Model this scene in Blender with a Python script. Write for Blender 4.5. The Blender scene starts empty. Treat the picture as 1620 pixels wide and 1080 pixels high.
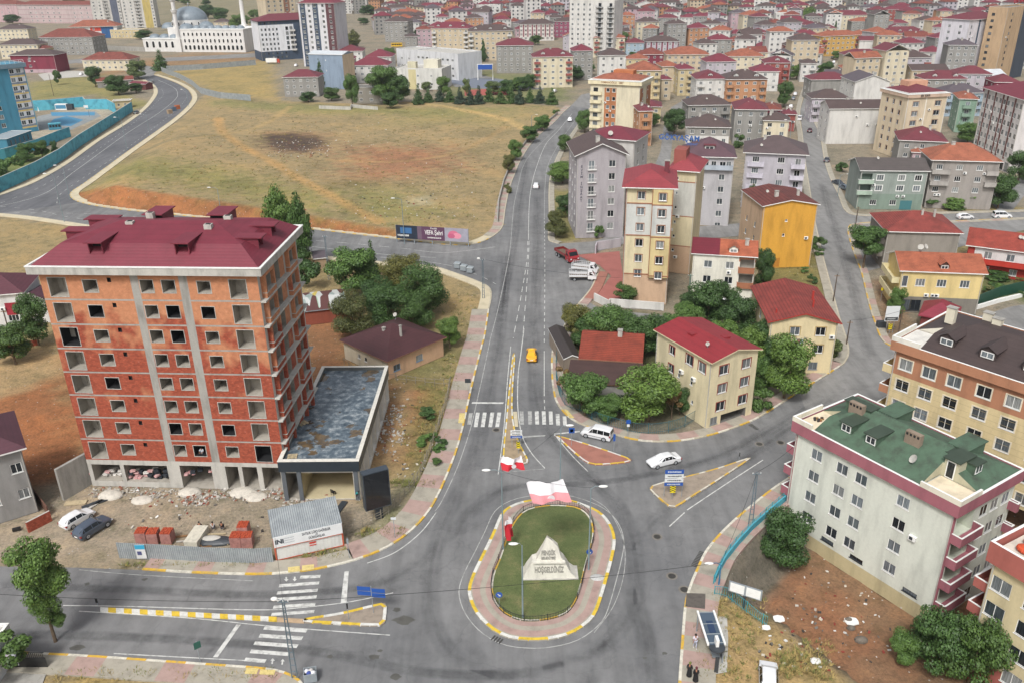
import bpy, bmesh, math, random
from mathutils import Vector, Matrix
from mathutils.geometry import tessellate_polygon
R = math.radians; PI = math.pi; AB = 'apartment_building'
S = bpy.context.scene; C = S.collection
FPX, PITCH, ROLL, CH = 1350.0, R(24.5), R(0.8), 62.0
F_ = Vector((0, math.cos(PITCH), -math.sin(PITCH)))
R0 = Vector((1, 0, 0)); U0 = Vector((0, math.sin(PITCH), math.cos(PITCH)))
RV = math.cos(ROLL)*R0 - math.sin(ROLL)*U0
UV = math.sin(ROLL)*R0 + math.cos(ROLL)*U0
CAM = Vector((0, 0, CH))
cd = bpy.data.cameras.new('camera'); cam = bpy.data.objects.new('camera', cd); C.objects.link(cam)
cd.sensor_width = 36; cd.lens = 36*FPX/1620; cd.clip_end = 6000; cd.clip_start = .5
cam.matrix_world = Matrix(((RV.x, UV.x, -F_.x, 0), (RV.y, UV.y, -F_.y, 0), (RV.z, UV.z, -F_.z, CH), (0, 0, 0, 1)))
S.camera = cam
S.render.resolution_x, S.render.resolution_y = 1024, 682
SUN_EL, SUN_AZ = R(52), R(200)      # soft overcast light from behind the camera, a little to the left
wd = bpy.data.worlds.new('World'); S.world = wd; wd.use_nodes = True
nt = wd.node_tree; bg = nt.nodes['Background']
sky = nt.nodes.new('ShaderNodeTexSky'); sky.sky_type = 'NISHITA'; sky.sun_disc = False
sky.sun_elevation = SUN_EL; sky.sun_rotation = SUN_AZ; sky.air_density = 1.0; sky.dust_density = 5.0; sky.ozone_density = 1.0
mx = nt.nodes.new('ShaderNodeHueSaturation'); mx.inputs['Saturation'].default_value = .35
nt.links.new(sky.outputs[0], mx.inputs['Color']); nt.links.new(mx.outputs[0], bg.inputs[0]); bg.inputs[1].default_value = .115
sl = bpy.data.lights.new('sun', 'SUN'); sl.energy = 1.7; sl.angle = R(11); sl.color = (1, .99, .975)
so = bpy.data.objects.new('sun', sl); C.objects.link(so)
sd = Vector((math.sin(SUN_AZ)*math.cos(SUN_EL), math.cos(SUN_AZ)*math.cos(SUN_EL), math.sin(SUN_EL)))
so.rotation_euler = sd.to_track_quat('Z', 'Y').to_euler(); so.location = (0, 0, 200)
S.view_settings.view_transform = 'Standard'; S.view_settings.look = 'None'; S.view_settings.gamma = 1
S.view_settings.exposure = 0.45
try: S.cycles.max_bounces = 5; S.cycles.volume_bounces = 0; S.cycles.diffuse_bounces = 3
except Exception: pass

def G(x, y, z=0.0):
    d = F_ + RV*((x-810)/FPX) + UV*((540-y)/FPX)
    return CAM + d*((z-CH)/d.z)
def PX(p):
    v = Vector(p)-CAM; k = v.dot(F_)
    return 810+FPX*v.dot(RV)/k, 540-FPX*v.dot(UV)/k
def cr(c, X, Y):       # a point of a four times enlarged tile (1..16) of the photograph
    return ((c-1) % 4*405+X/4, (c-1)//4*270+Y/4)
def hgt(b, ytop, z0=0):
    g = G(b[0], b[1], z0); lo, hi = z0, CH*.99
    for _ in range(40):
        m = (lo+hi)/2
        if PX((g.x, g.y, m))[1] > ytop: lo = m
        else: hi = m
    return m-z0
MATS = {}
def srgb(h):
    if isinstance(h, str):
        c = [int(h[i:i+2], 16)/255 for i in (0, 2, 4)]
        return tuple((v/12.92 if v <= .04045 else ((v+.055)/1.055)**2.4) for v in c)
    return tuple(h)
def newmat(key):
    m = bpy.data.materials.new(key); m.use_nodes = True
    return m, m.node_tree, m.node_tree.nodes['Principled BSDF']
def nz(t, scale, vec, detail=4, rough=.6):
    n = t.nodes.new('ShaderNodeTexNoise'); n.inputs['Scale'].default_value = scale; n.inputs['Detail'].default_value = detail
    n.inputs['Roughness'].default_value = rough; t.links.new(vec, n.inputs['Vector']); return n.outputs[0]
def ramp(t, fac, stops):
    r = t.nodes.new('ShaderNodeValToRGB'); t.links.new(fac, r.inputs[0]); e = r.color_ramp.elements
    while len(e) < len(stops): e.new(.5)
    for i, (p, c) in enumerate(stops):
        e[i].position = p; c = c if hasattr(c, '__len__') else (c, c, c); e[i].color = (*c[:3], 1)
    return r.outputs[0]
def mixc(t, f, a, b, mode='MIX'):
    m = t.nodes.new('ShaderNodeMix'); m.data_type = 'RGBA'; m.blend_type = mode
    for s, v in ((m.inputs[0], f), (m.inputs[6], a), (m.inputs[7], b)):
        if hasattr(v, 'is_linked'): t.links.new(v, s)
        elif isinstance(v, (int, float)): s.default_value = v
        else: s.default_value = (*v[:3], 1)
    return m.outputs[2]
def vmap(t, sc, src=None):
    if src is None: src = t.nodes.new('ShaderNodeNewGeometry').outputs['Position']
    m = t.nodes.new('ShaderNodeMapping'); m.inputs['Scale'].default_value = sc; t.links.new(src, m.inputs['Vector']); return m.outputs[0]
def bump(t, p, h, s=.3, d=.05):
    b = t.nodes.new('ShaderNodeBump'); b.inputs['Strength'].default_value = s; b.inputs['Distance'].default_value = d
    t.links.new(h, b.inputs['Height']); t.links.new(b.outputs[0], p.inputs['Normal'])
def surf(key, col, var=.25, scale=.6, rough=.85, streak=False, fine=8.0, metal=0, dark=None, bmp=0):
    """general weathered surface: base colour, broad blotches and fine grain"""
    if key in MATS: return MATS[key]
    m, t, p = newmat(key); col = srgb(col)
    pos = t.nodes.new('ShaderNodeNewGeometry').outputs['Position']
    a = nz(t, scale, vmap(t, (1.6, 1.6, .35) if streak else (1, 1, 1), pos), 5)
    b = nz(t, fine, pos, 2)
    dk = srgb(dark) if dark else tuple(c*(1-var*1.5) for c in col)
    lt = tuple(min(1, c*(1+var*.5)) for c in col)
    c1 = ramp(t, a, [(.3, dk), (.52, col), (.75, lt)])
    g = ramp(t, b, [(.3, 1-var*.45), (.7, 1.0)])
    t.links.new(mixc(t, 1.0, c1, g, 'MULTIPLY'), p.inputs['Base Color'])
    p.inputs['Roughness'].default_value = rough; p.inputs['Metallic'].default_value = metal
    if bmp: bump(t, p, b, bmp, .05)
    MATS[key] = m; return m
def wallm(col): return surf('plaster_'+str(col), col, .16, .4, .9, True, 3)
def metalm(col, rough=.45): return surf('painted_metal_'+str(col), col, .12, 1.5, rough)
def tilem(col, kind='tile'):
    key = 'roof_'+kind+str(col)
    if key in MATS: return MATS[key]
    m, t, p = newmat(key); c = srgb(col)
    pos = t.nodes.new('ShaderNodeNewGeometry').outputs['Position']
    w = t.nodes.new('ShaderNodeTexWave'); w.wave_type = 'BANDS'; w.bands_direction = 'Z'
    w.inputs['Scale'].default_value = 2.2 if kind == 'tile' else 1.2; w.inputs['Distortion'].default_value = .6
    w.inputs['Detail'].default_value = 1; t.links.new(pos, w.inputs['Vector'])
    a = nz(t, .5, pos, 5); b = nz(t, 3.5, pos, 3)
    k = .35 if kind == 'tile' else .16
    c1 = ramp(t, a, [(.28, tuple(x*(1-k) for x in c)), (.55, c), (.8, tuple(min(1, x*(1+k*.8)) for x in c))])
    c2 = mixc(t, 1, c1, ramp(t, b, [(.25, 1-k*.8), (.7, 1)]), 'MULTIPLY')
    c3 = mixc(t, 1, c2, ramp(t, w.outputs[1], [(0, .62 if kind == 'tile' else .9), (.35, 1)]), 'MULTIPLY')
    t.links.new(c3, p.inputs['Base Color']); p.inputs['Roughness'].default_value = .8 if kind == 'tile' else .6
    bump(t, p, w.outputs[1], .5 if kind == 'tile' else .15, .05)
    MATS[key] = m; return m
def paint(col, rough=.25, key=None):
    key = key or 'car_paint_'+str(col)
    if key in MATS: return MATS[key]
    m, t, p = newmat(key); p.inputs['Base Color'].default_value = (*srgb(col), 1); p.inputs['Roughness'].default_value = rough
    try: p.inputs['Coat Weight'].default_value = .5
    except Exception: pass
    MATS[key] = m; return m
def glassm():
    if 'glass' in MATS: return MATS['glass']
    m, t, p = newmat('window_glass')
    oi = t.nodes.new('ShaderNodeObjectInfo'); pos = t.nodes.new('ShaderNodeNewGeometry').outputs['Position']
    # curtains behind the pane: some panes pale, some dark
    c = ramp(t, oi.outputs['Random'], [(0, (.01, .012, .015)), (.25, (.03, .036, .042)), (.42, (.12, .14, .15)), (.6, (.3, .31, .3)), (.7, (.05, .06, .07)), (.85, (.22, .25, .27)), (1, (.04, .05, .055))])
    f = ramp(t, nz(t, 2.5, vmap(t, (3, 3, .25), pos), 2), [(.35, .55), (.65, 1.15)])
    t.links.new(mixc(t, 1, c, f, 'MULTIPLY'), p.inputs['Base Color']); p.inputs['Roughness'].default_value = .12
    MATS['glass'] = m; return m
def darkglass(): return paint('0c1013', .08, 'dark_glass')
def leafm(key, dark, light, hue=None):
    if key in MATS: return MATS[key]
    m, t, p = newmat(key)
    g = t.nodes.new('ShaderNodeNewGeometry')
    a = nz(t, .55, g.outputs['Position'], 3); r = g.outputs['Random Per Island']
    mm = t.nodes.new('ShaderNodeMath'); mm.operation = 'MULTIPLY_ADD'; t.links.new(r, mm.inputs[0]); mm.inputs[1].default_value = .55
    m2 = t.nodes.new('ShaderNodeMath'); m2.operation = 'MULTIPLY'; t.links.new(a, m2.inputs[0]); m2.inputs[1].default_value = .75
    t.links.new(m2.outputs[0], mm.inputs[2])
    oi = t.nodes.new('ShaderNodeObjectInfo'); t.links.new(mixc(t, 1, ramp(t, mm.outputs[0], [(.2, dark), (.95, light)]), ramp(t, oi.outputs['Random'], [(0, (.8, .85, .8)), (.5, (1.05, 1.05, .95)), (1, (1.35, 1.2, .9))]), 'MULTIPLY'), p.inputs['Base Color'])
    p.inputs['Roughness'].default_value = .6
    try: p.inputs['Subsurface Weight'].default_value = 0
    except Exception: pass
    MATS[key] = m; return m
WHITE = 'e6e6e2'
class MB:
    def __init__(s): s.v = []; s.f = []; s.m = []; s.mats = []
    def mi(s, mat):
        if mat not in s.mats: s.mats.append(mat)
        return s.mats.index(mat)
    def face(s, pts, mat):
        n = len(s.v); s.v += [tuple(p) for p in pts]; s.f.append(tuple(range(n, n+len(pts)))); s.m.append(s.mi(mat))
    def box(s, x0, y0, z0, x1, y1, z1, mat, M=None, top=None):
        p = [Vector(q) for q in ((x0,y0,z0),(x1,y0,z0),(x1,y1,z0),(x0,y1,z0),(x0,y0,z1),(x1,y0,z1),(x1,y1,z1),(x0,y1,z1))]
        if M: p = [M @ q for q in p]
        n = len(s.v); s.v += [tuple(q) for q in p]; k = s.mi(mat); kt = s.mi(top) if top else k
        for f, kk in (((3,2,1,0),k),((4,5,6,7),kt),((0,1,5,4),k),((1,2,6,5),k),((2,3,7,6),k),((3,0,4,7),k)):
            s.f.append(tuple(n+i for i in f)); s.m.append(kk)
    def prism(s, poly, z0, z1, mat, top=None, bottom=True):
        n = len(s.v); N = len(poly)
        a = sum(poly[i][0]*poly[(i+1) % N][1]-poly[(i+1) % N][0]*poly[i][1] for i in range(N))
        if a < 0: poly = poly[::-1]
        s.v += [(p[0], p[1], z0) for p in poly]+[(p[0], p[1], z1) for p in poly]; k = s.mi(mat); kt = s.mi(top) if top else k
        for i in range(N):
            j = (i+1) % N; s.f.append((n+i, n+j, n+N+j, n+N+i)); s.m.append(k)
        for t in tessellate_polygon([[Vector((p[0], p[1], 0)) for p in poly]]):
            u, v, w = t
            A, B_, D = poly[u], poly[v], poly[w]
            if (B_[0]-A[0])*(D[1]-A[1])-(B_[1]-A[1])*(D[0]-A[0]) < 0: v, w = w, v
            s.f.append((n+N+u, n+N+v, n+N+w)); s.m.append(kt)
            if bottom: s.f.append((n+w, n+v, n+u)); s.m.append(k)
    def tube(s, pts, r, mat, n=8, r2=None, cap=True):
        pts = [Vector(p) for p in pts]; k = s.mi(mat); rings = []
        for i, p in enumerate(pts):
            d = (pts[min(i+1, len(pts)-1)]-pts[max(i-1, 0)]).normalized()
            a = d.orthogonal().normalized() if abs(d.z) < .99 else Vector((1, 0, 0)); a = (a-d*a.dot(d)).normalized(); b = d.cross(a)
            rr = r if r2 is None else r+(r2-r)*i/max(1, len(pts)-1)
            base = len(s.v); s.v += [tuple(p+(a*math.cos(2*PI*j/n)+b*math.sin(2*PI*j/n))*rr) for j in range(n)]; rings.append(base)
        for a, b in zip(rings, rings[1:]):
            for j in range(n):
                s.f.append((a+j, a+(j+1) % n, b+(j+1) % n, b+j)); s.m.append(k)
        if cap:
            s.f.append(tuple(rings[0]+j for j in range(n))[::-1]); s.m.append(k)
            s.f.append(tuple(rings[-1]+j for j in range(n))); s.m.append(k)
    def sphere(s, c, r, mat, nu=12, nv=8, zmin=-1.0):
        k = s.mi(mat); rows = []; c = Vector(c); r = r if hasattr(r, '__len__') else (r, r, r)
        lo = math.asin(zmin)
        for i in range(nv+1):
            ph = lo+(PI/2-lo)*i/nv; base = len(s.v)
            s.v += [(c.x+r[0]*math.cos(ph)*math.cos(2*PI*j/nu), c.y+r[1]*math.cos(ph)*math.sin(2*PI*j/nu), c.z+r[2]*math.sin(ph)) for j in range(nu)]
            rows.append(base)
        for a, b in zip(rows, rows[1:]):
            for j in range(nu): s.f.append((a+j, a+(j+1) % nu, b+(j+1) % nu, b+j)); s.m.append(k)
    def mesh(s, name, smooth=False):
        me = bpy.data.meshes.new(name); me.from_pydata(s.v, [], s.f)
        for m in s.mats: me.materials.append(m)
        me.polygons.foreach_set('material_index', s.m)
        if smooth: me.polygons.foreach_set('use_smooth', [True]*len(s.f))
        me.update(); return me
    def build(s, name, parent=None, smooth=False, loc=None):
        o = bpy.data.objects.new(name, s.mesh(name, smooth)); C.objects.link(o)
        if parent: o.parent = parent
        if loc: o.location = loc
        return o
def tag(o, label=None, cat=None, group=None, kind=None):
    for k, v in (('label', label), ('category', cat), ('group', group), ('kind', kind)):
        if v: o[k] = v
    return o
def empty(name, loc, rz, label, cat, group=None):
    o = bpy.data.objects.new(name, None); o.empty_display_size = .5; C.objects.link(o)
    o.location = loc; o.rotation_euler = (0, 0, rz); return tag(o, label, cat, group)
def struct(mb, name, smooth=False): return tag(mb.build(name, smooth=smooth), kind='structure')
def inst(name, me, parent, loc, rz=0, sc=None):
    o = bpy.data.objects.new(name, me); C.objects.link(o); o.parent = parent; o.location = loc; o.rotation_euler = (0, 0, rz)
    if sc: o.scale = sc
    return o
def copy_tree(o, parent=None):
    c = o.copy(); C.objects.link(c)
    if parent: c.parent = parent
    for ch in list(o.children): copy_tree(ch, c)
    return c
def textmesh(txt, size, depth=.02, font_bold=.0):
    cu = bpy.data.curves.new('lettering', 'FONT'); cu.body = txt; cu.size = size; cu.extrude = depth; cu.offset = font_bold
    cu.align_x = 'CENTER'; cu.align_y = 'CENTER'; cu.resolution_u = 2
    o = bpy.data.objects.new('tmp', cu); C.objects.link(o); bpy.context.view_layer.update()
    me = bpy.data.meshes.new_from_object(o.evaluated_get(bpy.context.evaluated_depsgraph_get()))
    bpy.data.objects.remove(o); bpy.data.curves.remove(cu); return me
def lettering(txt, size, mat, parent, loc, rot, depth=.02, bold=0.0, name='lettering', wide=None):
    me = textmesh(txt, size, depth, bold); me.materials.clear(); me.materials.append(mat); me.name = name
    if wide:
        xs = [v.co.x for v in me.vertices]; k = wide/(max(xs)-min(xs))
        for v in me.vertices: v.co.x *= k
    o = bpy.data.objects.new(name, me); C.objects.link(o); o.parent = parent; o.location = loc; o.rotation_euler = rot; return o
def inside(x, y, poly):
    c = False; n = len(poly); j = n-1
    for i in range(n):
        a, b = poly[i], poly[j]
        if (a[1] > y) != (b[1] > y) and x < (b[0]-a[0])*(y-a[1])/(b[1]-a[1])+a[0]: c = not c
        j = i
    return c
def edist(x, y, poly, closed=True):
    best = 1e9; n = len(poly)
    for i in range(n if closed else n-1):
        ax, ay = poly[i][0], poly[i][1]; bx, by = poly[(i+1) % n][0], poly[(i+1) % n][1]
        dx, dy = bx-ax, by-ay; l = dx*dx+dy*dy or 1e-9
        t = max(0, min(1, ((x-ax)*dx+(y-ay)*dy)/l)); d = (x-ax-t*dx)**2+(y-ay-t*dy)**2
        if d < best: best = d
    return math.sqrt(best)
def gp(pts, z=0): return [G(x, y, z).to_2d() for x, y in pts]
def smooth(pts, step=1.0, closed=False):
    """Catmull-Rom through the points, resampled at an even step"""
    P = [Vector(p[:2]) for p in pts]; n = len(P); out = []
    rng = range(n) if closed else range(n-1)
    for i in rng:
        if closed: p0, p1, p2, p3 = P[i-1], P[i], P[(i+1) % n], P[(i+2) % n]
        else: p0, p1, p2, p3 = P[max(i-1, 0)], P[i], P[i+1], P[min(i+2, n-1)]
        k = max(2, int((p2-p1).length/step))
        for j in range(k):
            t = j/k
            out.append(.5*((2*p1)+(p2-p0)*t+(2*p0-5*p1+4*p2-p3)*t*t+(3*p1-p0-3*p2+p3)*t**3))
    out.append(P[0].copy() if closed else P[-1].copy())
    res = [out[0]]; acc = 0
    for a, b in zip(out, out[1:]):
        l = (b-a).length
        while acc+l >= step:
            t = (step-acc)/l; a = a.lerp(b, t); res.append(a.copy()); l = (b-a).length; acc = 0
        acc += l
    if (res[-1]-out[-1]).length > .05: res.append(out[-1])
    return res
def norms(L, closed=False):
    N = []
    for i in range(len(L)):
        a = L[i-1] if (i or closed) else L[i]; b = L[(i+1) % len(L)] if (i < len(L)-1 or closed) else L[i]
        d = (b-a); d = d.normalized() if d.length > 1e-6 else Vector((1, 0)); N.append(Vector((-d.y, d.x)))
    return N
import numpy as np
def npin(X, Y, poly):
    c = np.zeros(X.shape, bool); n = len(poly); j = n-1
    for i in range(n):
        ax, ay = poly[i]; bx, by = poly[j]
        if ay != by: c ^= ((ay > Y) != (by > Y)) & (X < (bx-ax)*(Y-ay)/(by-ay)+ax)
        j = i
    return c
def npd(X, Y, poly, closed=True):
    best = np.full(X.shape, 1e9); n = len(poly)
    for i in range(n if closed else n-1):
        ax, ay = poly[i]; bx, by = poly[(i+1) % n]; dx, dy = bx-ax, by-ay; l = dx*dx+dy*dy+1e-9
        t = np.clip(((X-ax)*dx+(Y-ay)*dy)/l, 0, 1); best = np.minimum(best, (X-ax-t*dx)**2+(Y-ay-t*dy)**2)
    return np.sqrt(best)
def sst(v): v = np.clip(v, 0, 1); return v*v*(3-2*v)
FIELD = gp([(118,314),(128,322),(150,326),(200,333),(300,343),(400,353),(500,364),(560,371),(640,380),(700,387),(740,388),(763,383),(780,375),(795,360),(800,330),(806,300),(815,275),(822,258),(832,240),(845,222),(860,208),(876,195),(890,180),(880,168),(840,165),(780,160),(700,158),(600,166),(450,160),(340,146),(318,152),(307,168),(287,188),(252,210),(212,238),(182,260),(147,286),(120,306)])
FSOUTH = gp([(118,314),(128,322),(150,326),(200,333),(300,343),(400,353),(500,364),(560,371),(640,380),(700,387),(740,388)])
FOTHER = FIELD[10:]+[FIELD[0]]
PIT = gp([(1258,778),(1215,818),(1180,850),(1152,885),(1134,920),(1150,942),(1215,972),(1300,1040),(1390,1110),(1480,1200),(1900,1200),(1900,760),(1700,700),(1500,700),(1320,740)])
XW, XE = G(150, 326).x, G(700, 387).x
def hz_np(X, Y):
    Z = np.zeros(X.shape)
    b = (X > -260) & (X < 80) & (Y > 100) & (Y < 480)
    if b.any():
        x, y = X[b], Y[b]; i = npin(x, y, FIELD); ds = npd(x, y, FSOUTH, False); do = npd(x, y, FOTHER, False)
        B = 4.6+(.8-4.6)*np.clip((x-XW)/(XE-XW), 0, 1)
        h = B*sst((ds-.9)/(1.2+B*.9))*(1-.85*sst((ds-25)/110))*sst(do/16)
        h += .35*np.sin(x*.11+1)*np.sin(y*.09)*sst((ds-8)/10)*sst((do-4)/12)
        Z[b] = np.where(i, h, 0)
    b = (X > 10) & (X < 140) & (Y > 40) & (Y < 140)
    if b.any():
        x, y = X[b], Y[b]; i = npin(x, y, PIT); d = npd(x, y, PIT)
        Z[b] = np.where(i, -4.2*sst((d-.4)/3.2)+.25*np.sin(x*.9)*np.sin(y*.7)*sst(d-3), Z[b])
    return Z
def hz(x, y): return float(hz_np(np.array([float(x)]), np.array([float(y)]))[0])
def GT(x, y):      # the point of the terrain seen at a pixel
    z = 0
    for _ in range(6):
        g = G(x, y, z); z = hz(g.x, g.y)
    return Vector((g.x, g.y, z))
def axis(lo, a, b, hi, st):
    v = list(np.arange(a, b, st)); s = st; q = v[-1]
    while q < hi: s *= 1.18; q += s; v.append(q)
    s = st; q = a; pre = []
    while q > lo: s *= 1.18; q -= s; pre.append(q)
    return np.array(pre[::-1]+v)
xs = axis(-1250, -215, 150, 1400, 1.25); ys = axis(-120, 48, 400, 2050, 1.25)
GX, GY = np.meshgrid(xs, ys); X = GX.ravel(); Y = GY.ravel(); Z = hz_np(X, Y)
rng = np.random.default_rng(3)
def zone(poly, blend=2.0): 
    P = gp(poly); xs_ = [p[0] for p in P]; ys_ = [p[1] for p in P]
    r = np.zeros(X.shape); b = (X > min(xs_)-blend) & (X < max(xs_)+blend) & (Y > min(ys_)-blend) & (Y < max(ys_)+blend)
    x, y = X[b], Y[b]; d = npd(x, y, P); i = npin(x, y, P); s = np.where(i, d, -d)
    r[b] = sst(.5+s/blend*.5+.35*np.sin(x*.8+1.3*np.sin(y*.6))*np.sin(y*.9)*.8); return r
col = np.tile(np.array(srgb('857c6c')), (len(X), 1))
def paintz(w, c, k=1.0):
    global col; w = (w*k)[:, None]; col = col*(1-w)+np.array(srgb(c))*w
DRY, SOIL, SAND, GREEN, YARD, RED = '94825c', '96683f', 'a68e68', '66703c', '988c7a', '93552f'
Zn = lambda poly, c, b=2.0, k=1.0: paintz(zone(poly, b), c, k)
Zn([(-400,520),(-400,338),(0,342),(105,355),(430,395),(600,416),(690,424),(755,448),(775,470),(760,560),(735,660),(700,770),(600,870),(500,890),(-400,900)], DRY, 3)
Zn([(-300,560),(100,560),(160,700),(130,780),(-20,790)], RED, 5, .8)
Zn([(-300,555),(95,555),(100,590),(0,630),(-300,680)], SAND, 2, .9)
Zn([(100,760),(500,700),(580,770),(700,745),(640,850),(500,890),(250,880),(120,895),(-300,900),(-300,800),(60,770)], YARD, 3)
Zn([(470,490),(560,490),(560,580),(620,600),(700,600),(650,740),(600,740),(480,640)], '8c6040', 3, .9)
Zn([(630,600),(650,620),(640,700),(600,790),(560,790),(620,680)], SAND, 2, .8)
Zn([(665,610),(715,600),(690,720),(620,840),(590,840),(650,740)], GREEN, 3, .6)
Zn([(700,450),(760,470),(750,520),(712,560)], DRY, 3)
Zn([(560,560),(720,520),(715,600),(640,610)], GREEN, 4, .5)
Zn([(60,1060),(490,1070),(500,1200),(-100,1200)], 'a08a58', 2)
Zn([(1080,930),(1150,935),(1230,975),(1400,1110),(1400,1300),(1080,1300)], 'a08a5c', 2)
Zn([(1140,1000),(1250,1020),(1250,1300),(1150,1300)], SAND, 4, .8)
paintz(np.where(npin(X, Y, PIT), sst(npd(X, Y, PIT)/2), 0), '84664c', .95)
Zn([(1240,860),(1330,900),(1430,1010),(1330,1000),(1230,930)], '8a5d42', 5, .7)
Zn([(1180,930),(1240,960),(1380,1060),(1420,1110),(1340,1060),(1200,970)], '5c564c', 2, .8)
PW = gp([(1262,783),(1222,818),(1192,846),(1172,870),(1156,890),(1146,912)]); paintz(np.where(npin(X, Y, PIT), 1-sst((npd(X, Y, PW, False)-3.2)/1.5), 0), '6c665b')
# open field
fi = npin(X, Y, FIELD)*1.0
paintz(fi, '95835f')
fs = npd(X, Y, FSOUTH, False)
Bv = 4.6+(.8-4.6)*np.clip((X-XW)/(XE-XW), 0, 1)
paintz(fi*(1-sst((fs-Bv*1.15-.6)/2.5)), '94603a', .95)
Zn([(420,215),(520,215),(520,250),(420,250)], '8a6248', 6, .5)
Zn([(560,240),(700,235),(720,270),(560,300)], '936046', 14, .75)
Zn([(415,222),(470,217),(512,225),(508,243),(470,252),(425,243)], '3a2c28', 5, .85)
Zn([(180,262),(340,285),(520,320),(500,345),(300,310),(150,300)], '7a7a3c', 12, .7)
Zn([(560,300),(640,310),(700,340),(640,360),(560,350)], '787a3e', 12, .65)
Zn([(340,160),(640,172),(860,170),(700,185),(450,180),(330,168)], '737840', 8, .6)
Zn([(640,175),(860,175),(800,200),(600,200)], '8c8350', 12, .5)
Zn([(645,318),(680,316),(680,328),(648,330)], 'aaa594', 3, .5)
def path(pts, c, w, k=.8): paintz(1-sst((npd(X, Y, [tuple(p) for p in smooth(gp(pts), 3)], False)-w*.4)/w), c, k)
path([(345,190),(360,225),(430,270),(520,320),(600,360)], 'b08c58', 2.0)
path([(640,162),(720,172),(800,190),(840,210)], 'b59a68', 2.2)
path([(460,170),(420,200),(380,215),(240,250)], 'aa9060', 1.6, .6)
path([(800,200),(740,235),(640,260),(520,262)], 'aa8a5c', 1.6, .5)
# far left meadows, school yard, park
Zn([(255,100),(430,95),(440,160),(330,145),(300,130),(250,118)], '988656', 5)
Zn([(130,100),(260,90),(400,82),(420,95),(260,112),(160,118)], '8b6e4e', 5, .9)
Zn([(40,130),(150,118),(200,150),(240,165),(200,178),(150,150),(42,160)], '86804c', 3, .9)
Zn([(230,0),(420,0),(430,70),(250,60)], '7d7656', 8, .7)
Zn([(-50,195),(60,190),(140,160),(185,165),(170,185),(100,210),(-50,245)], 'a39a8a', 2)
Zn([(-100,270),(90,235),(100,242),(20,285),(-100,310)], GREEN, 2)
Zn([(740,110),(900,125),(900,160),(760,160),(700,150)], '6f7446', 5, .8)
Zn([(905,300),(925,300),(980,365),(930,378),(880,385),(870,350),(872,300)], '7c7648', 2, .9)
Zn([(880,510),(950,490),(1120,505),(1200,540),(1190,640),(1060,660),(920,650),(880,600)], '55552f', 3, .9)
Zn([(1190,400),(1300,400),(1310,440),(1320,470),(1200,470)], '77703c', 3, .9)
Zn([(1490,300),(1620,330),(1620,400),(1500,400),(1390,360),(1500,352)], '8a7c4c', 2, .8)
Zn([(1530,440),(1640,420),(1640,480),(1540,470)], '5c6436', 2, .9)
Zn([(1345,358),(1390,356),(1395,400),(1360,420)], '95743f', 2, .9)
Zn([(1380,440),(1440,450),(1440,530),(1400,535)], '8a6c50', 2, .8)
nx = len(xs); ny = len(ys)
me = bpy.data.meshes.new('ground')
ii = (np.arange(ny-1)[:, None]*nx+np.arange(nx-1)[None, :]).ravel()
fc = np.stack([ii, ii+1, ii+nx+1, ii+nx], 1).astype(np.int32)
me.vertices.add(len(X)); me.vertices.foreach_set('co', np.stack([X, Y, Z-.07], 1).ravel())
me.loops.add(fc.size); me.loops.foreach_set('vertex_index', fc.ravel())
me.polygons.add(len(fc)); me.polygons.foreach_set('loop_start', np.arange(0, fc.size, 4)); me.polygons.foreach_set('loop_total', np.full(len(fc), 4))
me.polygons.foreach_set('use_smooth', [True]*len(fc)); me.update()
at = me.color_attributes.new('soil_kind', 'FLOAT_COLOR', 'POINT'); at.data.foreach_set('color', np.concatenate([col, np.ones((len(X), 1))], 1).ravel())
m, t, p = newmat('ground_cover')
va = t.nodes.new('ShaderNodeVertexColor'); va.layer_name = 'soil_kind'; pos = t.nodes.new('ShaderNodeNewGeometry').outputs['Position']
n1 = nz(t, .06, pos, 6, .65); n2 = nz(t, .45, pos, 6, .7); n3 = nz(t, 3.0, pos, 5, .75)
a = mixc(t, 1, va.outputs[0], ramp(t, n1, [(.3, (.66, .7, .66)), (.5, (1, 1, 1)), (.7, (1.22, 1.12, 1.0))]), 'MULTIPLY')
a = mixc(t, 1, a, ramp(t, n2, [(.3, (.6, .64, .55)), (.5, (1, 1, 1)), (.7, (1.25, 1.2, 1.1))]), 'MULTIPLY')
a = mixc(t, 1, a, ramp(t, n3, [(.3, (.62, .6, .58)), (.5, (1, 1, 1)), (.72, (1.3, 1.28, 1.2))]), 'MULTIPLY')
sp = t.nodes.new('ShaderNodeTexVoronoi'); sp.inputs['Scale'].default_value = .9; t.links.new(pos, sp.inputs['Vector'])
a = mixc(t, ramp(t, sp.outputs[0], [(.07, 1.0), (.1, 0.0)]), a, (.42, .4, .36))
t.links.new(a, p.inputs['Base Color']); p.inputs['Roughness'].default_value = .95; bump(t, p, n3, .8, .25)
me.materials.append(m); go = bpy.data.objects.new('ground', me); C.objects.link(go); tag(go, kind='structure')
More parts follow.
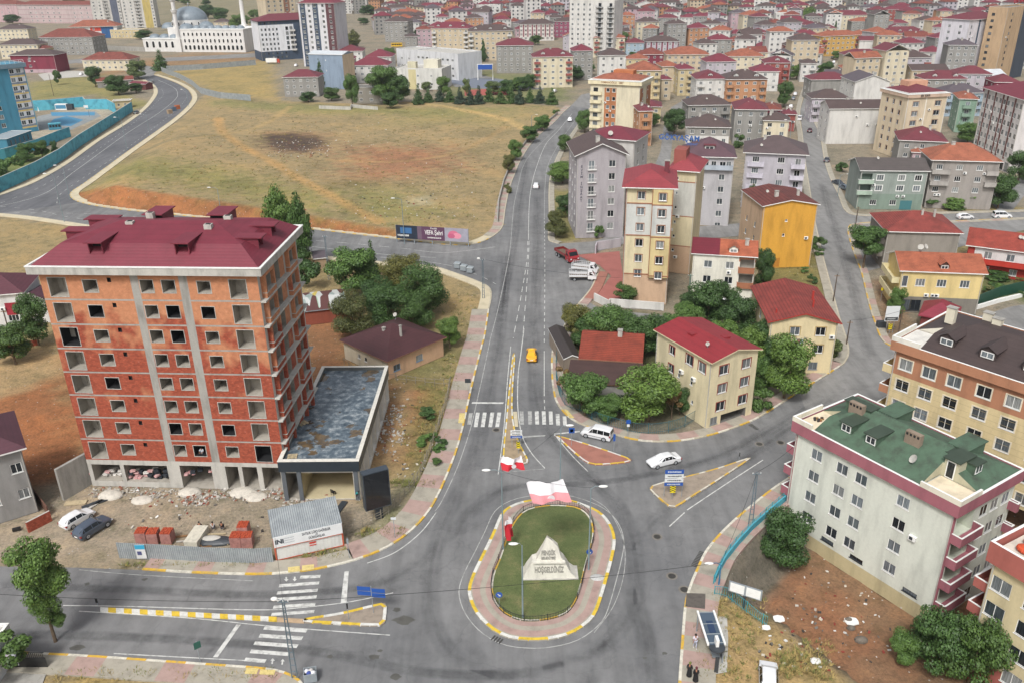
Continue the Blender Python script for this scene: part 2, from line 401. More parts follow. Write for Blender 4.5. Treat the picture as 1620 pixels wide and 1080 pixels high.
def asphalt(key, c0, c1):
    m, t, p = newmat(key); pos = t.nodes.new('ShaderNodeNewGeometry').outputs['Position']
    n1 = nz(t, .05, pos, 4); n2 = nz(t, .5, pos, 5, .7); n3 = nz(t, 12, pos, 3)
    st = nz(t, .22, vmap(t, (2.6, .22, 1), pos), 3)
    a = ramp(t, n1, [(.3, c0), (.7, c1)])
    a = mixc(t, 1, a, ramp(t, n2, [(.28, .78), (.5, 1), (.75, 1.14)]), 'MULTIPLY')
    a = mixc(t, 1, a, ramp(t, st, [(.35, .84), (.6, 1.06)]), 'MULTIPLY')
    a = mixc(t, 1, a, ramp(t, n3, [(.3, .86), (.7, 1.08)]), 'MULTIPLY')
    vo = t.nodes.new('ShaderNodeTexVoronoi'); vo.feature = 'DISTANCE_TO_EDGE'; vo.inputs['Scale'].default_value = .11
    w = t.nodes.new('ShaderNodeVectorMath'); w.operation = 'ADD'; nn = t.nodes.new('ShaderNodeTexNoise'); nn.inputs['Scale'].default_value = .5; nn.inputs['Detail'].default_value = 5
    sc = t.nodes.new('ShaderNodeVectorMath'); sc.operation = 'SCALE'; sc.inputs['Scale'].default_value = 3.0
    t.links.new(pos, nn.inputs['Vector']); t.links.new(nn.outputs['Color'], sc.inputs[0]); t.links.new(pos, w.inputs[0]); t.links.new(sc.outputs[0], w.inputs[1]); t.links.new(w.outputs[0], vo.inputs['Vector'])
    crk = ramp(t, vo.outputs['Distance'], [(.0, .84), (.01, 1)])
    a = mixc(t, 1, a, crk, 'MULTIPLY')
    t.links.new(a, p.inputs['Base Color']); p.inputs['Roughness'].default_value = .9; bump(t, p, n3, .15, .02); return m
M_ASPH = asphalt('asphalt', (.125, .127, .13), (.215, .214, .21))
M_ASPHN = asphalt('asphalt_new', (.1, .103, .112), (.14, .142, .15))
M_ASPHO = asphalt('asphalt_old', (.185, .182, .175), (.25, .245, .235))
def sheet(name, pts, z, mat, world=False):
    P = pts if world else gp(pts); mb = MB()
    for tr in tessellate_polygon([[Vector((q[0], q[1], 0)) for q in P]]):
        a, b, c = (P[i] for i in tr)
        if (b[0]-a[0])*(c[1]-a[1])-(b[1]-a[1])*(c[0]-a[0]) < 0: b, c = c, b
        mb.face([(a[0], a[1], z), (b[0], b[1], z), (c[0], c[1], z)], mat)
    return struct(mb, name)
K_MAINL = [(903,168),(890,180),(876,195),(860,208),(845,222),(832,240),(822,258),(815,275),(806,300),(800,330),(795,360),(780,375),(763,383),(740,388),(700,387),(640,380),(560,371),(500,364),(400,353),(300,343),(200,333),(150,326),(125,320),(112,313),(113,304),(135,289),(172,262),(202,240),(242,212),(275,188),(297,168),(304,155),(298,143),(282,133),(262,125),(243,119)]
K_SCHOOL = [(-120,350),(-60,328),(0,310),(20,303),(60,287),(110,258),(160,222),(200,197),(222,181),(238,166),(249,150),(249,141),(243,134),(230,127)]
K_SIDES = [(-120,352),(0,338),(50,343),(105,351),(200,366),(300,380),(400,393),(500,404),(597,414),(650,418),(687,422),(717,431),(755,445),(774,455),(778,468),(774,490),(768,530),(764,545),(755,580),(745,622),(737,660),(727,700),(715,735),(697,777),(677,812),(645,845),(605,870),(560,887),(520,897),(470,905),(405,909),(300,906),(225,901),(125,897),(0,895),(-200,893)]
K_SOUTH = [(-200,1025),(25,1031),(75,1033),(150,1037),(250,1044),(350,1051),(405,1055),(437,1059),(460,1066),(478,1078),(486,1095),(490,1140)]
K_EAST = [(1070,1160),(1073,1080),(1077,1022),(1082,960),(1089,930),(1100,903),(1115,872),(1135,847),(1155,827),(1172,812),(1215,777),(1247,755),(1300,716),(1360,682),(1420,650),(1500,600),(1560,565),(1700,520)]
K_MAINR = [(932,172),(915,196),(905,210),(885,240),(872,272),(868,300),(868,340),(867,377),(872,383),(883,386)]
K_MAINR2 = [(922,472),(903,495),(890,520),(881,540),(873,556),(872,590),(876,625),(885,645),(902,662),(925,674),(970,687),(1000,695),(1035,699),(1080,697),(1130,687),(1185,668),(1215,652),(1265,620),(1310,592),(1335,576),(1343,562),(1341,540),(1328,500),(1318,462),(1309,430),(1300,395),(1291,355),(1285,320),(1280,290),(1275,260),(1270,215),(1266,175),(1280,130),(1298,100)]
K_NE = [(1700,470),(1600,485),(1500,515),(1440,540),(1410,548),(1393,535),(1383,510),(1374,482),(1362,432),(1350,400),(1341,370),(1343,358),(1355,354),(1390,352),(1507,350),(1620,345),(1750,340)]
K_NE2 = [(1750,330),(1620,335),(1507,338),(1400,342),(1355,341),(1336,333),(1325,307),(1312,280),(1303,250),(1297,215),(1284,175),(1300,130),(1322,100)]
main = K_MAINL[:23][::-1]  # junction west ... north end
poly_main = K_SIDES[1:]+[(-200,960)]+K_SOUTH+[(700,1180)]+K_EAST[:13]+[(1340,640)]+K_MAINR2[:20][::-1]+[(935,455),(946,430),(925,410),(905,400),(883,386)]+K_MAINR[::-1]+K_MAINL[:24]+[(60,325)]
sheet('road', poly_main, 0.0, M_ASPH)
sheet('road', K_SCHOOL[1:]+K_MAINL[22:][::-1]+[(60,330),(-60,345)], .004, M_ASPHN)
sheet('road', K_EAST[12:]+K_NE[:9]+[(1343,562),(1335,577),(1265,622)], .004, M_ASPHO)
sheet('road', K_MAINR2[19:]+K_NE2[::-1][:13]+K_NE[8:4:-1], .008, M_ASPHO)
sheet('road', [(1341,370),(1343,358)]+K_NE[12:]+K_NE2[:6]+[(1330,345)], .012, M_ASPHO)
sheet('road', [(883,386),(940,382),(985,366),(1060,362),(1190,352),(1290,338),(1292,352),(1190,372),(1090,380),(990,385),(940,400),(905,404)], .004, M_ASPHO)
sheet('road', [(922,472),(950,489),(1120,506),(1180,520),(1182,528),(1100,520),(950,506),(912,490)], .004, M_ASPHO)
sheet('road', [(1036,262),(1045,240),(1050,200),(1062,170),(1100,148),(1150,128),(1200,105),(1205,110),(1150,138),(1110,158),(1078,178),(1066,205),(1062,240),(1058,268)], .004, M_ASPHO)
sheet('road', [(903,168),(920,150),(960,142),(1000,128),(1005,134),(965,152),(932,172)], .004, M_ASPHO)
sheet('road', [(1560,310),(1600,285),(1700,260),(1700,280),(1620,310),(1600,336),(1580,336)], .016, M_ASPHO)
# long grey road at the far left, past the mosque
sheet('road', [(243,119),(230,127),(180,105),(120,100),(60,108),(60,102),(130,93),(200,98),(250,108)], .006, M_ASPHO)
sheet('road', [(255,92),(420,84),(520,92),(520,98),(420,90),(255,98)], .006, M_ASPHO)
sheet('pavement', [(700,120),(715,110),(790,125),(860,135),(860,142),(780,142),(720,138)], .004, M_ASPHO)   # sports court
M_PINK = surf('paving_pink', 'a68d84', .16, .8, .9, fine=6); M_GREY = surf('paving_grey', 'a09a8c', .16, .8, .9, fine=6)
M_CREAM = surf('paving_cream', 'c2b79c', .12, .5, .9, fine=6); M_RED = surf('paving_red', '9c6a5c', .14, .7, .9, fine=5)
M_KW = surf('kerb_white', 'cfcabb', .25, 2, .8); M_KY = surf('kerb_yellow', 'cda43a', .3, 2, .8, dark='a8986a'); M_KG = surf('kerb_stone', 'b5ac98', .2, 2, .9)
M_KYB = surf('kerb_yellow_fresh', 'd2b23a', .2, 2, .8); M_KWB = surf('kerb_white_fresh', 'd0cfc8', .18, 2, .8)
def pavement(pts, w, side, mats, band=3.0, kerb=(None, None), kl=1.0, px=True, closed=False, zt=.13, kw=.28):
    L = smooth(gp(pts) if px else pts, 1.0, closed); N = norms(L, closed)
    if w:
        mb = MB(); 
        for i in range(len(L)-1):
            a, b = L[i], L[i+1]; na, nb = N[i]*side, N[i+1]*side
            i0, i1, o0, o1 = a+na*kw, b+nb*kw, a+na*w, b+nb*w
            q = [(i0.x, i0.y, zt), (i1.x, i1.y, zt), (o1.x, o1.y, zt), (o0.x, o0.y, zt)]
            if side < 0: q = q[::-1]
            mb.face(q, mats[int(i/band) % len(mats)])
            q = [(o0.x, o0.y, zt), (o1.x, o1.y, zt), (o1.x, o1.y, -.2), (o0.x, o0.y, -.2)]
            mb.face(q if side > 0 else q[::-1], mats[0])
        struct(mb, 'pavement')
    mb = MB()
    for i in range(len(L)-1):
        a, b = L[i], L[i+1]; na, nb = N[i]*side*kw, N[i+1]*side*kw; k = kerb[int(i/kl) % len(kerb)]; z = zt+.012
        P = [(a.x, a.y), (b.x, b.y), ((b+nb).x, (b+nb).y), ((a+na).x, (a+na).y)]
        if side < 0: P = P[::-1]
        mb.face([(x, y, z) for x, y in P], k)
        for j in range(4):
            u, v = P[j], P[(j+1) % 4]; mb.face([(v[0], v[1], z), (u[0], u[1], z), (u[0], u[1], -.1), (v[0], v[1], -.1)][::-1], k)
    struct(mb, 'kerb')
FK = (M_KW, M_KY); PG = (M_PINK, M_GREY)
pavement(K_MAINL[:12], 2.6, -1, PG, 3, (M_KG,))
pavement(K_MAINL[11:], 2.4, -1, (M_CREAM,), 3, (M_KG, M_KG, M_KY))
pavement(K_SCHOOL, 2.0, 1, (M_CREAM,), 3, (M_KG,))
pavement(K_SIDES[1:16], 2.2, -1, (M_CREAM,), 3, (M_KG,))
pavement(K_SIDES[15:28], 3.3, -1, (M_GREY, M_PINK), 3, (M_KW, M_KY), 2)
pavement(K_SIDES[27:33], 2.3, -1, (M_GREY, M_GREY, M_PINK), 2, (M_KW, M_KY), 3)
pavement(K_SOUTH, 2.6, -1, (M_GREY, M_PINK, M_GREY), 3, (M_KW, M_KY), 2)
pavement(K_EAST[:12], 3.4, -1, PG, 2, (M_KW, M_KW, M_KY), 2)
pavement(K_EAST[11:], 1.8, -1, PG, 2, (M_KW, M_KY), 2)
pavement(K_MAINR, 1.6, 1, (M_GREY,), 3, (M_KG,))
pavement(K_MAINR2[:20], 2.0, 1, PG, 3, (M_KW, M_KG, M_KY), 2)
pavement(K_MAINR2[19:], 1.8, 1, (M_GREY,), 3, (M_KG,))
pavement(K_NE[3:], 1.5, -1, (M_GREY, M_GREY, M_PINK), 3, (M_KG, M_KY), 3)
pavement(K_NE2, 1.5, -1, (M_GREY,), 3, (M_KG,))
pavement([(922,472),(935,455),(946,430)], 2.2, -1, (M_RED,), 3, (M_KG,))
def filled(pts, name, mat, z, ks=None, kl=1.5, step=1, kw=.35):
    L = smooth(gp(pts), .6, True)[:-1]; mb = MB(); mb.prism([(p.x, p.y) for p in L], -.1, z, mat, bottom=False); struct(mb, name)
    if ks:
        a = sum(L[i].x*L[(i+1) % len(L)].y-L[(i+1) % len(L)].x*L[i].y for i in range(len(L)))
        pavement([tuple(q) for q in L], 0, 1 if a > 0 else -1, None, kerb=ks, kl=kl, px=False, closed=True, zt=z, kw=kw)
RB = [(740,935),(747,909),(763,876),(779,843),(793,812),(812,798),(838,791),(868,788),(898,790),(927,799),(951,811),(968,832),(974,856),(970,882),(961,916),(951,950),(940,976),(917,996),(893,1007),(860,1013),(830,1013),(803,1009),(779,997),(761,981),(747,961)]
filled(RB, 'traffic_island', M_GREY, .15, (M_KYB, M_KWB), 2.2)
def ring(pts, off, w, mat, z):   # coloured band inside an outline
    L = smooth(gp(pts), .8, True)[:-1]; a = sum(L[i].x*L[(i+1) % len(L)].y-L[(i+1) % len(L)].x*L[i].y for i in range(len(L))); sg = 1 if a > 0 else -1
    N = norms(L, True); mb = MB(); n = len(L)
    for i in range(n):
        j = (i+1) % n; p0, p1, p2, p3 = L[i]+N[i]*sg*off, L[j]+N[j]*sg*off, L[j]+N[j]*sg*(off+w), L[i]+N[i]*sg*(off+w)
        q = [(v.x, v.y, z) for v in (p0, p1, p2, p3)]
        mb.face(q if sg > 0 else q[::-1], mat)
    return mb
struct(ring(RB, .5, .8, M_PINK, .156), 'pavement'); struct(ring(RB, 1.9, .8, M_PINK, .156), 'pavement')
GR = [(777,932),(780,909),(790,884),(798,860),(808,835),(822,815),(838,805),(870,800),(900,801),(920,806),(934,820),(939,836),(939,853),(934,873),(927,897),(919,931),(909,957),(894,973),(865,982),(832,984),(808,978),(791,966),(780,950)]
m, t, p = newmat('lawn'); pos = t.nodes.new('ShaderNodeNewGeometry').outputs['Position']
a = ramp(t, nz(t, .35, pos, 5, .7), [(.3, (.07, .1, .03)), (.52, (.11, .135, .045)), (.72, (.19, .175, .075))])
a = mixc(t, 1, a, ramp(t, nz(t, 7, pos, 4, .8), [(.3, .6), (.7, 1.25)]), 'MULTIPLY'); t.links.new(a, p.inputs['Base Color']); p.inputs['Roughness'].default_value = .9; M_LAWN = m
bump(t, p, nz(t, 9, pos, 3), .6, .1)
filled(GR, 'lawn', M_LAWN, .2, (M_KW, M_KY), 2.2, kw=.2)
filled([(881,689),(940,706),(995,725),(999,728),(995,731),(960,735),(938,735),(925,730),(905,714),(885,695)], 'traffic_island', M_RED, .14, (M_KYB, M_KWB), 1.6, kw=.24)
filled([(1182,725),(1130,742),(1060,760),(1030,769),(1029,776),(1045,791),(1059,802),(1070,802),(1090,789),(1130,764),(1184,728)], 'traffic_island', surf('island_soil', '96897a', .2, 1), .14, (M_KW, M_KY), 1.6, kw=.22)
filled([(811,563),(815,563),(812,610),(811,650),(815,680),(823,703),(836,728),(834,733),(815,737),(797,738),(796,712),(800,670),(805,615)], 'traffic_island', surf('island_sand', '9c8a70', .2, 1), .14, (M_KYB, M_KWB), 1.4, kw=.2)
filled([(481,979),(510,974),(545,968),(590,957),(609,954),(612,960),(611,975),(609,985),(603,990),(570,990),(520,987),(482,985)], 'traffic_island', surf('island_soil2', '94887a', .2, 1), .14, (M_KYB, M_KWB), 1.7)
mb = MB(); A0, A1, B0, B1 = (gp([q])[0] for q in ((159,961), (438,976.5), (159,967.5), (438,983)))
n = 22
for i in range(n):
    a, b = i/n, (i+1)/n; P = [B0.lerp(B1, a), B0.lerp(B1, b), A0.lerp(A1, b), A0.lerp(A1, a)]
    mb.prism([tuple(q) for q in P], -.05, .15, M_KWB if i % 2 == 0 else M_KYB, bottom=False)
A2, B2 = G(481, 979).to_2d(), G(481, 985.5).to_2d()
mb.prism([tuple(q) for q in (B1, B2, A2, A1)], -.05, .08, surf('ramp_tan', 'b39a7c', .2, 1), bottom=False)
struct(mb, 'kerb')
M_MARK = surf('road_marking', 'c9c9c4', .25, 1.5, .8, fine=14, dark='8f8f8c'); M_MARKW = surf('road_marking_worn', 'a9a9a5', .3, 1.2, .85, fine=14, dark='777775')
M_MARKY = surf('tactile_yellow', 'd0bd7c', .2, 3, .8)
mk = MB()
def line(pts, w=.14, dash=None, mat=M_MARK, z=.02, px=True):
    L = smooth(gp(pts) if px else pts, .5); N = norms(L)
    for i in range(len(L)-1):
        if dash and (i*.5) % (dash[0]+dash[1]) >= dash[0]: continue
        a, b = L[i], L[i+1]; na, nb = N[i]*w/2, N[i+1]*w/2
        mk.face([((a-na).x, (a-na).y, z), ((b-nb).x, (b-nb).y, z), ((b+nb).x, (b+nb).y, z), ((a+na).x, (a+na).y, z)], mat)
def quad(pts, mat=M_MARK, z=.024):
    P = gp(pts); a = sum(P[i].x*P[(i+1) % 4].y-P[(i+1) % 4].x*P[i].y for i in range(4))
    if a < 0: P = P[::-1]
    mk.face([(q.x, q.y, z) for q in P], mat)
line([(776,535),(764,592),(755,632),(745,675),(725,735),(700,790),(688,808)], .12, mat=M_MARKW); line([(690,810),(665,842),(625,873),(581,890)], .12)
line([(825,270),(814,320),(811,345),(806,400),(790,480),(776,535)], .12, mat=M_MARKW)
line([(808,548),(803,600),(797,680),(788,750)], .13)
line([(829,520),(824,560),(820,590),(819,640),(825,685),(840,715),(862,740)], .14)
line([(861,555),(861,626)], .12); line([(861,632),(862,650)], .12, (1, 1))
line([(905,180),(885,205),(864,228),(848,267),(840,300),(837,330),(836,380)], .13)
line([(885,200),(855,228),(835,250),(825,270)], .12, mat=M_MARKW); line([(915,185),(898,207),(880,235),(866,265),(862,300),(861,345)], .12, mat=M_MARKW)
line([(835,382),(834,410),(825,465),(812,535)], .13, (3, 2)); line([(837,382),(836,410),(832,470),(827,535)], .13, (3, 2))
line([(861,345),(862,420),(861,545)], .12, (1.5, 1.5))
for x in (745,): quad([(x-3,653),(x+3,653),(x,671),(x-6,671)], M_MARKW)
for x in (756, 767, 779, 790): quad([(x-3,652),(x+3,652),(x-.5,675),(x-6.5,675)])
for x in (825, 838, 849, 860, 871, 882, 893): quad([(x-3,650+max(0, (x-870)*.35)),(x+3,650+max(0, (x-870)*.35)),(x+4,671+max(0, (x-870)*.1)),(x-2,671+max(0, (x-870)*.1))], M_MARK if x not in (825, 838) else M_MARKW)
quad([(747,635.5),(797,636),(796,638.3),(746,638)]); quad([(826,689.5),(863,687.5),(862,689.5),(826,692)], M_MARKW)
quad([(811.5,652),(818,652),(820,676),(814.5,676)], M_CREAM, .16)
def c6q(*p): quad([cr(14, *q) for q in p])
for x0, x1, ya, yb in ((283,410,408,398),(150,402,462,440),(137,393,507,486),(127,386,549,528),(113,378,597,575),(101,371,644,621)):
    c6q((x0, ya-8), (x1, yb-4), (x1-5, yb+15), (x0-7, ya+12))
for x0, x1, ya, yb in ((57,330,725,745),(27,300,775,793),(-5,270,822,843),(-30,215,874,893),(-65,68,925,938)):
    c6q((x0, ya-7), (x1, yb-8), (x1-14, yb+15), (x0-11, ya+16))
for x, y, u in ((245,418,-1),(192,420,-1),(105,940,1),(168,945,1)):   # small arrows
    c6q((x-5,y-12*u),(x+5,y-12*u),(x+5,y+12*u),(x-5,y+12*u)) if u < 0 else c6q((x-5,y-4),(x+5,y-4),(x+2,y+18),(x-8,y+18))
    a, b, c_ = (G(*cr(14, *q)) for q in (((x-14,y+3),(x+14,y+3),(x,y+18)) if u < 0 else ((x-14,y-2),(x+14,y-2),(x+2,y-18))))
    tri = [(a.x,a.y,.028),(b.x,b.y,.028),(c_.x,c_.y,.028)]
    mk.face(tri if (b.x-a.x)*(c_.y-a.y)-(b.y-a.y)*(c_.x-a.x) > 0 else tri[::-1], M_MARK)
c6q((560,374),(587,370),(573,572),(536,574))
quad([cr(13, *q) for q in ((1496,709),(1524,709),(1378,916),(1348,916))])
line([(100,957),(200,958.5),(405,964),(480,960),(555,951),(622,937)], .12); line([(125,966),(300,977),(405,987.5),(480,994),(617,1004)], .12)
line([(180,1033),(290,1039),(405,1045)], .12); line([(125,900.5),(225,909),(400,918)], .1, mat=M_MARKW)
line([(1087,806),(1150,764),(1207,727)], .14); line([(1059,832),(1083,810)], .14)
line([(877,687),(905,720),(930,745)], .12); line([(877,686),(917,682)], .3)
line([(790,745),(800,746),(862,741)], .1, mat=M_MARKW)
line([(-60,338),(62,310),(120,270),(200,212),(250,180),(275,160),(281,150),(275,139),(250,127)], .16)
line([(0,322),(60,298),(110,268),(170,226),(215,192),(245,165),(258,150),(255,140)], .12, (2, 3)); line([(90,322),(95,308),(130,283),(190,243),(240,205),(275,178),(295,155),(290,143),(270,131)], .12, (2, 3))
line([(500,381),(560,386),(655,395)], .13, (2.5, 3)); line([(655,396),(700,400),(745,396),(784,391)], .12); line([(480,389),(600,402),(690,408)], .13)
line([(600,407),(672,414),(715,421)], .12); line([(725,424),(760,437),(785,450)], .12, (2, 2))
line([(20,337),(120,338),(200,342),(320,358)], .12, (2, 3)); line([(0,327),(60,333),(110,344),(200,353)], .12, (2, 3))
mring = ring(RB, -1.0, .11, M_MARK, .02); mk.v, n0 = mk.v+mring.v, len(mk.v); mk.f += [tuple(i+n0 for i in f) for f in mring.f]; k_ = mk.mi(M_MARKW); mk.m += [k_]*len(mring.f)
line([(935,787),(962,806),(985,850),(988,900),(972,955),(940,1000)], .08, mat=M_MARKW)
for pts in ([(203*.25+405,353*.25+810),(277*.25+405,345*.25+810),(280*.25+405,378*.25+810),(205*.25+405,387*.25+810)], [(478,895.5),(497,893.5),(497,901.5),(478,904)], [(727,654.5),(736,654.5),(734,670),(725,670)], [(892,648),(897,649),(909,662),(901,662)]):
    quad(pts, M_MARKY, .17)
quad([cr(14,*q) for q in ((30,1000),(125,1003),(118,1035),(20,1032))], M_MARKY, .17); quad([cr(14,*q) for q in ((-60,990),(20,992),(5,1030),(-70,1028))], M_MARKY, .17)
struct(mk, 'road_markings')
m_t, t, p = newmat('tyre_marks'); va = t.nodes.new('ShaderNodeVertexColor'); va.layer_name = 'wear'; pos = t.nodes.new('ShaderNodeNewGeometry').outputs['Position']
p.inputs['Roughness'].default_value = .8; p.inputs['Base Color'].default_value = (.07, .071, .075, 1)
t.links.new(mixc(t, 1, va.outputs[0], ramp(t, nz(t, .35, pos, 5, .7), [(.3, .1), (.65, .75)]), 'MULTIPLY'), p.inputs['Alpha'])
TV, TF, TC = [], [], []
def track(pts, w=.75, k=.27, n=0):
    L = smooth(gp(pts), 1.2); N = norms(L); b0 = len(TV)
    for i in range(len(L)):
        e = k*min(1, i/6, (len(L)-1-i)/6)
        for u, a in ((-1, 0), (-.45, 1), (.45, 1), (1, 0)): q = L[i]+N[i]*u*w; TV.append((q.x, q.y, .009+.0004*len(TK_))); TC.append((a*e,)*3+(1,))
    TK_.append(1); TF.extend((b0+4*i+j, b0+4*i+j+1, b0+4*i+j+5, b0+4*i+j+4) for i in range(len(L)-1) for j in range(3))
TK_ = []
for d in (-.85, .85):
    o = lambda P, d=d: [(x+d*8*(y+80)/1000, y) for x, y in P]
    for P in ([(800,400),(795,500),(778,600),(760,690),(725,775),(690,860),(680,950),(710,1030),(790,1070)],[(690,860),(640,905),(560,930),(400,940),(200,932),(0,925)],[(850,1052),(940,1030),(1000,960),(1005,880),(985,810),(940,760),(880,700),(850,640),(845,560),(848,470),(850,380),(850,310)],[(1000,870),(1050,810),(1130,755),(1230,690),(1330,620)],[(1300,630),(1150,715),(1000,755),(900,765),(800,772),(740,815),(705,880)],[(0,1000),(300,1012),(500,1030),(650,1060),(800,1068),(900,1050)],[(760,300+0),(0,0)][:0] or [(835,250),(820,340),(805,420),(790,510)],[(1000,930),(1020,1000),(1025,1080),(1025,1150)],[(905,1150),(930,1080),(960,1010)],[(1380,580),(1365,520),(1345,440),(1320,360),(1300,290)]): track(o(P))
me = bpy.data.meshes.new('tyre_marks'); me.from_pydata(TV, [], TF); me.color_attributes.new('wear', 'FLOAT_COLOR', 'POINT').data.foreach_set('color', np.array(TC, float).ravel()); me.materials.append(m_t); o_ = bpy.data.objects.new('tyre_marks', me); C.objects.link(o_); tag(o_, kind='structure')

M_TAR = surf('tar_patch', '55544f', .2, 1.0, .7); M_TYRE = surf('tyre_track', '74726e', .1, 1.0, .9)
M_MET = surf('cast_iron', '3c3a36', .2, 3, .6); st = MB()
def blob(px, r, mat, z=.012, k=None, sq=1.0):
    g = G(*px); rr = random.Random(int(px[0]*7)); P = [(g.x+r*math.cos(a)*rr.uniform(.6, 1.2), g.y+sq*r*math.sin(a)*rr.uniform(.6, 1.2)) for a in [i*PI/6 for i in range(12)]]
    st.prism([(q[0], q[1]) for q in P], z-.003, z, mat, bottom=False)
for c_, X_, Y_, r in ((14,470,910,.35),(14,745,915,.55),(14,785,875,.3),(14,885,1040,.55),(14,930,680,1.1),(14,890,615,.45),(13,490,855,.7),(13,550,452,.35),(13,915,423,.35),(15,840,920,.25),(15,965,890,.3)):
    blob(cr(c_, X_, Y_), r, M_TAR, sq=.7)
struct(st, 'tar_stains')
def manhole(px, r=.42):
    g = G(*px); mb = MB(); mb.prism([(g.x+r*1.5*math.cos(a), g.y+r*1.5*math.sin(a)) for a in [i*PI/10 for i in range(20)]], .008, .014, surf('old_concrete', '77726a', .2, 2), bottom=False)
    mb.prism([(g.x+r*math.cos(a), g.y+r*math.sin(a)) for a in [i*PI/10 for i in range(20)]], .010, .02, M_MET, bottom=False); return mb
for i, (c_, X_, Y_, lb) in enumerate(((15,918,153,'dark round manhole cover between the roundabout and the chevron island'),(15,1012,402,'pale rimmed manhole cover on the road right of the roundabout'),(15,1090,487,'worn manhole cover close to the kerb above the steel pavement plate'),(11,1565,647,'manhole cover on the right branch road near its cream corner house'),(10,1520,558,'manhole cover just below the left zebra crossing'),(12,80,638,'manhole cover on the street beside the green roofed block'))):
    tag(manhole(cr(c_, X_, Y_)).build('manhole_cover'), lb, 'manhole cover')
def grate(pts, lb):
    P = [G(*q) for q in pts]; mb = MB(); a = (P[0]+P[3])/2; b = (P[1]+P[2])/2; d = (b-a); n = Vector((-d.y, d.x, 0)).normalized()*.35; k = int(d.length/.25)
    for i in range(k):
        p0, p1 = a+d*(i/k), a+d*((i+.55)/k); mb.prism([((p0-n).x, (p0-n).y), ((p1-n).x, (p1-n).y), ((p1+n).x, (p1+n).y), ((p0+n).x, (p0+n).y)], .005, .022, M_MET, bottom=False)
    tag(mb.build('drain_grate'), lb, 'drain grate')
grate([cr(15,*q) for q in ((1140,335),(1200,240),(1215,250),(1160,345))], 'long iron drain grate along the kerb right of the roundabout')
grate([cr(11,*q) for q in ((1500,525),(1550,560),(1565,555),(1515,520))], 'iron drain grate in the road below the cream house with red roof')
grate([cr(14,*q) for q in ((1495,795),(1560,825),(1565,815),(1500,785))], 'short iron drain grate at the bottom left of the roundabout kerb')
M_WHITE = surf('white_frame', 'e4e4e0', .06, 2, .5); M_CONC = surf('concrete', '9d9a93', .2, .8, .9, True, fine=5, bmp=.1)
M_CONCL = surf('concrete_light', 'b5b2aa', .2, .7, .9, True, fine=5); M_CONCD = surf('concrete_dark', '6f6d68', .25, .8, .9, True)
M_DARK = surf('dark_interior', '17181a', .2, 1, .9); M_METAL = metalm('8d9498'); M_DKMETAL = metalm('3a3f44'); M_WOOD = surf('timber', '8b6a48', .3, 2, .9)
WALLC = dict(cream='cdc3aa', white='cbc9c4', grey='8f8d88', lilac='aaa6a8', pink='b39aa0', magenta='8a4a60', yellow='c2b28c', ochre='c29c58', orange='b08260', red='93514a', blue='97a8b4', green='7f9886', beige='bfb096', brown='8a6450', maroon='7a2f40', navy='3c4a5c', lav='b3adb3')
ROOFC = dict(red='84463b', orange='a05f48', dkred='6e333b', brown='554643', green='3f5b46', grey='77767a', white='c6cbce', wine='74303c', slate='5a5156')
RNAME = dict(red='red', orange='orange tile', dkred='dark red', brown='brown', green='green', grey='grey', white='white metal', wine='wine red', slate='dark slate')
WNAME = dict(lav='pale lilac', beige='beige')
WM = lambda c: wallm(WALLC.get(c, c)); RM = lambda c: tilem(ROOFC.get(c, c), 'tile' if c in ('red', 'orange') else 'sheet')
WCACHE = {}
def strokes(par, x, y, z, w, h, mat, n=9):     # writing too small to read: a row of uneven marks
    r = random.Random(int(x*50+z*90)); mb = MB(); q = x-w/2
    while q < x+w/2: l = r.uniform(.4, .9)*w/n; mb.box(q, y-.006, z-h*r.uniform(.3, .5), q+l*.7, y, z+h*r.uniform(.3, .5), mat); q += l*1.1
    mb.build('lettering', par)
def winmesh(w, h, fr=M_WHITE, style=2, trim=None, lite=False):
    key = (round(w, 2), round(h, 2), fr.name, style, trim.name if trim else None, lite)
    if key in WCACHE: return WCACHE[key]
    a = MB(); b = MB(); t = .07 if not lite else .1
    y0, y1 = (-.05, 0.02) if lite else (.05, .12)
    a.box(0, y0, 0, w, y1, t, fr); a.box(0, y0, h-t, w, y1, h, fr); a.box(0, y0, t, t, y1, h-t, fr); a.box(w-t, y0, t, w, y1, h-t, fr)
    for i in range(1, style): a.box(w*i/style-t*.45, y0, t, w*i/style+t*.45, y1, h-t, fr)
    if not lite: a.box(-.08, -.07, -.07, w+.08, .05, 0, fr)          # sill
    if trim:
        q = .13; a.box(-q, -.045, -q, 0, 0.02, h+q, trim); a.box(w, -.045, -q, w+q, .02, h+q, trim); a.box(0, -.045, h, w, .02, h+q, trim); a.box(0, -.047, -q, w, .02, -.07 if not lite else 0, trim)
    g = glassm(); b.box(t*.5, y0+.02, t*.5, w-t*.5, y1-.01, h-t*.5, g)
    if lite:
        n = len(a.v); a.v += b.v; a.f += [tuple(i+n for i in f) for f in b.f]; k = a.mi(g); a.m += [k]*len(b.f)
        WCACHE[key] = (a.mesh('window'), None)
    else: WCACHE[key] = (a.mesh('window'), b.mesh('pane'))
    return WCACHE[key]
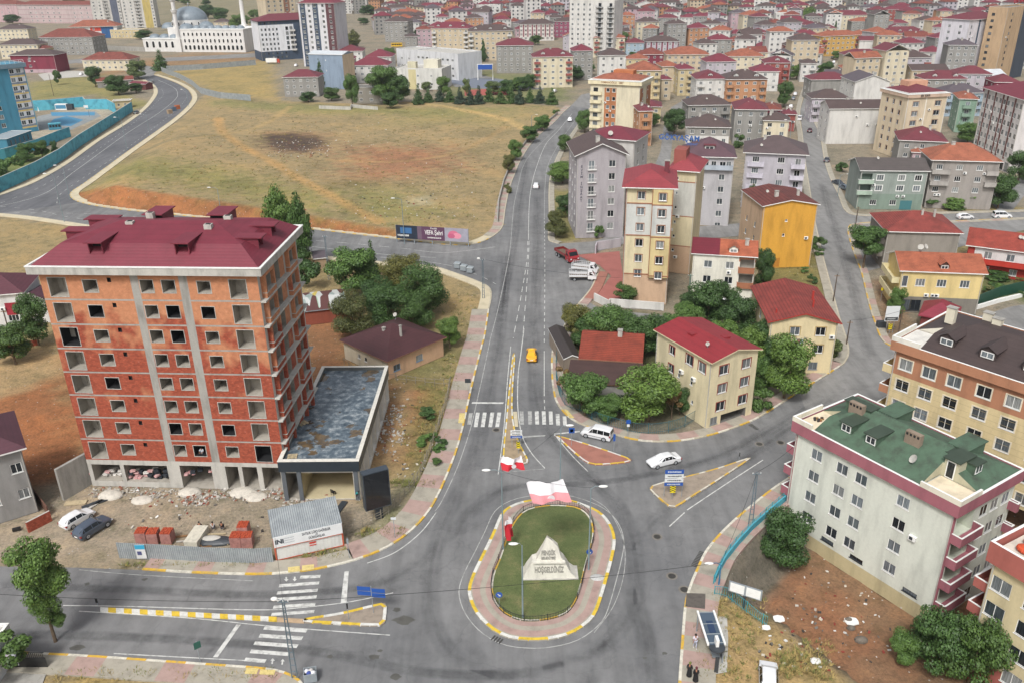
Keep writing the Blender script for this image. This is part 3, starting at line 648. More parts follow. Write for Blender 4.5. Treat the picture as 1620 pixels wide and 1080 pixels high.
class Bldg:
    def __init__(s, name, label, cat, A, B_, h, depth=10, z0=0, Rp=None, wall='cream', world=False, lite=False, rotk=1, group=None):
        if world: a, b = Vector(A[:2]), Vector(B_[:2])
        else: a, b = G(A[0], A[1], z0+h).to_2d(), G(B_[0], B_[1], z0+h).to_2d()
        ang = math.atan2((b-a).y, (b-a).x); w = (b-a).length
        if rotk != 1:
            m = (a+b)/2; ang = max(-.3, min(.3, ang*rotk)); w = abs(b.x-a.x)/max(.8, math.cos(ang)); a = m-Vector((math.cos(ang), math.sin(ang)))*w/2
        if Rp: 
            r = Rp if world else G(Rp[0], Rp[1], z0+h).to_2d(); n = Vector((-math.sin(ang), math.cos(ang))); depth = abs((Vector(r[:2])-b).dot(n))
        s.w, s.d, s.h, s.ang, s.a, s.z0 = w, depth, h, ang, a, z0
        s.root = empty(name, (a.x, a.y, z0), ang, label, cat, group)
        s.holes = {f: [] for f in 'FRBL'}; s.paints = {f: [] for f in 'FRBL'}; s.wm = WM(wall); s.extra = []; s.lite = lite; s.skip = ''
        s.cx = Vector((a.x, a.y))+Vector((math.cos(ang), math.sin(ang)))*w/2+Vector((-math.sin(ang), math.cos(ang)))*depth/2
    def L(s, f): return s.w if f in 'FB' else s.d
    def fr(s, f):      # origin, u axis, inward axis, angle
        w, d = s.w, s.d
        return {'F': (Vector((0,0,0)), Vector((1,0,0)), Vector((0,1,0)), 0), 'R': (Vector((w,0,0)), Vector((0,1,0)), Vector((-1,0,0)), PI/2),
                'B': (Vector((w,d,0)), Vector((-1,0,0)), Vector((0,-1,0)), PI), 'L': (Vector((0,d,0)), Vector((0,-1,0)), Vector((1,0,0)), -PI/2)}[f]
    def pt(s, f, u, y, z): o, ux, iy, _ = s.fr(f); return o+ux*u+iy*y+Vector((0,0,z))
    def win(s, f, us, zs, w=1.3, h=1.3, fr=M_WHITE, style=2, trim=None, name='window', frac=False):
        o, ux, iy, an = s.fr(f); L = s.L(f); me, pm = winmesh(w, h, fr, style, trim, s.lite)
        for u in us:
            if frac: u = u*L-w/2
            if u < .1 or u+w > L-.1: continue
            for z in zs:
                if z+h > s.h-.05: continue
                if not s.lite: s.holes[f].append((u, u+w, z, z+h, .13, None))
                q = inst(name, me, s.root, s.pt(f, u, 0, z), an)
                if pm: inst('pane', pm, q, (0, 0, 0))
    def loggia(s, f, u0, u1, z0, z1, depth=1.3, mat=None): s.holes[f].append((u0, u1, z0, z1, depth, mat or s.wm))
    def paint(s, f, u0, u1, z0, z1, col): s.paints[f].append((u0, u1, z0, z1, WM(col) if isinstance(col, str) else col))
    def balcony(s, f, u0, u1, z, depth=1.2, mat=None, cap=None, rail=False, ph=.95, items=False):
        mb = MB(); mat = mat or s.wm; cap = cap or mat; w = u1-u0; t = .1
        mb.box(0, -depth, -.15, w, 0, 0, mat)
        if rail:
            for i in range(int(w/.25)+1): mb.box(i*.25, -depth+.02, 0, i*.25+.03, -depth+.05, ph, mat)
            mb.box(0, -depth, ph, w, -depth+.06, ph+.05, cap); mb.box(0, -depth+.06, ph, .06, 0, ph+.05, cap); mb.box(w-.06, -depth+.06, ph, w, 0, ph+.05, cap)
        else:
            mb.box(0, -depth, 0, w, -depth+t, ph, mat); mb.box(0, -depth+t, 0, t, 0, ph, mat); mb.box(w-t, -depth+t, 0, w, 0, ph, mat)
            mb.box(-.03, -depth-.03, ph, w+.03, -depth+t+.03, ph+.06, cap); mb.box(-.03, -depth+t+.03, ph, t+.03, 0, ph+.06, cap); mb.box(w-t-.03, -depth+t+.03, ph, w+.03, 0, ph+.06, cap)
        o = mb.build('balcony', s.root, loc=s.pt(f, u0, 0, z)); o.rotation_euler = (0, 0, s.fr(f)[3]); return o
    def finish(s, gable=None, wallname='wall', floor=True):
        mb = MB(); h = s.h
        if not s.lite and h > 6 and s.wm != MATS.get('plaster_BRICK'):
            r = random.Random(int(s.w*99)); o_, ux_, iy_, an_ = s.fr('F')
            for u in (.12, s.w-.2): m_ = MB(); m_.box(u, -.12, .3, u+.1, -.02, h-.1, M_CONCL); m_.build('downpipe', s.root)
            for k in range(r.randint(1, 4)):
                u, z = r.uniform(.08, .9)*s.w, 2.9*r.randint(1, max(1, int(h/2.9)-1))+.4
                if not any(q[0]-.9 < u < q[1]+.1 and q[2]-.7 < z < q[3]+.1 for q in s.holes['F']): m_ = MB(); m_.box(u, -.35, z, u+.8, -.02, z+.55, M_WHITE); m_.box(u+.1, -.36, z+.08, u+.5, -.35, z+.47, M_DKMETAL); m_.build('air_conditioner', s.root)
        for f in 'FRBL':
            L = s.L(f); H = s.holes[f]; P = s.paints[f]
            zs = sorted({0, h} | {round(v, 3) for q in H for v in (q[2], q[3])} | {round(v, 3) for q in P for v in (max(0, q[2]), min(h, q[3]))})
            for z0, z1 in zip(zs, zs[1:]):
                zc = (z0+z1)/2; row = [q for q in H if q[2] < zc < q[3]]; pr = [q for q in P if q[2] < zc < q[3]]
                us = sorted({0, L} | {v for q in row for v in (q[0], q[1])} | {min(L, max(0, v)) for q in pr for v in (q[0], q[1])})
                for u0, u1 in zip(us, us[1:]):
                    uc = (u0+u1)/2
                    if any(q[0] < uc < q[1] for q in row): continue
                    mt = s.wm
                    for q in pr:
                        if q[0] < uc < q[1]: mt = q[4]
                    mb.face([s.pt(f, u0, 0, z0), s.pt(f, u1, 0, z0), s.pt(f, u1, 0, z1), s.pt(f, u0, 0, z1)], mt)
            for (u0, u1, z0, z1, dp, mt) in H:
                mm = mt or s.wm; c = [(u0, z0), (u1, z0), (u1, z1), (u0, z1)]
                for i in range(4):
                    a, b = c[i], c[(i+1) % 4]; mb.face([s.pt(f, a[0], 0, a[1]), s.pt(f, a[0], dp, a[1]), s.pt(f, b[0], dp, b[1]), s.pt(f, b[0], 0, b[1])][::-1], mm)
                if mt: mb.face([s.pt(f, u0, dp, z0), s.pt(f, u1, dp, z0), s.pt(f, u1, dp, z1), s.pt(f, u0, dp, z1)], mt)
                elif True: mb.face([s.pt(f, u0, dp, z0), s.pt(f, u1, dp, z0), s.pt(f, u1, dp, z1), s.pt(f, u0, dp, z1)], M_DARK)
        mb.face([(0, 0, h), (s.w, 0, h), (s.w, s.d, h), (0, s.d, h)], s.wm)
        if gable:   # (axis, rise)
            ax, rise = gable
            if ax == 'x': tr = [[(s.w, 0, h), (s.w, s.d, h), (s.w, s.d/2, h+rise)], [(0, s.d, h), (0, 0, h), (0, s.d/2, h+rise)]]
            else: tr = [[(0, 0, h), (s.w, 0, h), (s.w/2, 0, h+rise)], [(s.w, s.d, h), (0, s.d, h), (s.w/2, s.d, h+rise)]]
            for q in tr: mb.face(q, s.wm)
        return mb.build(wallname, s.root)
    def roof(s, kind='hip', mat=None, over=.5, rise=None, ax=None, edge=None, box=None, z=None, name='roof', t=.18):
        """hip, gable or half-shed roof over a rectangle (default: the whole plan)"""
        x0, y0, x1, y1 = box or (0, 0, s.w, s.d); z = s.h if z is None else z; edge = edge or M_WHITE
        W, D = x1-x0, y1-y0; ax = ax or ('x' if W >= D else 'y'); rise = rise or .22*min(W, D)
        sl = rise/(min(W, D)/2 if kind == 'hip' else (D/2 if ax == 'x' else W/2)); zb = z-sl*over*.4
        X0, Y0, X1, Y1 = x0-over, y0-over, x1+over, y1+over; zt = z+rise; mb = MB()
        if kind == 'hip':
            m = min(X1-X0, Y1-Y0)/2
            if ax == 'x': r0, r1 = (X0+m, (Y0+Y1)/2), (X1-m, (Y0+Y1)/2)
            else: r0, r1 = ((X0+X1)/2, Y0+m), ((X0+X1)/2, Y1-m)
            if abs(r0[0]-r1[0])+abs(r0[1]-r1[1]) < .3: r1 = (r0[0]+(.15 if ax == 'x' else 0), r0[1]+(.15 if ax == 'y' else 0))
        else:
            if ax == 'x': r0, r1 = (X0, (Y0+Y1)/2), (X1, (Y0+Y1)/2)
            else: r0, r1 = ((X0+X1)/2, Y0), ((X0+X1)/2, Y1)
        for dz, flip, mt in ((t, False, mat), (0, True, edge)):
            c = [(X0, Y0, zb+dz), (X1, Y0, zb+dz), (X1, Y1, zb+dz), (X0, Y1, zb+dz)]; a, b = (*r0, zt+dz), (*r1, zt+dz)
            fs = [[c[0], c[1], b, a], [c[2], c[3], a, b], [c[3], c[0], a], [c[1], c[2], b]] if ax == 'x' else [[c[1], c[2], b, a], [c[3], c[0], a, b], [c[0], c[1], a], [c[2], c[3], b]]
            if kind == 'gable': fs = fs[:2]
            for q in fs: mb.face(q[::-1] if flip else q, mt)
        bt = [(X0, Y0), (X1, Y0), (X1, Y1), (X0, Y1)]
        if kind == 'hip':
            for i in range(4):
                p, q = bt[i], bt[(i+1) % 4]; mb.face([(*p, zb), (*q, zb), (*q, zb+t), (*p, zb+t)], edge)
        else:
            a, b = r0, r1
            ends = [(bt[3], a, bt[0]), (bt[1], b, bt[2])] if ax == 'x' else [(bt[0], a, bt[1]), (bt[2], b, bt[3])]
            lo = [(bt[0], bt[1]), (bt[2], bt[3])] if ax == 'x' else [(bt[1], bt[2]), (bt[3], bt[0])]
            for p, q in lo: mb.face([(*p, zb), (*q, zb), (*q, zb+t), (*p, zb+t)], edge)
            for p, m_, q in ends:
                mb.face([(*p, zb), (*m_, zt), (*m_, zt+t), (*p, zb+t)], edge); mb.face([(*m_, zt), (*q, zb), (*q, zb+t), (*m_, zt+t)], edge)
        rf = mb.build(name, s.root); s.rf = rf; s.rz = lambda x, y: None; s.rinfo = (x0, y0, x1, y1, z, rise, ax); return rf
    def flat(s, mat=None, ph=.6, pm=None, cap=None, over=0.0, t=.2):
        mb = MB(); mat = mat or M_CONCD; pm = pm or s.wm; cap = cap or M_WHITE; w, d, h = s.w, s.d, s.h; o = over
        mb.box(t-o, t-o, h+.002, w-t+o, d-t+o, h+.1, mat)
        for q in ((-o, -o, w+o, t-o), (-o, d-t+o, w+o, d+o), (-o, t-o, t-o, d-t+o), (w-t+o, t-o, w+o, d-t+o)):
            mb.box(q[0], q[1], h, q[2], q[3], h+ph, pm); mb.box(q[0]-.03, q[1]-.03 if q[3]-q[1] < 1 else q[1], h+ph, q[2]+.03, q[3]+.03 if q[3]-q[1] < 1 else q[3], h+ph+.06, cap)
        s.rf = mb.build('roof', s.root); return s.rf
    def chim(s, x, y, z, w=.7, d=.7, h=1.2, mat=None, cap=True):
        mb = MB(); mat = mat or M_CONCL; mb.box(x-w/2, y-d/2, z-.8, x+w/2, y+d/2, z+h, mat)
        if cap: mb.box(x-w/2-.08, y-d/2-.08, z+h, x+w/2+.08, y+d/2+.08, z+h+.1, M_CONC)
        return mb.build('chimney', s.rf)
    def dish(s, x, y, z, a=0.3, r=.38):
        mb = MB(); mb.tube([(x, y, z-.6), (x, y, z+.35)], .04, M_METAL, 6)
        d = Vector((math.sin(a)*.8, -math.cos(a)*.8, .6)).normalized(); e1 = d.orthogonal().normalized(); e2 = d.cross(e1); c = Vector((x, y, z+.45))
        ring = [c+d*.12+(e1*math.cos(q*PI/6)+e2*math.sin(q*PI/6))*r for q in range(12)]; ri = [c+(e1*math.cos(q*PI/6)+e2*math.sin(q*PI/6))*r*.5-d*.03+d*.06 for q in range(12)]
        for i in range(12):
            j = (i+1) % 12; mb.face([ring[i], ring[j], ri[j], ri[i]], M_CONCL); mb.face([ring[i]-d*.03, ri[i]-d*.03, ri[j]-d*.03, ring[j]-d*.03], M_METAL)
        mb.face(ri, M_CONCL); mb.tube([c, c+d*.45], .015, M_METAL, 4); return mb.build('satellite_dish', s.rf)
    def dormer(s, x, y, z, w=1.6, h=1.4, l=2.6, ang=0, mat=None, cheek=None, flatt=True, winm=True):
        """dormer whose window faces local -y turned by ang; x,y,z = bottom middle of its front"""
        mb = MB(); mat = mat or M_DARK; cheek = cheek or mat; M = Matrix.Translation((x, y, z)) @ Matrix.Rotation(ang, 4, 'Z')
        mb.box(-w/2, 0, -.6, w/2, l, h, cheek, M); P = lambda *q: M @ Vector(q)
        if flatt: mb.box(-w/2-.15, -.25, h, w/2+.15, l+.2, h+.12, mat, M)
        else:
            for sg in (1, -1):
                q = [P(0, -.3, h+.7), P(sg*(w/2+.2), -.3, h), P(sg*(w/2+.2), l+.6, h), P(0, l+.6, h+.7)]; mb.face(q if sg > 0 else q[::-1], mat)
            mb.face([P(-w/2, -.0, h), P(w/2, 0, h), P(0, 0, h+.6)], cheek)
        o = mb.build('dormer', s.rf)
        if winm:
            me, pm = winmesh(w*.8, h*.75, M_WHITE, 2, None, True); q = inst('window', me, o, M @ Vector((-w*.4, -.01, h*.15)), ang)
        return o
HL = []
def reg(b): HL.append(b); return b
LAND = []
def house(c, X0, Y0, X1, Y1, n, d, wall, kind, rc, ex='', label=None, z0=0, name=None):
    a, b = cr(c, X0, Y0), cr(c, X1, Y1); h = 2.85*n+.5; g = G((a[0]+b[0])/2, (a[1]+b[1])/2, z0+h); dist = g.y; d = d*1.22
    rk = 1 if dist < 190 else max(.25, 1-(dist-190)/200)
    far = dist > 330
    B = Bldg(name or ('apartment_building' if n > 3 else 'house'), 'x', 'building' if n > 3 else 'house', a, b, h, d, z0, wall=wall, lite=far, rotk=rk)
    r = random.Random(int(X0*3+Y0*7+c)); B.meta = (wall, rc, n, kind, label, ex)
    B.xy = PX((B.cx.x, B.cx.y, z0+h)); B.auto = label is None
    ww = r.choice((1.2, 1.4, 1.5)); wh = r.choice((1.2, 1.3)); zs = [.95+2.85*k+.25 for k in range(n)]
    trim = None
    if 't' in ex: trim = WM('brown')
    fcol = M_WHITE
    nf = max(1, int(B.w/3.3)); us = [(i+.5)/nf for i in range(nf)]
    bal = set()
    if 'b' in ex: bal = {0} if 'l' in ex else {nf-1}
    if 'B' in ex: bal = {0, nf-1} if nf > 2 else {0}
    bc = WM('red') if 'p' in ex else (WM('white') if 'w' in ex else (WM('brown') if 'k' in ex else B.wm))
    if '0' not in ex:
        B.win('F', [u for i, u in enumerate(us) if i not in bal], zs, ww, wh, fcol, 2, trim, frac=True)
        for i in bal:
            u = us[i]*B.w; bw = min(3.0, B.w/nf*.9)
            for z in zs[(1 if n > 2 else 0):]:
                B.win('F', [max(.15, u-.7)], [z-.85], 1.4, 2.05, name='balcony_door')
                if not far or True: B.balcony('F', max(.05, u-bw/2), min(B.w-.05, u+bw/2), z-.95, 1.2, bc, M_WHITE if 'p' in ex else None)
            B.win('F', [max(.15, u-.6)], zs[:1] if n > 2 else [], 1.2, 1.2)
    if '1' not in ex and kind != 'none':
        ns = max(1, int(d/4.5)); side = 'L' if B.xy[0] > 900 else 'R'
        B.win(side, [(i+.5)/ns for i in range(ns)], zs, 1.1, 1.2, fcol, 2, trim, frac=True)
    if 's' in ex:      # coloured vertical strips
        for i in range(nf+1):
            u = i/nf*B.w; B.paint('F', u-.45, u+.45, 2.8, h, 'maroon')
    if 'z' in ex: B.paint('F', 0, B.w, 0, 2.8, 'brown')
    if 'g' in ex: B.paint('F', 0, B.w, h-2.85, h, 'grey')
    if kind == 'hip': B.finish(); B.roof('hip', RM(rc), .5, r.uniform(.2, .26)*min(B.w, B.d))
    elif kind in ('gx', 'gy'):
        rise = .19*(B.d if kind == 'gx' else B.w); B.finish((kind[1], rise)); B.roof('gable', RM(rc), .45, rise, kind[1])
    elif kind == 'flat': B.finish(); B.flat(M_CONCL if rc == 'grey' else RM(rc))
    if kind != 'flat':
        x0, y0, x1, y1, z, rise, ax = B.rinfo
        if far:
            if r.random() < .45: B.chim(B.w*r.uniform(.3, .7), B.d*.45, z+rise*.8, .8, .8, .9)
        else:
            for _ in range(r.randint(1, 2)): B.chim(B.w*r.uniform(.25, .75), B.d*r.uniform(.4, .6), z+rise*.75, .7, .7, 1.2)
            B.dish(B.w*r.uniform(.2, .8), B.d*.25, z+rise*.5, r.uniform(-.4, .6), .36)
        if 'd' in ex:
            for i in range(max(1, int(B.w/7))):
                B.dormer(B.w*(i+.5)/max(1, int(B.w/7)), B.d*.12, z+rise*.12, 1.9, 1.3, B.d*.25, 0, RM(rc), WM('white'), False)
    reg(B); return B
T = [
# tile 3, upper middle
(3,740,447,945,450,5,12,'yellow','hip','orange','b'),(3,552,352,722,352,6,10,'white','hip','brown','1'),(3,135,365,385,357,5,11,'cream','hip','dkred','Bpd'),
(3,-100,290,132,290,5,13,'grey','hip','dkred',''),(3,385,325,512,322,5,11,'grey','hip','wine',''),(3,45,155,268,155,4,11,'white','hip','brown','st'),(3,272,138,462,136,4,10,'magenta','hip','brown',''),
(3,-60,98,85,95,3,10,'white','hip','dkred',''),(3,200,82,362,78,3,12,'white','hip','orange','1'),(3,655,80,765,78,4,10,'grey','hip','wine','k'),
(3,320,230,512,236,3,12,'lav','gy','orange',''),(3,515,240,718,242,4,11,'cream','hip','orange','Bp'),(3,720,272,838,275,3,10,'blue','hip','dkred',''),(3,845,264,1058,266,3,11,'lav','hip','brown','s'),
(3,768,178,932,182,3,11,'grey','hip','orange','1'),(3,905,155,1085,160,3,12,'yellow','hip','orange',''),(3,1115,203,1288,206,3,11,'white','hip','red',''),(3,975,345,1255,350,3,14,'beige','hip','orange','t'),
(3,722,372,862,378,3,10,'yellow','hip','orange',''),(3,800,345,968,348,2,11,'maroon','hip','red',''),(3,1165,500,1352,502,4,12,'white','hip','dkred','bld'),(3,1353,503,1622,506,4,12,'orange','hip','brown','Bd'),
(3,955,425,1060,420,4,11,'beige','hip','orange','1'),(3,1055,440,1155,438,4,10,'yellow','hip','wine','b'),(3,948,505,1008,503,3,8,'beige','hip','wine',''),(3,815,672,948,682,2,9,'yellow','hip','dkred',''),
(3,805,705,892,703,4,9,'orange','hip','dkred','b'),(3,1118,668,1385,665,3,10,'grey','hip','brown','b'),(3,1105,800,1385,812,3,10,'white','hip','brown','g'),
(3,1408,690,1625,700,4,12,'grey','hip','dkred','1'),(3,1362,355,1605,362,3,12,'cream','hip','orange',''),(3,1415,240,1528,246,3,10,'cream','hip','wine',''),(3,1530,208,1622,206,4,10,'red','hip','dkred','s'),
(3,1422,128,1622,132,3,11,'yellow','hip','brown',''),(3,1065,112,1315,108,3,10,'lav','hip','wine','B'),(3,1305,165,1520,172,2,10,'white','hip','wine',''),(3,918,102,1065,106,3,10,'pink','hip','dkred',''),
(3,1235,395,1420,390,3,11,'lav','hip','wine',''),(3,1150,290,1345,310,2,12,'grey','gx','orange',''),(3,780,30,905,30,5,10,'white','gy','wine',''),(3,540,208,740,200,2,10,'red','gx','brown','1'),
(3,1060,215,1110,214,2,9,'yellow','hip','brown',''),(3,90,45,200,45,3,10,'white','hip','brown',''),(3,410,245,515,247,3,8,'lav','hip','brown','1'),(3,620,45,760,42,3,10,'grey','hip','wine',''),
(3,1240,225,1400,238,2,10,'grey','gx','brown','1'),(3,845,130,930,128,3,8,'white','hip','brown',''),(3,1080,35,1180,33,3,9,'beige','hip','orange',''),(3,940,60,1060,58,2,9,'pink','hip','red',''),
# tile 4, upper right
(4,-20,100,42,100,3,9,'grey','hip','brown',''),(4,42,88,222,92,4,10,'white','flat','grey','1'),(4,0,252,120,256,3,9,'white','hip','dkred','s'),(4,108,288,348,294,4,11,'red','hip','brown','dw'),
(4,-30,395,155,405,4,11,'red','hip','dkred','bd'),(4,200,398,322,408,3,9,'white','hip','brown','b'),(4,140,220,342,228,3,10,'lav','hip','wine','1'),(4,278,120,356,126,3,8,'ochre','hip','brown',''),
(4,385,98,655,98,4,11,'cream','hip','dkred',''),(4,520,135,808,138,3,10,'grey','hip','orange','1'),(4,405,248,525,208,4,9,'ochre','hip','orange','Bp'),(4,525,220,740,222,3,10,'orange','hip','orange','b'),
(4,555,252,802,266,3,9,'white','gx','dkred','01'),(4,472,345,738,352,3,9,'cream','hip','dkred','1'),(4,468,432,695,440,2,9,'pink','hip','orange',''),(4,718,368,1040,366,4,11,'lav','hip','brown','bp'),
(4,740,212,1005,208,3,11,'yellow','hip','dkred','d'),(4,855,245,1125,242,3,9,'red','hip','orange',''),(4,822,280,1112,284,2,8,'green','gx','orange','1'),(4,1098,230,1242,246,4,10,'grey','hip','brown','b'),
(4,1145,155,1282,152,3,9,'pink','hip','wine',''),(4,1005,175,1140,182,3,9,'brown','hip','slate',''),(4,948,135,1138,132,3,9,'white','hip','dkred',''),(4,272,505,538,508,3,10,'grey','hip','dkred','0'),
(4,340,468,545,492,2,9,'grey','gx','slate','0'),(4,550,520,776,520,4,14,'white','gy','slate','0'),(4,268,618,530,632,3,9,'lav','hip','brown','bl'),(4,390,690,740,690,4,9,'white','gx','brown','0'),
(4,985,500,1272,505,3,10,'grey','hip','dkred','d'),(4,905,445,1150,448,3,9,'beige','gx','brown',''),(4,1275,492,1492,478,2,10,'blue','gx','white',''),(4,1410,515,1625,530,3,10,'maroon','hip','dkred',''),
(4,1118,590,1375,590,3,9,'blue','hip','slate','B'),(4,1178,615,1368,642,4,11,'green','hip','orange','Bl'),(4,820,880,1150,908,3,11,'grey','hip','dkred','1'),(4,890,950,1010,980,2,8,'pink','hip','orange',''),
(4,0,30,140,28,3,10,'beige','hip','orange',''),(4,290,45,460,45,3,9,'yellow','hip','wine','B'),(4,600,50,740,50,3,10,'white','hip','slate','B'),(4,745,62,930,60,4,10,'red','hip','wine','b'),
(4,950,20,1080,22,3,9,'white','gy','dkred',''),(4,1180,90,1290,92,2,9,'maroon','hip','dkred',''),(4,1040,80,1160,78,2,9,'yellow','hip','slate',''),(4,1090,40,1250,38,2,9,'grey','hip','wine',''),
(4,-40,690,90,702,3,9,'maroon','hip','red','1'),(4,80,720,185,730,2,6,'red','hip','dkred',''),(4,-30,760,140,770,3,8,'cream','hip','brown',''),(4,150,840,60,840,1,1,'grey','none','grey','') ,
# tile 2, upper left of middle
(2,512,328,672,324,3,12,'white','hip','dkred',''),(2,555,375,622,372,4,8,'beige','hip','wine',''),(2,602,414,830,416,3,11,'white','hip','wine',''),
(2,692,360,852,362,3,11,'white','hip','wine',''),(2,172,490,388,490,3,10,'grey','hip','dkred','1'),(2,815,135,955,142,5,12,'grey','hip','brown','b'),(2,960,126,1052,126,4,10,'orange','hip','brown',''),
(2,1118,172,1340,190,6,12,'beige','hip','wine','Bwd'),(2,1342,200,1622,196,6,12,'beige','hip','brown','Bwd'),(2,1012,190,1112,186,4,11,'pink','hip','red',''),(2,940,235,1020,232,3,10,'grey','hip','brown',''),
(2,1275,100,1385,100,4,10,'white','hip','dkred',''),(2,1410,45,1540,35,6,12,'white','flat','grey','b'),(2,1520,100,1625,98,4,11,'cream','hip','dkred',''),(2,1000,105,1160,108,3,12,'orange','hip','dkred',''),
(2,860,82,1030,85,3,12,'orange','hip','orange',''),(2,800,98,1010,108,3,11,'beige','hip','brown',''),(2,1120,72,1320,76,4,12,'orange','hip','orange',''),(2,1030,38,1180,40,4,10,'beige','hip','wine',''),(2,810,55,950,50,4,10,'lav','hip','brown',''),
# tile 1, upper left
(1,255,238,572,238,4,16,'grey','hip','red','bl'),(1,528,380,808,382,2,12,'cream','hip','red',''),(1,-20,188,172,185,3,12,'cream','hip','brown',''),(1,0,285,228,285,3,11,'cream','hip','brown',''),
(1,80,310,272,312,2,9,'yellow','hip','red','1'),(1,720,190,855,200,2,12,'yellow','flat','grey',''),(1,1350,142,1440,142,1,10,'beige','hip','brown','1'),
]
for r_ in T:
    if r_[7] == 'none' or r_[8] == 'none': continue
    house(*r_)
# orange and cream tower
b = Bldg(AB, 'cream six-storey tower with orange window strips and orange hip roof beside the main road', 'building', cr(3,497,530), cr(3,812,545), 18.6, 14, wall='cfc7ae')
h = b.h
b.paint('F', b.w*.29, b.w*.53, 0, h-1.2, 'a9714c'); b.paint('R', 0, b.d*.3, 0, h-1.2, 'a9714c'); b.paint('R', b.d*.6, b.d, 0, h-1.2, 'a9714c')
zs = [1.2+2.95*k for k in range(6)]
b.win('F', [.11], [z-.2 for z in zs], 1.9, 1.6, M_WHITE, 1, frac=True); b.win('F', [.36, .48], zs, 1.2, 1.3, M_WHITE, 1, frac=True); b.win('R', [.25, .7], zs, 1.1, 1.2, M_WHITE, 1, frac=True)
for z in zs: b.balcony('F', .1, b.w*.24, z-1.0, .7, WM('d9cfae'))
b.finish(); mb = MB(); mb.box(-.7, -.7, h, b.w+.7, b.d+.7, h+1.3, WM('d9cfae')); mb.box(-.8, -.8, h+1.3, b.w+.8, b.d+.8, h+1.4, M_WHITE); mb.build('parapet', b.root)
b.roof('hip', RM('orange'), -.2, 1.8, z=h+1.5); mb = MB(); mb.box(b.w*.35, b.d*.45, h+1.5, b.w*.75, b.d*.75, h+4.2, WM('b5714a')); mb.build('stair_tower', b.root)
lettering('OSMANOĞLU   SMT', .95, wallm('8a5a3a'), b.root, (b.w*.45, -.73, h+.7), (PI/2, 0, 0), .02, .01); reg(b)
# white tower upper middle with dark balconies
b = Bldg(AB, 'tall white block with rows of dark balconies rising above the roofs at top centre', 'building', cr(3,365,12), cr(3,650,16), 33, 15, wall='white')
zs = [1.2+2.95*k for k in range(11)]; b.win('F', [.07,.2,.33,.46], zs, 1.3, 1.4, frac=True, style=2)
b.win('F', [.68,.92], [z-.3 for z in zs], 1.9, 2, M_DKMETAL, 2, frac=True)
for z in zs:
    b.balcony('F', b.w*.6, b.w*.76, z-.9, 1.1, M_DKMETAL, rail=True); b.balcony('F', b.w*.85, b.w*.99, z-.9, 1.1, M_DKMETAL, rail=True)
b.finish(); b.flat(RM('orange'), 1.0, WM('white')); reg(b)
# navy and white block
b = Bldg(AB, 'navy and white seven-storey block with dark red roof left of the tall white towers', 'building', cr(2,8,138), cr(2,402,120), 24, 20, wall='d8dade')
h = b.h; b.paint('F', 0, b.w, 0, 5.6, 'navy'); b.paint('F', 0, b.w, h-2.4, h, 'navy'); b.paint('F', b.w*.56, b.w*.74, 0, h, 'navy'); b.paint('L', 0, b.d, 0, 5.6, 'navy')
zs = [6.4+2.95*k for k in range(5)]+[h-2.0]; b.win('F', [.05,.11,.17,.23,.29], zs, 1.1, 1.4, M_DKMETAL, 1, frac=True); b.win('F', [.05,.12,.19,.26,.33,.4], [1.2,3.6], 1.2, 1.3, M_DKMETAL, 1, frac=True)
b.win('F', [.45], zs[:5], 1.7, 2, M_DKMETAL, 1, frac=True); b.win('F', [.52,.8,.92], zs[:5], 1.9, 2, M_DKMETAL, 2, frac=True)
for z in zs[:5]: b.balcony('F', b.w*.5, b.w*.575, z-.8, 1.2, WM('white')); b.balcony('F', b.w*.75, b.w*.86, z-.8, 1.2, WM('white'))
b.finish(); b.roof('hip', RM('dkred'), .8, 3.6, edge=WM('navy')); reg(b)
# the tall white tower and the brown and white tower
b = Bldg('apartment_tower', 'tallest white tower with rows of dark windows and balconies, cut by the top edge', 'tower block', (527,-70), (606,-72), 52, 22, wall='d2d0cf')
zs = [1.4+2.95*k for k in range(17)]; b.win('F', [.56,.66,.77], zs, 1.5, 1.5, M_WHITE, 1, frac=True); b.win('F', [.12,.3,.43,.9], [z-.3 for z in zs], 2, 1.9, M_DKMETAL, 2, frac=True)
for z in zs: b.balcony('F', b.w*.05, b.w*.19, z-.8, 1.1, WM('cfcdca')); b.balcony('F', b.w*.85, b.w*.95, z-.8, 1.1, WM('cfcdca'))
b.finish(); b.flat(M_CONCL); reg(b)
b = Bldg('apartment_tower', 'brown and white tower block with slate strips right of the navy block', 'tower block', cr(2,262,22), cr(2,492,22), 36, 16, wall='cbcacd')
b.paint('F', b.w*.05, b.w*.2, 0, 36, 'navy'); b.paint('F', b.w*.4, b.w*.55, 0, 36, 'navy'); b.paint('F', b.w*.76, b.w, 0, 36, '5d3c40')
zs = [1.4+2.95*k for k in range(12)]; b.win('F', [.12,.3,.46,.68,.88], zs, 1.5, 1.6, M_WHITE, 2, frac=True); b.finish(); b.roof('hip', RM('wine'), .6, 3); reg(b)
b = Bldg('apartment_tower', 'beige tower block with brown window strips cut by the top edge', 'tower block', (419,-2), (466,-4), 34, 16, wall='beige')
zs = [1.4+2.95*k for k in range(11)]; b.win('F', [.1,.3,.5,.7,.9], zs, 1.5, 1.5, M_WHITE, 2, frac=True); b.paint('F', b.w*.6, b.w*.8, 0, 34, 'brown'); b.finish(); b.flat(M_CONCL); reg(b)
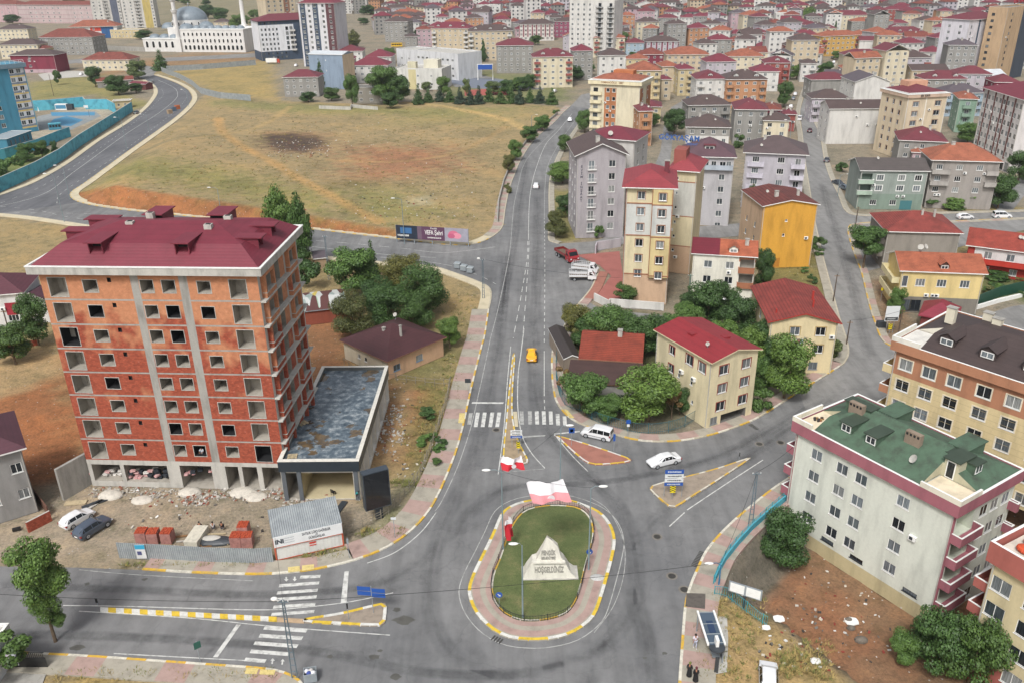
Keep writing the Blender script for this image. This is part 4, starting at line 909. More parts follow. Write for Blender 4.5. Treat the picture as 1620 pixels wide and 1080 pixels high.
# grey and yellow flats behind the mosque road
for i, (x0, x1, y, lb, c2) in enumerate(((140,187,-8,'pale high-rise slab with dark grey strip behind the pink school','5a6070'),(188,240,-8,'pale high-rise slab with mustard panels beside the mosque hill','b9a665'))):
    b = Bldg('apartment_tower', lb, 'tower block', (x0, y), (x1, y-1), 30, 15, wall='c4c1bb'); b.paint('F', b.w*.66, b.w*.9, 0, 30, c2)
    zs = [1.4+2.95*k for k in range(9)]; b.win('F', [.1,.3,.5,.95], zs, 1.5, 1.5, M_WHITE, 2, frac=True)
    for z in zs: b.balcony('F', b.w*.4, b.w*.58, z-.8, 1.1, WM('9a9894'), rail=True)
    b.finish(); b.flat(M_CONCL); reg(b)
# pink school
b = Bldg('school_building', 'long pink school building with red roof and four rows of white windows', 'school', cr(1,105,32), cr(1,582,34), 18, 20, wall='b8a7a5'); b.lite = True
for k, z in enumerate((1.6, 5.4, 9.2, 14)): b.paint('F', 0, b.w, z-1.0, z-.6, 'a67f82')
b.win('F', [.17,.24,.32,.4,.48,.55,.75,.84,.92], (1.6,5.4,9.2,14), 1.6, 1.9, frac=True); b.finish(); b.roof('hip', RM('red'), .8, 3.5); reg(b)
b = Bldg('school_building', 'narrow pink wing with red roof at the top left corner beside the long school', 'school', cr(1,-120,28), cr(1,103,30), 18, 20, wall='b89c9e'); b.lite = True
b.win('F', [.2,.35,.55,.75], (1.6,5.4,9.2,13.5), 1.4, 1.6, frac=True); b.finish(); b.roof('hip', RM('red'), .8, 3.5); reg(b)
# nursery with orange roof
b = Bldg('nursery_building', 'white nursery school with red, blue and pink panels under a broad orange roof', 'school', cr(1,440,172), cr(1,735,165), 9.5, 18, wall='d8d6d2'); b.lite = True
b.paint('F', b.w*.43, b.w*.66, 5.6, 8.6, 'c2402c'); b.paint('F', b.w*.66, b.w*.93, 0, 8.8, '2c5a8c'); b.paint('F', b.w*.42, b.w*.56, 1.4, 4.4, 'b0478c')
b.win('F', [.5,], [6.2,2.2], 1.6, 1.8, frac=True); b.win('F', [.2,.3], [2,6.2], 1.6, 1.6, frac=True); b.finish(); b.roof('hip', RM('orange'), 1.2, 4.5); b.chim(b.w*.8, b.d*.3, 12, 1, 1, 1.4); reg(b)
# maroon house
b = Bldg('house', 'maroon three-storey house with brown hip roof behind the blue school', 'house', cr(1,60,352), cr(1,340,350), 10, 14, wall='maroon')
b.paint('F', 0, b.w, 0, 2.0, 'pink'); b.win('F', [.42], [3.2,6.4,.3], 1.7, 1.4, frac=True); b.win('F', [.44], [8.2], 1.6, 1.4, frac=True); b.finish(); b.roof('hip', RM('brown'), .7, 2.6); reg(b)
b = Bldg('house', 'small grey cottage with red gabled roof and junk on it beside the far bend', 'house', cr(1,612,520), cr(1,842,505), 3.2, 7, wall='grey'); b.win('F', [.2], [1], 1, 1, frac=True); b.finish(('x', 1.5)); b.roof('gable', RM('red'), .4, 1.5, 'x'); reg(b)
b = Bldg('shed', 'low brown wooden hut with dark red roof beside the far bend', 'shed', cr(1,820,530), cr(1,920,535), 2.8, 5, wall='6b3a3a'); b.win('F', [.3,.7], [1], 1, 1, frac=True); b.finish(('x', .8)); b.roof('gable', RM('wine'), .3, .8, 'x'); reg(b)
b = Bldg('hut', 'small cream gatehouse with white slab roof inside the blue school wall', 'hut', cr(1,715,645), cr(1,820,640), 3, 5, wall='yellow'); b.win('F', [.3,.7], [.9], 1, 1.2, frac=True); b.finish(); b.flat(M_CONCL, .25, None, None, .4); reg(b)
# windowless blue grey block with white roof
b = Bldg(AB, 'blue grey blank-walled block with white metal roof behind a dark cypress', 'building', cr(2,330,345), cr(2,545,350), 16.5, 12, wall='8595a6'); b.lite = True
b.paint('R', 0, b.d, 0, 17, 'cdb79a'); b.win('F', [.5], [8.5,13.5], .5, .6, frac=True); b.finish(('x', 1.2)); b.roof('gable', RM('white'), .3, 1.2, 'x'); reg(b)
# unfinished grey shell in the field
b = Bldg('house', 'bare grey two-storey concrete house with flat roof at the back of the empty field', 'house', cr(2,618,560), cr(2,832,560), 6.6, 9, wall='8b867c'); b.lite = True
b.win('F', [.2,.5], [.9,4.0], 1.5, 1.3, style=3, frac=True); b.win('F', [.78], [4.2,1.2], .8, 1.1, frac=True); b.finish(); b.flat(M_CONCD, .35); mb = MB(); mb.box(b.w*.72, .5, b.h, b.w*.98, 3, b.h+1, WM('b9ac8c')); mb.build('stair_head', b.root); reg(b)
# white flat-roofed works
b = Bldg('workshop_building', 'white flat-roofed works building with stepped blocks beside the sports court', 'building', cr(2,872,440), cr(2,1175,445), 9.5, 16, wall='c9c8c2'); b.lite = True
b.win('F', [.15,.5,.78], [2,6], 1.2, 1.2, frac=True); b.paint('F', b.w*.3, b.w*.46, 0, 9.5, 'c2b88e'); b.finish(); b.flat(M_CONCL, .6)
mb = MB(); mb.box(b.w*.28, 1, 9.6, b.w*.45, 4, 13, WM('c9c3a8')); mb.box(b.w*.55, 6, 9.6, b.w*.85, 12, 13.5, WM('d0cbb8')); mb.build('roof_block', b.root); reg(b)
b = Bldg('workshop_building', 'white office block with long window bands behind the stepped works building', 'building', cr(2,1000,325), cr(2,1278,350), 13, 18, wall='c8c9ca'); b.lite = True
b.win('F', [.55,.66,.77,.88], [1.5,5.2,9.4], 1.8, 1.3, frac=True); b.win('F', [.1,.2,.3], [9.4], 1.8, 1.3, frac=True); b.finish(); b.flat(M_CONCL, .6); reg(b)
b = Bldg('workshop_building', 'low white annex with dark roof hatch left of the office block', 'building', cr(2,888,315), cr(2,1000,325), 11, 16, wall='c8c9ca'); b.lite = True; b.win('F', [.3,.7], [2,6], 1.4, 1.3, frac=True); b.finish(); b.flat(M_CONCL, .6); reg(b)
# towers upper right
b = Bldg('apartment_tower', 'white high-rise with dark corner strips and dark red roof at the upper right', 'tower block', cr(4,1280,128), cr(4,1488,112), 29, 15, wall='d0cdd2')
zs = [1.4+2.95*k for k in range(9)]; b.paint('F', b.w*.28, b.w*.33, 0, 29, 'navy'); b.paint('F', b.w*.96, b.w, 0, 29, 'navy')
b.win('F', [.08], zs, 1, 1.4, M_DKMETAL, 1, frac=True); b.win('F', [.56], zs, 2.2, 1.5, M_DKMETAL, 2, frac=True); b.win('F', [.85], zs, .7, .6, M_DKMETAL, 1, frac=True); b.win('L', [.3,.7], zs, 1.4, 1.4, M_WHITE, 2, frac=True)
b.finish(); b.roof('hip', RM('dkred'), .7, 2.8); reg(b)
b = Bldg('apartment_tower', 'ochre high-rise with small brown windows and red rooftop letters at the top right', 'tower block', cr(4,1520,60), cr(4,1700,40), 34, 9, wall='b59a7a')
zs = [1.4+2.95*k for k in range(11)]; b.win('F', [.2], zs, 1.5, 1.2, M_DKMETAL, 1, frac=True); b.win('L', [.3], zs, 1.5, 1.2, M_DKMETAL, 1, frac=True); b.paint('F', b.w*.55, b.w, 0, 34, '3c4450'); b.finish(); b.flat(M_CONCD, .8)
lettering('ER YAPI', 4.2, paint('b02038', .5, 'sign_red'), b.root, (b.w*.45, 1.0, 37.6), (PI/2, 0, 0), .15, .02); reg(b)
# beige ER YAPI tower
b = Bldg(AB, 'beige six-storey block with letters on its parapet and dark red roof inside', 'building', cr(4,888,622), cr(4,1138,610), 19, 14, wall='cdbda2')
zs = [1.5+2.95*k for k in range(6)]; b.win('F', [.22,.78], zs, 2, 1.5, M_WHITE, 2, WM('brown'), frac=True); b.win('L', [.25,.5,.75], zs, .9, 1.4, M_WHITE, 1, WM('brown'), frac=True)
b.paint('F', b.w*.46, b.w*.49, 0, 19, 'e3ddd0'); b.paint('F', 0, .3, 0, 19, 'e3ddd0'); b.paint('F', b.w-.3, b.w, 0, 19, 'e3ddd0'); b.finish()
mb = MB(); mb.box(-.5, -.5, 19, b.w+.5, b.d+.5, 20, WM('c2a994')); mb.box(-.58, -.58, 20, b.w+.58, b.d+.58, 20.12, M_WHITE); mb.build('parapet', b.root); b.roof('hip', RM('dkred'), -.4, 1.8, z=20.2)
mb = MB(); mb.box(b.w*.3, b.d*.5, 20, b.w*.8, b.d*.8, 23, WM('c99b80')); mb.build('stair_tower', b.root); lettering('ER YAPI', .95, M_DARK, b.root, (b.w*.4, -.53, 19.5), (PI/2, 0, 0), .02, .02); reg(b)
# long white and brown block on the right edge
b = Bldg(AB, 'long white block with brown vertical strips and shop windows at the right edge', 'building', cr(4,1375,556), cr(4,1625,632), 21.5, 15, wall='d0cbc8')
zs = [4.2+2.85*k for k in range(6)]
for i in range(10): b.win('F', [(i+.5)/10], zs, 1.3, 1.5, M_WHITE, 2, frac=True)
for i in (1,3,5,6,8): b.paint('F', b.w*(i/10-.012), b.w*(i/10+.03), 3.4, 21.5, '6a3f3a')
b.win('F', [.08,.2,.32,.44,.56,.68,.8,.92], [.4], 2.2, 2.4, M_DKMETAL, 2, frac=True); b.win('R', [.3,.7], zs, 1.2, 1.4, M_DKMETAL, 1, frac=True); b.finish(); b.roof('hip', RM('wine'), .8, 2.8); b.chim(b.w*.8, b.d*.3, 23.4, 1, 1, 1.4); reg(b)
def brickm():
    m, t, p = newmat('hollow_brick'); tc = t.nodes.new('ShaderNodeTexCoord'); sx = t.nodes.new('ShaderNodeSeparateXYZ'); t.links.new(tc.outputs['Object'], sx.inputs[0])
    ad = t.nodes.new('ShaderNodeMath'); t.links.new(sx.outputs[0], ad.inputs[0]); t.links.new(sx.outputs[1], ad.inputs[1]); cb = t.nodes.new('ShaderNodeCombineXYZ'); t.links.new(ad.outputs[0], cb.inputs[0]); t.links.new(sx.outputs[2], cb.inputs[1])
    b = t.nodes.new('ShaderNodeTexBrick'); b.inputs['Scale'].default_value = 1; b.inputs['Brick Width'].default_value = .33; b.inputs['Row Height'].default_value = .2; b.inputs['Mortar Size'].default_value = .014; b.inputs['Bias'].default_value = -.1
    b.inputs['Color1'].default_value = (*srgb('a9523a'), 1); b.inputs['Color2'].default_value = (*srgb('8a3d2a'), 1); b.inputs['Mortar'].default_value = (*srgb('7c4a38'), 1); t.links.new(cb.outputs[0], b.inputs['Vector'])
    n1 = nz(t, .22, vmap(t, (1, 1, .9), tc.outputs['Object']), 3); n2 = nz(t, 1.6, tc.outputs['Object'], 5, .75)
    zf = t.nodes.new('ShaderNodeMapRange'); t.links.new(sx.outputs[2], zf.inputs[0]); zf.inputs[1].default_value = 16; zf.inputs[2].default_value = 26; zf.inputs[3].default_value = -.12; zf.inputs[4].default_value = .22
    a2 = t.nodes.new('ShaderNodeMath'); t.links.new(n1, a2.inputs[0]); t.links.new(zf.outputs[0], a2.inputs[1])
    c = mixc(t, ramp(t, a2.outputs[0], [(.48, 0), (.6, 1)]), b.outputs[0], mixc(t, .75, b.outputs[0], srgb('c48c66')))
    c = mixc(t, ramp(t, n2, [(.6, 0), (.78, .55)]), c, srgb('d0a898')); c = mixc(t, 1, c, ramp(t, n2, [(.3, .75), (.6, 1.05)]), 'MULTIPLY')
    t.links.new(c, p.inputs['Base Color']); p.inputs['Roughness'].default_value = .95; bump(t, p, b.outputs[1], -.4, .03); return m
M_BRICK = brickm(); MATS['plaster_BRICK'] = M_BRICK
M_ROOM = surf('raw_plaster', 'a39d92', .25, .6, .9)
H1 = hgt((449, 775), 434)
b = Bldg('unfinished_apartment_building', 'unfinished nine-storey red brick block with concrete frame, empty window holes and wine red roof', 'building', (60, 431), (406, 434), H1, wall='BRICK', Rp=(468, 371))
W, D, h = b.w, b.d, b.h; GF = 4.0; FH = (h-GF-.1)/8; zf = [GF+FH*k for k in range(8)]; mt = WM('8f8c85')
cols = ((.418, .455), (.64, .68)); 
for u0, u1 in cols: b.paint('F', u0*W, u1*W, 0, h, M_CONC)
for z in zf+[h]: b.paint('F', 0, W, z-.2, z, M_CONC); b.paint('R', 0, D, z-.35, z, M_CONCL); b.paint('L', 0, D, z-.3, z, M_CONC); b.paint('B', 0, W, z-.3, z, M_CONC)
for f, L_ in (('F', W), ('R', D), ('L', D), ('B', W)): b.paint(f, 0, L_, 0, GF, M_CONCL)
b.paint('R', 0, D*.05, 0, h, M_CONCL); b.paint('R', D*.3, D*.37, 0, h, M_CONCL); b.paint('R', D*.62, D*.66, 0, h, M_CONCL); b.paint('R', D*.94, D, 0, h, M_CONCL)
lin = MB()
def surround(f, u0, u1, z0, z1, mb=None, t=.07):
    mb = mb or lin; o, ux, iy, an = b.fr(f); M = Matrix.Translation(o) @ Matrix.Rotation(an, 4, 'Z')
    for q in ((u0-t, -.04, z0-t, u1+t, .02, z0), (u0-t, -.04, z1, u1+t, .02, z1+t), (u0-t, -.04, z0, u0, .02, z1), (u1, -.04, z0, u1+t, .02, z1)): mb.box(*q, M_CONCL, M)
rr = random.Random(5)
for k, z in enumerate(zf):
    for u0, u1, a, c, dp in ((.035, .118, .25, 2.6, 1.9), (.196, .262, .85, 2.35, 2.5), (.461, .52, .85, 2.4, 2.8), (.56, .62, .85, 2.4, 2.8), (.722, .782, .85, 2.3, 2.5), (.868, .945, .25, 2.55, 1.8)):
        b.loggia('F', u0*W, u1*W, z+a, z+c, dp, M_ROOM if rr.random() < .88 else M_DARK); surround('F', u0*W, u1*W, z+a, z+c)
    b.loggia('F', .312*W, .33*W, z+2.1, z+2.65, .3, M_DARK)
    for u0, u1, a, c, dp in ((.1, .27, .5, 2.5, 2), (.39, .5, .0, 2.7, 1.6), (.69, .85, .5, 2.5, 2)):
        b.loggia('R', u0*D, u1*D, z+a, z+c, dp, M_ROOM); 
        if a > .1: surround('R', u0*D, u1*D, z+a, z+c)
    for u0, u1 in ((.15, .3), (.45, .6), (.75, .88)): b.loggia('L', u0*D, u1*D, z+.6, z+2.4, 1.5, M_ROOM)
    for u0, u1 in ((.1, .2), (.3, .4), (.6, .7), (.8, .9)): b.loggia('B', u0*W, u1*W, z+.9, z+2.4, 1.5, M_ROOM)
for u0, u1, a, c, dp in ((.02, .165, .8, 3.3, 4), (.185, .405, .8, 3.3, 4), (.47, .63, .0, 3.4, 5), (.7, .765, .05, 3.4, 4), (.785, .86, .05, 3.4, 4), (.885, .975, .05, 3.4, 4)): b.loggia('F', u0*W, u1*W, a, c, dp, M_ROOM)
wall = b.finish(); lin.build('window_surround', b.root)['kind'] = 'stuff'
mb = MB()      # balcony slabs and blocks pushed out of the right side
for z in zf:
    for u0, u1 in ((.07, .3), (.66, .88)):
        mb.box(W, u0*D, z-.1, W+.5, u1*D, z+.5, M_BRICK); mb.box(W, u0*D-.05, z+.5, W+.58, u1*D+.05, z+.58, M_CONCL); mb.box(W, u0*D, z+2.5, W+.5, u1*D, z+FH-.1, M_BRICK)
        mb.box(W, u0*D, z+.58, W+.5, u0*D+.35, z+2.5, M_BRICK); mb.box(W, u1*D-.35, z+.58, W+.5, u1*D, z+2.5, M_BRICK)
    mb.box(W, 0.02, z-.3, W+.62, D-.02, z-.1, M_CONCL)
mb.build('balcony_frame', b.root)
mb = MB(); o1 = .85; zt = h+.02
mb.box(-o1, -o1, zt, W+o1, D+o1, zt+.9, M_CONCL); mb.box(-o1-.06, -o1-.06, zt+.9, W+o1+.06, -o1+.22, zt+1.02, M_WHITE); mb.box(-o1-.06, D+o1-.22, zt+.9, W+o1+.06, D+o1+.06, zt+1.02, M_WHITE)
mb.box(-o1-.06, -o1+.22, zt+.9, -o1+.22, D+o1-.22, zt+1.02, M_WHITE); mb.box(W+o1-.22, -o1+.22, zt+.9, W+o1+.06, D+o1-.22, zt+1.02, M_WHITE); mb.build('eave_slab', b.root)
M_WR = tilem('752a38', 'sheet'); mb = MB(); zb = zt+.92; i1, r1 = 2.6, 1.9; i2, r2 = min(W, D)/2, 3.1
def ringpts(i, z): return [(-.45+i, -.45+i, z), (W+.45-i, -.45+i, z), (W+.45-i, D+.45-i, z), (-.45+i, D+.45-i, z)]
A_, B2_, = ringpts(0, zb), ringpts(i1, zb+r1)
for i in range(4): mb.face([A_[i], A_[(i+1) % 4], B2_[(i+1) % 4], B2_[i]], M_WR)
e = D/2-i1; C_ = [(i1+e-.45, D/2, zb+r2), (W-i1-e+.45, D/2, zb+r2)]
mb.face([B2_[0], B2_[1], C_[1], C_[0]], M_WR); mb.face([B2_[2], B2_[3], C_[0], C_[1]], M_WR); mb.face([B2_[1], B2_[2], C_[1]], M_WR); mb.face([B2_[3], B2_[0], C_[0]], M_WR)
b.rf = mb.build('roof', b.root)
def dark_dormer(x, y, z, w, hh, l, ang):
    mb = MB(); M = Matrix.Translation((x, y, z)) @ Matrix.Rotation(ang, 4, 'Z')
    mb.box(-w/2, 0, -.4, -w/2+.12, l, hh, M_WR, M); mb.box(w/2-.12, 0, -.4, w/2, l, hh, M_WR, M); mb.box(-w/2+.12, .9, -.4, w/2-.12, l, hh, M_DARK, M); mb.box(-w/2-.2, -.5, hh, w/2+.2, l+.6, hh+.12, M_WR, M); mb.build('dormer', b.rf)
for u in (.27, .665): dark_dormer(u*W, .9, zb+.7, 1.7, 1.7, 3.2, 0)
for x, y, a in ((W-.7, D*.3, PI/2), (W-.7, D*.62, PI/2), (.7, D*.45, -PI/2), (.9, D*.78, -PI/2)): dark_dormer(x, y, zb+.9, 1.6, 1.2, 3, a)
for u in (.36, .68): dark_dormer(u*W, D-.6, zb+1.2, 2.2, 1.5, 3, PI)
for u, v in ((.33, .45), (.36, .7), (.72, .38), (.76, .62)):
    mb = MB(); x, y = u*W, v*D; mb.box(x-.45, y-.35, zb+2, x+.45, y+.35, zb+3.2, M_CONCL); mb.box(x-.3, y-.22, zb+3.2, x+.3, y+.22, zb+3.23, M_DARK); mb.build('chimney', b.rf)
BR = b
def loc(bb, x, y, z=0): return bb.root.matrix_basis @ Vector((x, y, z)) if False else Vector((bb.a.x+math.cos(bb.ang)*x-math.sin(bb.ang)*y, bb.a.y+math.sin(bb.ang)*x+math.cos(bb.ang)*y, bb.z0+z))
def sacks(name, lb, grp, u0, u1, y0, y1, z, n, mat, sz, layers):
    me = MB(); me.box(-sz[0]/2, -sz[1]/2, 0, sz[0]/2, sz[1]/2, sz[2], mat); bm = bmesh.new(); m0 = me.mesh(name); bm.from_mesh(m0)
    bmesh.ops.subdivide_edges(bm, edges=bm.edges[:], cuts=1); 
    for v in bm.verts:
        if name == 'cement_sack': v.co.x *= 1-.12*abs(v.co.y/sz[1]*2); v.co.z *= 1-.25*(abs(v.co.x)/sz[0]*2)**2
    bm.to_mesh(m0); bm.free(); q = random.Random(n)
    for i in range(n):
        l = int(layers*i/n); p = loc(BR, q.uniform(u0+l*.1, u1-l*.1)*W, q.uniform(y0, y1), z+l*sz[2]*.95)
        o = bpy.data.objects.new(name, m0); C.objects.link(o); o.location = p; o.rotation_euler = (0, 0, q.uniform(-.5, .5)+(0 if l % 2 else PI/2)); tag(o, lb, 'sack' if name == 'cement_sack' else 'box', grp)
M_SACK = surf('sack_paper', 'dad6cf', .12, 2, .8); M_SACKP = surf('sack_pink', 'c9a3a0', .25, 3, .8, dark='b86a6c')
sacks('cement_sack', 'white plaster sack in the first ground floor bay of the brick block', 'white sacks piled in the brick block', .05, .15, .6, 2.6, .82, 18, M_SACK, (.75, .45, .22), 4)
sacks('cement_sack', 'pink and white sack stacked in the second ground floor bay of the brick block', 'pink sacks stacked in the brick block', .20, .28, .4, 1.4, .82, 18, M_SACKP, (.75, .45, .22), 6)
sacks('material_box', 'dark blue wrapped pack stacked beside the pink sacks in the brick block', 'dark packs stacked in the brick block', .3, .39, .5, 1.6, .82, 18, surf('dark_pack', '2c3138', .2, 2), (.6, .5, .35), 4)
m, t, p = newmat('wet_roof'); pos = t.nodes.new('ShaderNodeNewGeometry').outputs['Position']
n1 = nz(t, .22, pos, 5, .6); n2 = nz(t, 1.1, pos, 5, .7); pud = ramp(t, n1, [(.56, 0), (.585, 1)])
c = ramp(t, n2, [(.3, srgb('2c3a46')), (.5, srgb('58656e')), (.7, srgb('a2a8aa'))]); c = mixc(t, pud, c, mixc(t, ramp(t, n2, [(.4, 0), (.6, 1)]), srgb('4e453a'), srgb('6b5a42')))
t.links.new(c, p.inputs['Base Color']); t.links.new(ramp(t, pud, [(0, .35), (1, .06)]), p.inputs['Roughness']); M_WET = m
AH = hgt((566, 789), 733); b = Bldg('annex_building', 'low shop annex with puddled flat roof and dark fascia beside the unfinished brick block', 'building', (443, 734), (566, 733), AH, wall='c9c4b8', Rp=(626, 584))
W2, D2, h2 = b.w, b.d, b.h; M_FAS = metalm('2e363d', .4)
b.loggia('F', W2*.03, W2*.2, .15, h2-1.25, 4.5, M_ROOM); b.loggia('F', W2*.25, W2*.92, .15, h2-1.25, 7, surf('cream_screed', 'b9ad8c', .12, .5))
n_ = 8
for i in range(n_):
    u0, u1 = (i+.12)/n_*D2, (i+.88)/n_*D2; b.loggia('R', u0, u1, .4, h2-1.3, .5, WM('d2cfc8'))
b.paint('R', 0, D2, h2-1.15, h2, '77776f'); b.finish()
mb = MB(); pw = .24
mb.box(pw, pw, h2+.005, W2-pw, D2-pw, h2+.05, M_WET); b.rf = mb.build('roof', b.root)
mb = MB()
for q in ((-.2, -.3, W2+.2, pw), (-.2, D2-pw, W2+.2, D2+.1), (-.2, pw, pw, D2-pw), (W2-pw, pw, W2+.2, D2-pw)):
    mb.box(q[0], q[1], h2-.9, q[2], q[3], h2+.55, M_FAS if q[1] == -.3 else metalm('5b5e5c', .5)); mb.box(q[0]-.03, q[1]-.03 if q[2]-q[0] > 2 else q[1], h2+.55, q[2]+.03, q[3]+.03 if q[2]-q[0] > 2 else q[3], h2+.62, surf('cap_sheet', 'cfccc2', .1, 2))
mb.build('parapet', b.root)
mb = MB()
for x in (0, W2*.2, W2*.93): mb = MB(); mb.box(x+.02, -.22, 0, x+.55, -.02, h2-.9, metalm('5c6166')); mb.build('column_cladding', b.root); AN = b
def thing_box(name, lb, cat, px, dims, rz=0, mat=None, z=0, grp=None):
    g = GT(*px) if not hasattr(px, 'z') else px; mb = MB(); mb.box(-dims[0]/2, -dims[1]/2, 0, dims[0]/2, dims[1]/2, dims[2], mat or M_WOOD); o = mb.build(name, loc=(g.x, g.y, g.z+z)); o.rotation_euler = (0, 0, rz); return tag(o, lb, cat, grp)
# pallet and rubbish lying on the wet roof
def pallet(loc_, rz, lb):
    mb = MB()
    for i in range(6): mb.box(-.6, -.5+i*.19, .1, .6, -.5+i*.19+.1, .13, M_WOODL)
    for x in (-.55, -.05, .45): mb.box(x, -.5, 0, x+.1, .5, .1, M_WOODL)
    o = mb.build('pallet', loc=loc_); o.rotation_euler = (0, 0, rz); tag(o, lb, 'pallet')
M_WOODL = surf('pale_timber', 'b8a888', .2, 3)
pallet(loc(AN, W2*.12, 1.6, h2+.06), .1, 'pale slatted pallet at the near corner of the wet annex roof')
pallet(loc(AN, W2*.06, D2*.38, h2+.06), .8, 'slatted pallet leaning by the brick wall on the wet annex roof')
# retaining wall left of the brick block
g0, g1 = G(100, 790), G(141, 766); mb = MB(); d = (g1-g0).normalized(); n = Vector((-d.y, d.x, 0))*.2; hh = hgt((100, 790), 742)
g1 = g1+d*1.0
mb.prism([((g0+n).x, (g0+n).y), ((g0-n).x, (g0-n).y), ((g1-n).x, (g1-n).y), ((g1+n).x, (g1+n).y)], -.3, hh, M_CONC); tag(mb.build('retaining_wall'), 'tall bare concrete retaining wall left of the unfinished brick block', 'wall')
b = Bldg('house', 'single-storey house with large brown hip roof behind the wet-roofed annex', 'house', (543, 538), (613, 570), 3.4, Rp=(706, 536), wall='c9bfa8', rotk=1)
b.paint('R', 0, b.d, 0, 3.5, 'c9a585'); b.win('R', [.15, .55], [1.0], 1.4, 1.1, metalm('7d93a8'), 2, frac=True); b.win('F', [.35, .5], [1.3], .7, .8, M_WHITE, 1, frac=True); b.finish(); b.roof('hip', tilem('4a2a2c', 'sheet'), .5, 2.7, edge=WM('brown')); b.chim(b.w*.5, b.d*.35, 5, .4, .4, 1); b.chim(b.w*.75, b.d*.45, 5.5, .3, .3, 1.3); b.dish(b.w*.2, b.d*.8, 5.2)
b = Bldg('shed', 'low brick shed with patched white, green and brown corrugated roof beside the dark hedge trees', 'shed', (476, 494), (547, 486), 2.7, 9, wall='8a4a38'); b.finish(('x', .8))
m, t, p = newmat('patched_sheets'); tc = t.nodes.new('ShaderNodeTexCoord'); w = t.nodes.new('ShaderNodeTexVoronoi'); t.links.new(vmap(t, (.9, .22, .2), tc.outputs['Object']), w.inputs['Vector']); w.inputs['Scale'].default_value = 1
sx = t.nodes.new('ShaderNodeSeparateColor'); t.links.new(w.outputs['Color'], sx.inputs[0]); r_ = ramp(t, sx.outputs[0], [(0, srgb('5e3a36')), (.35, srgb('c2c4c0')), (.6, srgb('97a39e')), (.8, srgb('9db8a2')), (.93, srgb('c9b45c'))]); r_.node.color_ramp.interpolation = 'CONSTANT'
wv = t.nodes.new('ShaderNodeTexWave'); wv.inputs['Scale'].default_value = 2.5; t.links.new(tc.outputs['Object'], wv.inputs['Vector']); t.links.new(mixc(t, 1, r_, ramp(t, wv.outputs[1], [(0, .8), (1, 1)]), 'MULTIPLY'), p.inputs['Base Color']); p.inputs['Roughness'].default_value = .7
b.roof('gable', m, .3, .8, 'x', edge=M_METAL)
b = Bldg('shed', 'small weathered shack with brown lean roof behind the poplars', 'shed', (497, 410), (516, 408), 2.5, 5, wall='a08a70'); b.finish(('x', .7)); b.roof('gable', RM('slate'), .3, .7, 'x')
g0, g1 = G(437.5, 886), G(544, 862); ch = hgt((437.5, 886), 850)
b = Bldg('site_office', 'white and grey site office cabin with a lettered sign board on the roadside', 'cabin', g0, g1, ch, 4.2, wall='cfcfca', world=True)
m, t, p = newmat('corrugated_sheet'); tc = t.nodes.new('ShaderNodeTexCoord'); wv = t.nodes.new('ShaderNodeTexWave'); wv.inputs['Scale'].default_value = 1.3; t.links.new(tc.outputs['Object'], wv.inputs['Vector'])
n1 = nz(t, .8, tc.outputs['Object'], 4); t.links.new(mixc(t, 1, ramp(t, n1, [(.3, srgb('878e91')), (.7, srgb('a3a9ab'))]), ramp(t, wv.outputs[1], [(0, .68), (.6, 1)]), 'MULTIPLY'), p.inputs['Base Color']); p.inputs['Roughness'].default_value = .45; bump(t, p, wv.outputs[1], .7, .08); M_CORR = m
M_OR = surf('orange_trim', 'b5583c', .15, 3); b.finish(); mb = MB()
mb.face([(-.1, -.1, ch), (b.w+.1, -.1, ch), (b.w+.1, b.d+.1, ch+.9), (-.1, b.d+.1, ch+.9)], M_CORR); mb.face([(b.w, 0, ch), (b.w, b.d, ch), (b.w, b.d, ch+.85)], WM('white')); mb.face([(0, b.d, ch), (0, 0, ch), (0, b.d, ch+.85)], WM('white')); mb.face([(b.w, b.d, ch), (0, b.d, ch), (0, b.d, ch+.87), (b.w, b.d, ch+.87)], WM('white')); b.rf = mb.build('roof', b.root)
mb = MB(); mb.box(-.06, -.08, 0, .12, 0, ch, M_OR); mb.box(b.w-.12, -.08, 0, b.w+.06, 0, ch, M_OR); mb.box(.12, -.06, 0, b.w-.12, 0, .1, M_OR)
for i in range(18): mb.box(.3+i*b.w/18, -.03, .1, .36+i*b.w/18, 0, ch-1.3, WM('white'))
mb.build('frame', b.root)
mb = MB(); mb.box(-.02, -.16, ch-1.3, b.w+.02, -.1, ch+.1, surf('sign_white', 'd4d6d6', .05, 1)); sg = mb.build('sign_board', b.root); mb = MB(); mb.box(0, -.17, ch-1.38, b.w, -.1, ch-1.302, M_OR); mb.build('trim', sg)
M_INK = surf('sign_ink', '44484e', .1, 4)
lettering('SATILIK LÜKS DAİRELER', .46, M_INK, sg, (b.w*.62, -.165, ch-.28), (PI/2, 0, 0), .008, .012, wide=b.w*.42); lettering('ve', .3, M_INK, sg, (b.w*.62, -.165, ch-.6), (PI/2, 0, 0), .008, .008); lettering('DÜKKANLAR', .46, M_INK, sg, (b.w*.62, -.165, ch-.95), (PI/2, 0, 0), .008, .012, wide=b.w*.24)
lettering('iNi', .8, M_INK, sg, (b.w*.08, -.165, ch-.6), (PI/2, 0, 0), .008, .04); ip = surf('sign_ink_pale', 'a4a9ae', .1, 4); [strokes(sg, b.w*.22, -.161, ch-q, b.w*.15, .16, ip) for q in (.3, .6, .9)]
mb = MB(); mb.box(b.w*.5, -.06, 1.0, b.w*.6, -.031, 1.12, paint('c0392b', .5)); mb.box(b.w*.5, -.06, 1.3, b.w*.6, -.031, 1.5, paint('c0392b', .5)); mb.box(b.w*.5, -.06, 1.7, b.w*.6, -.031, 1.85, paint('c0392b', .5)); mb.build('notice', b.root)
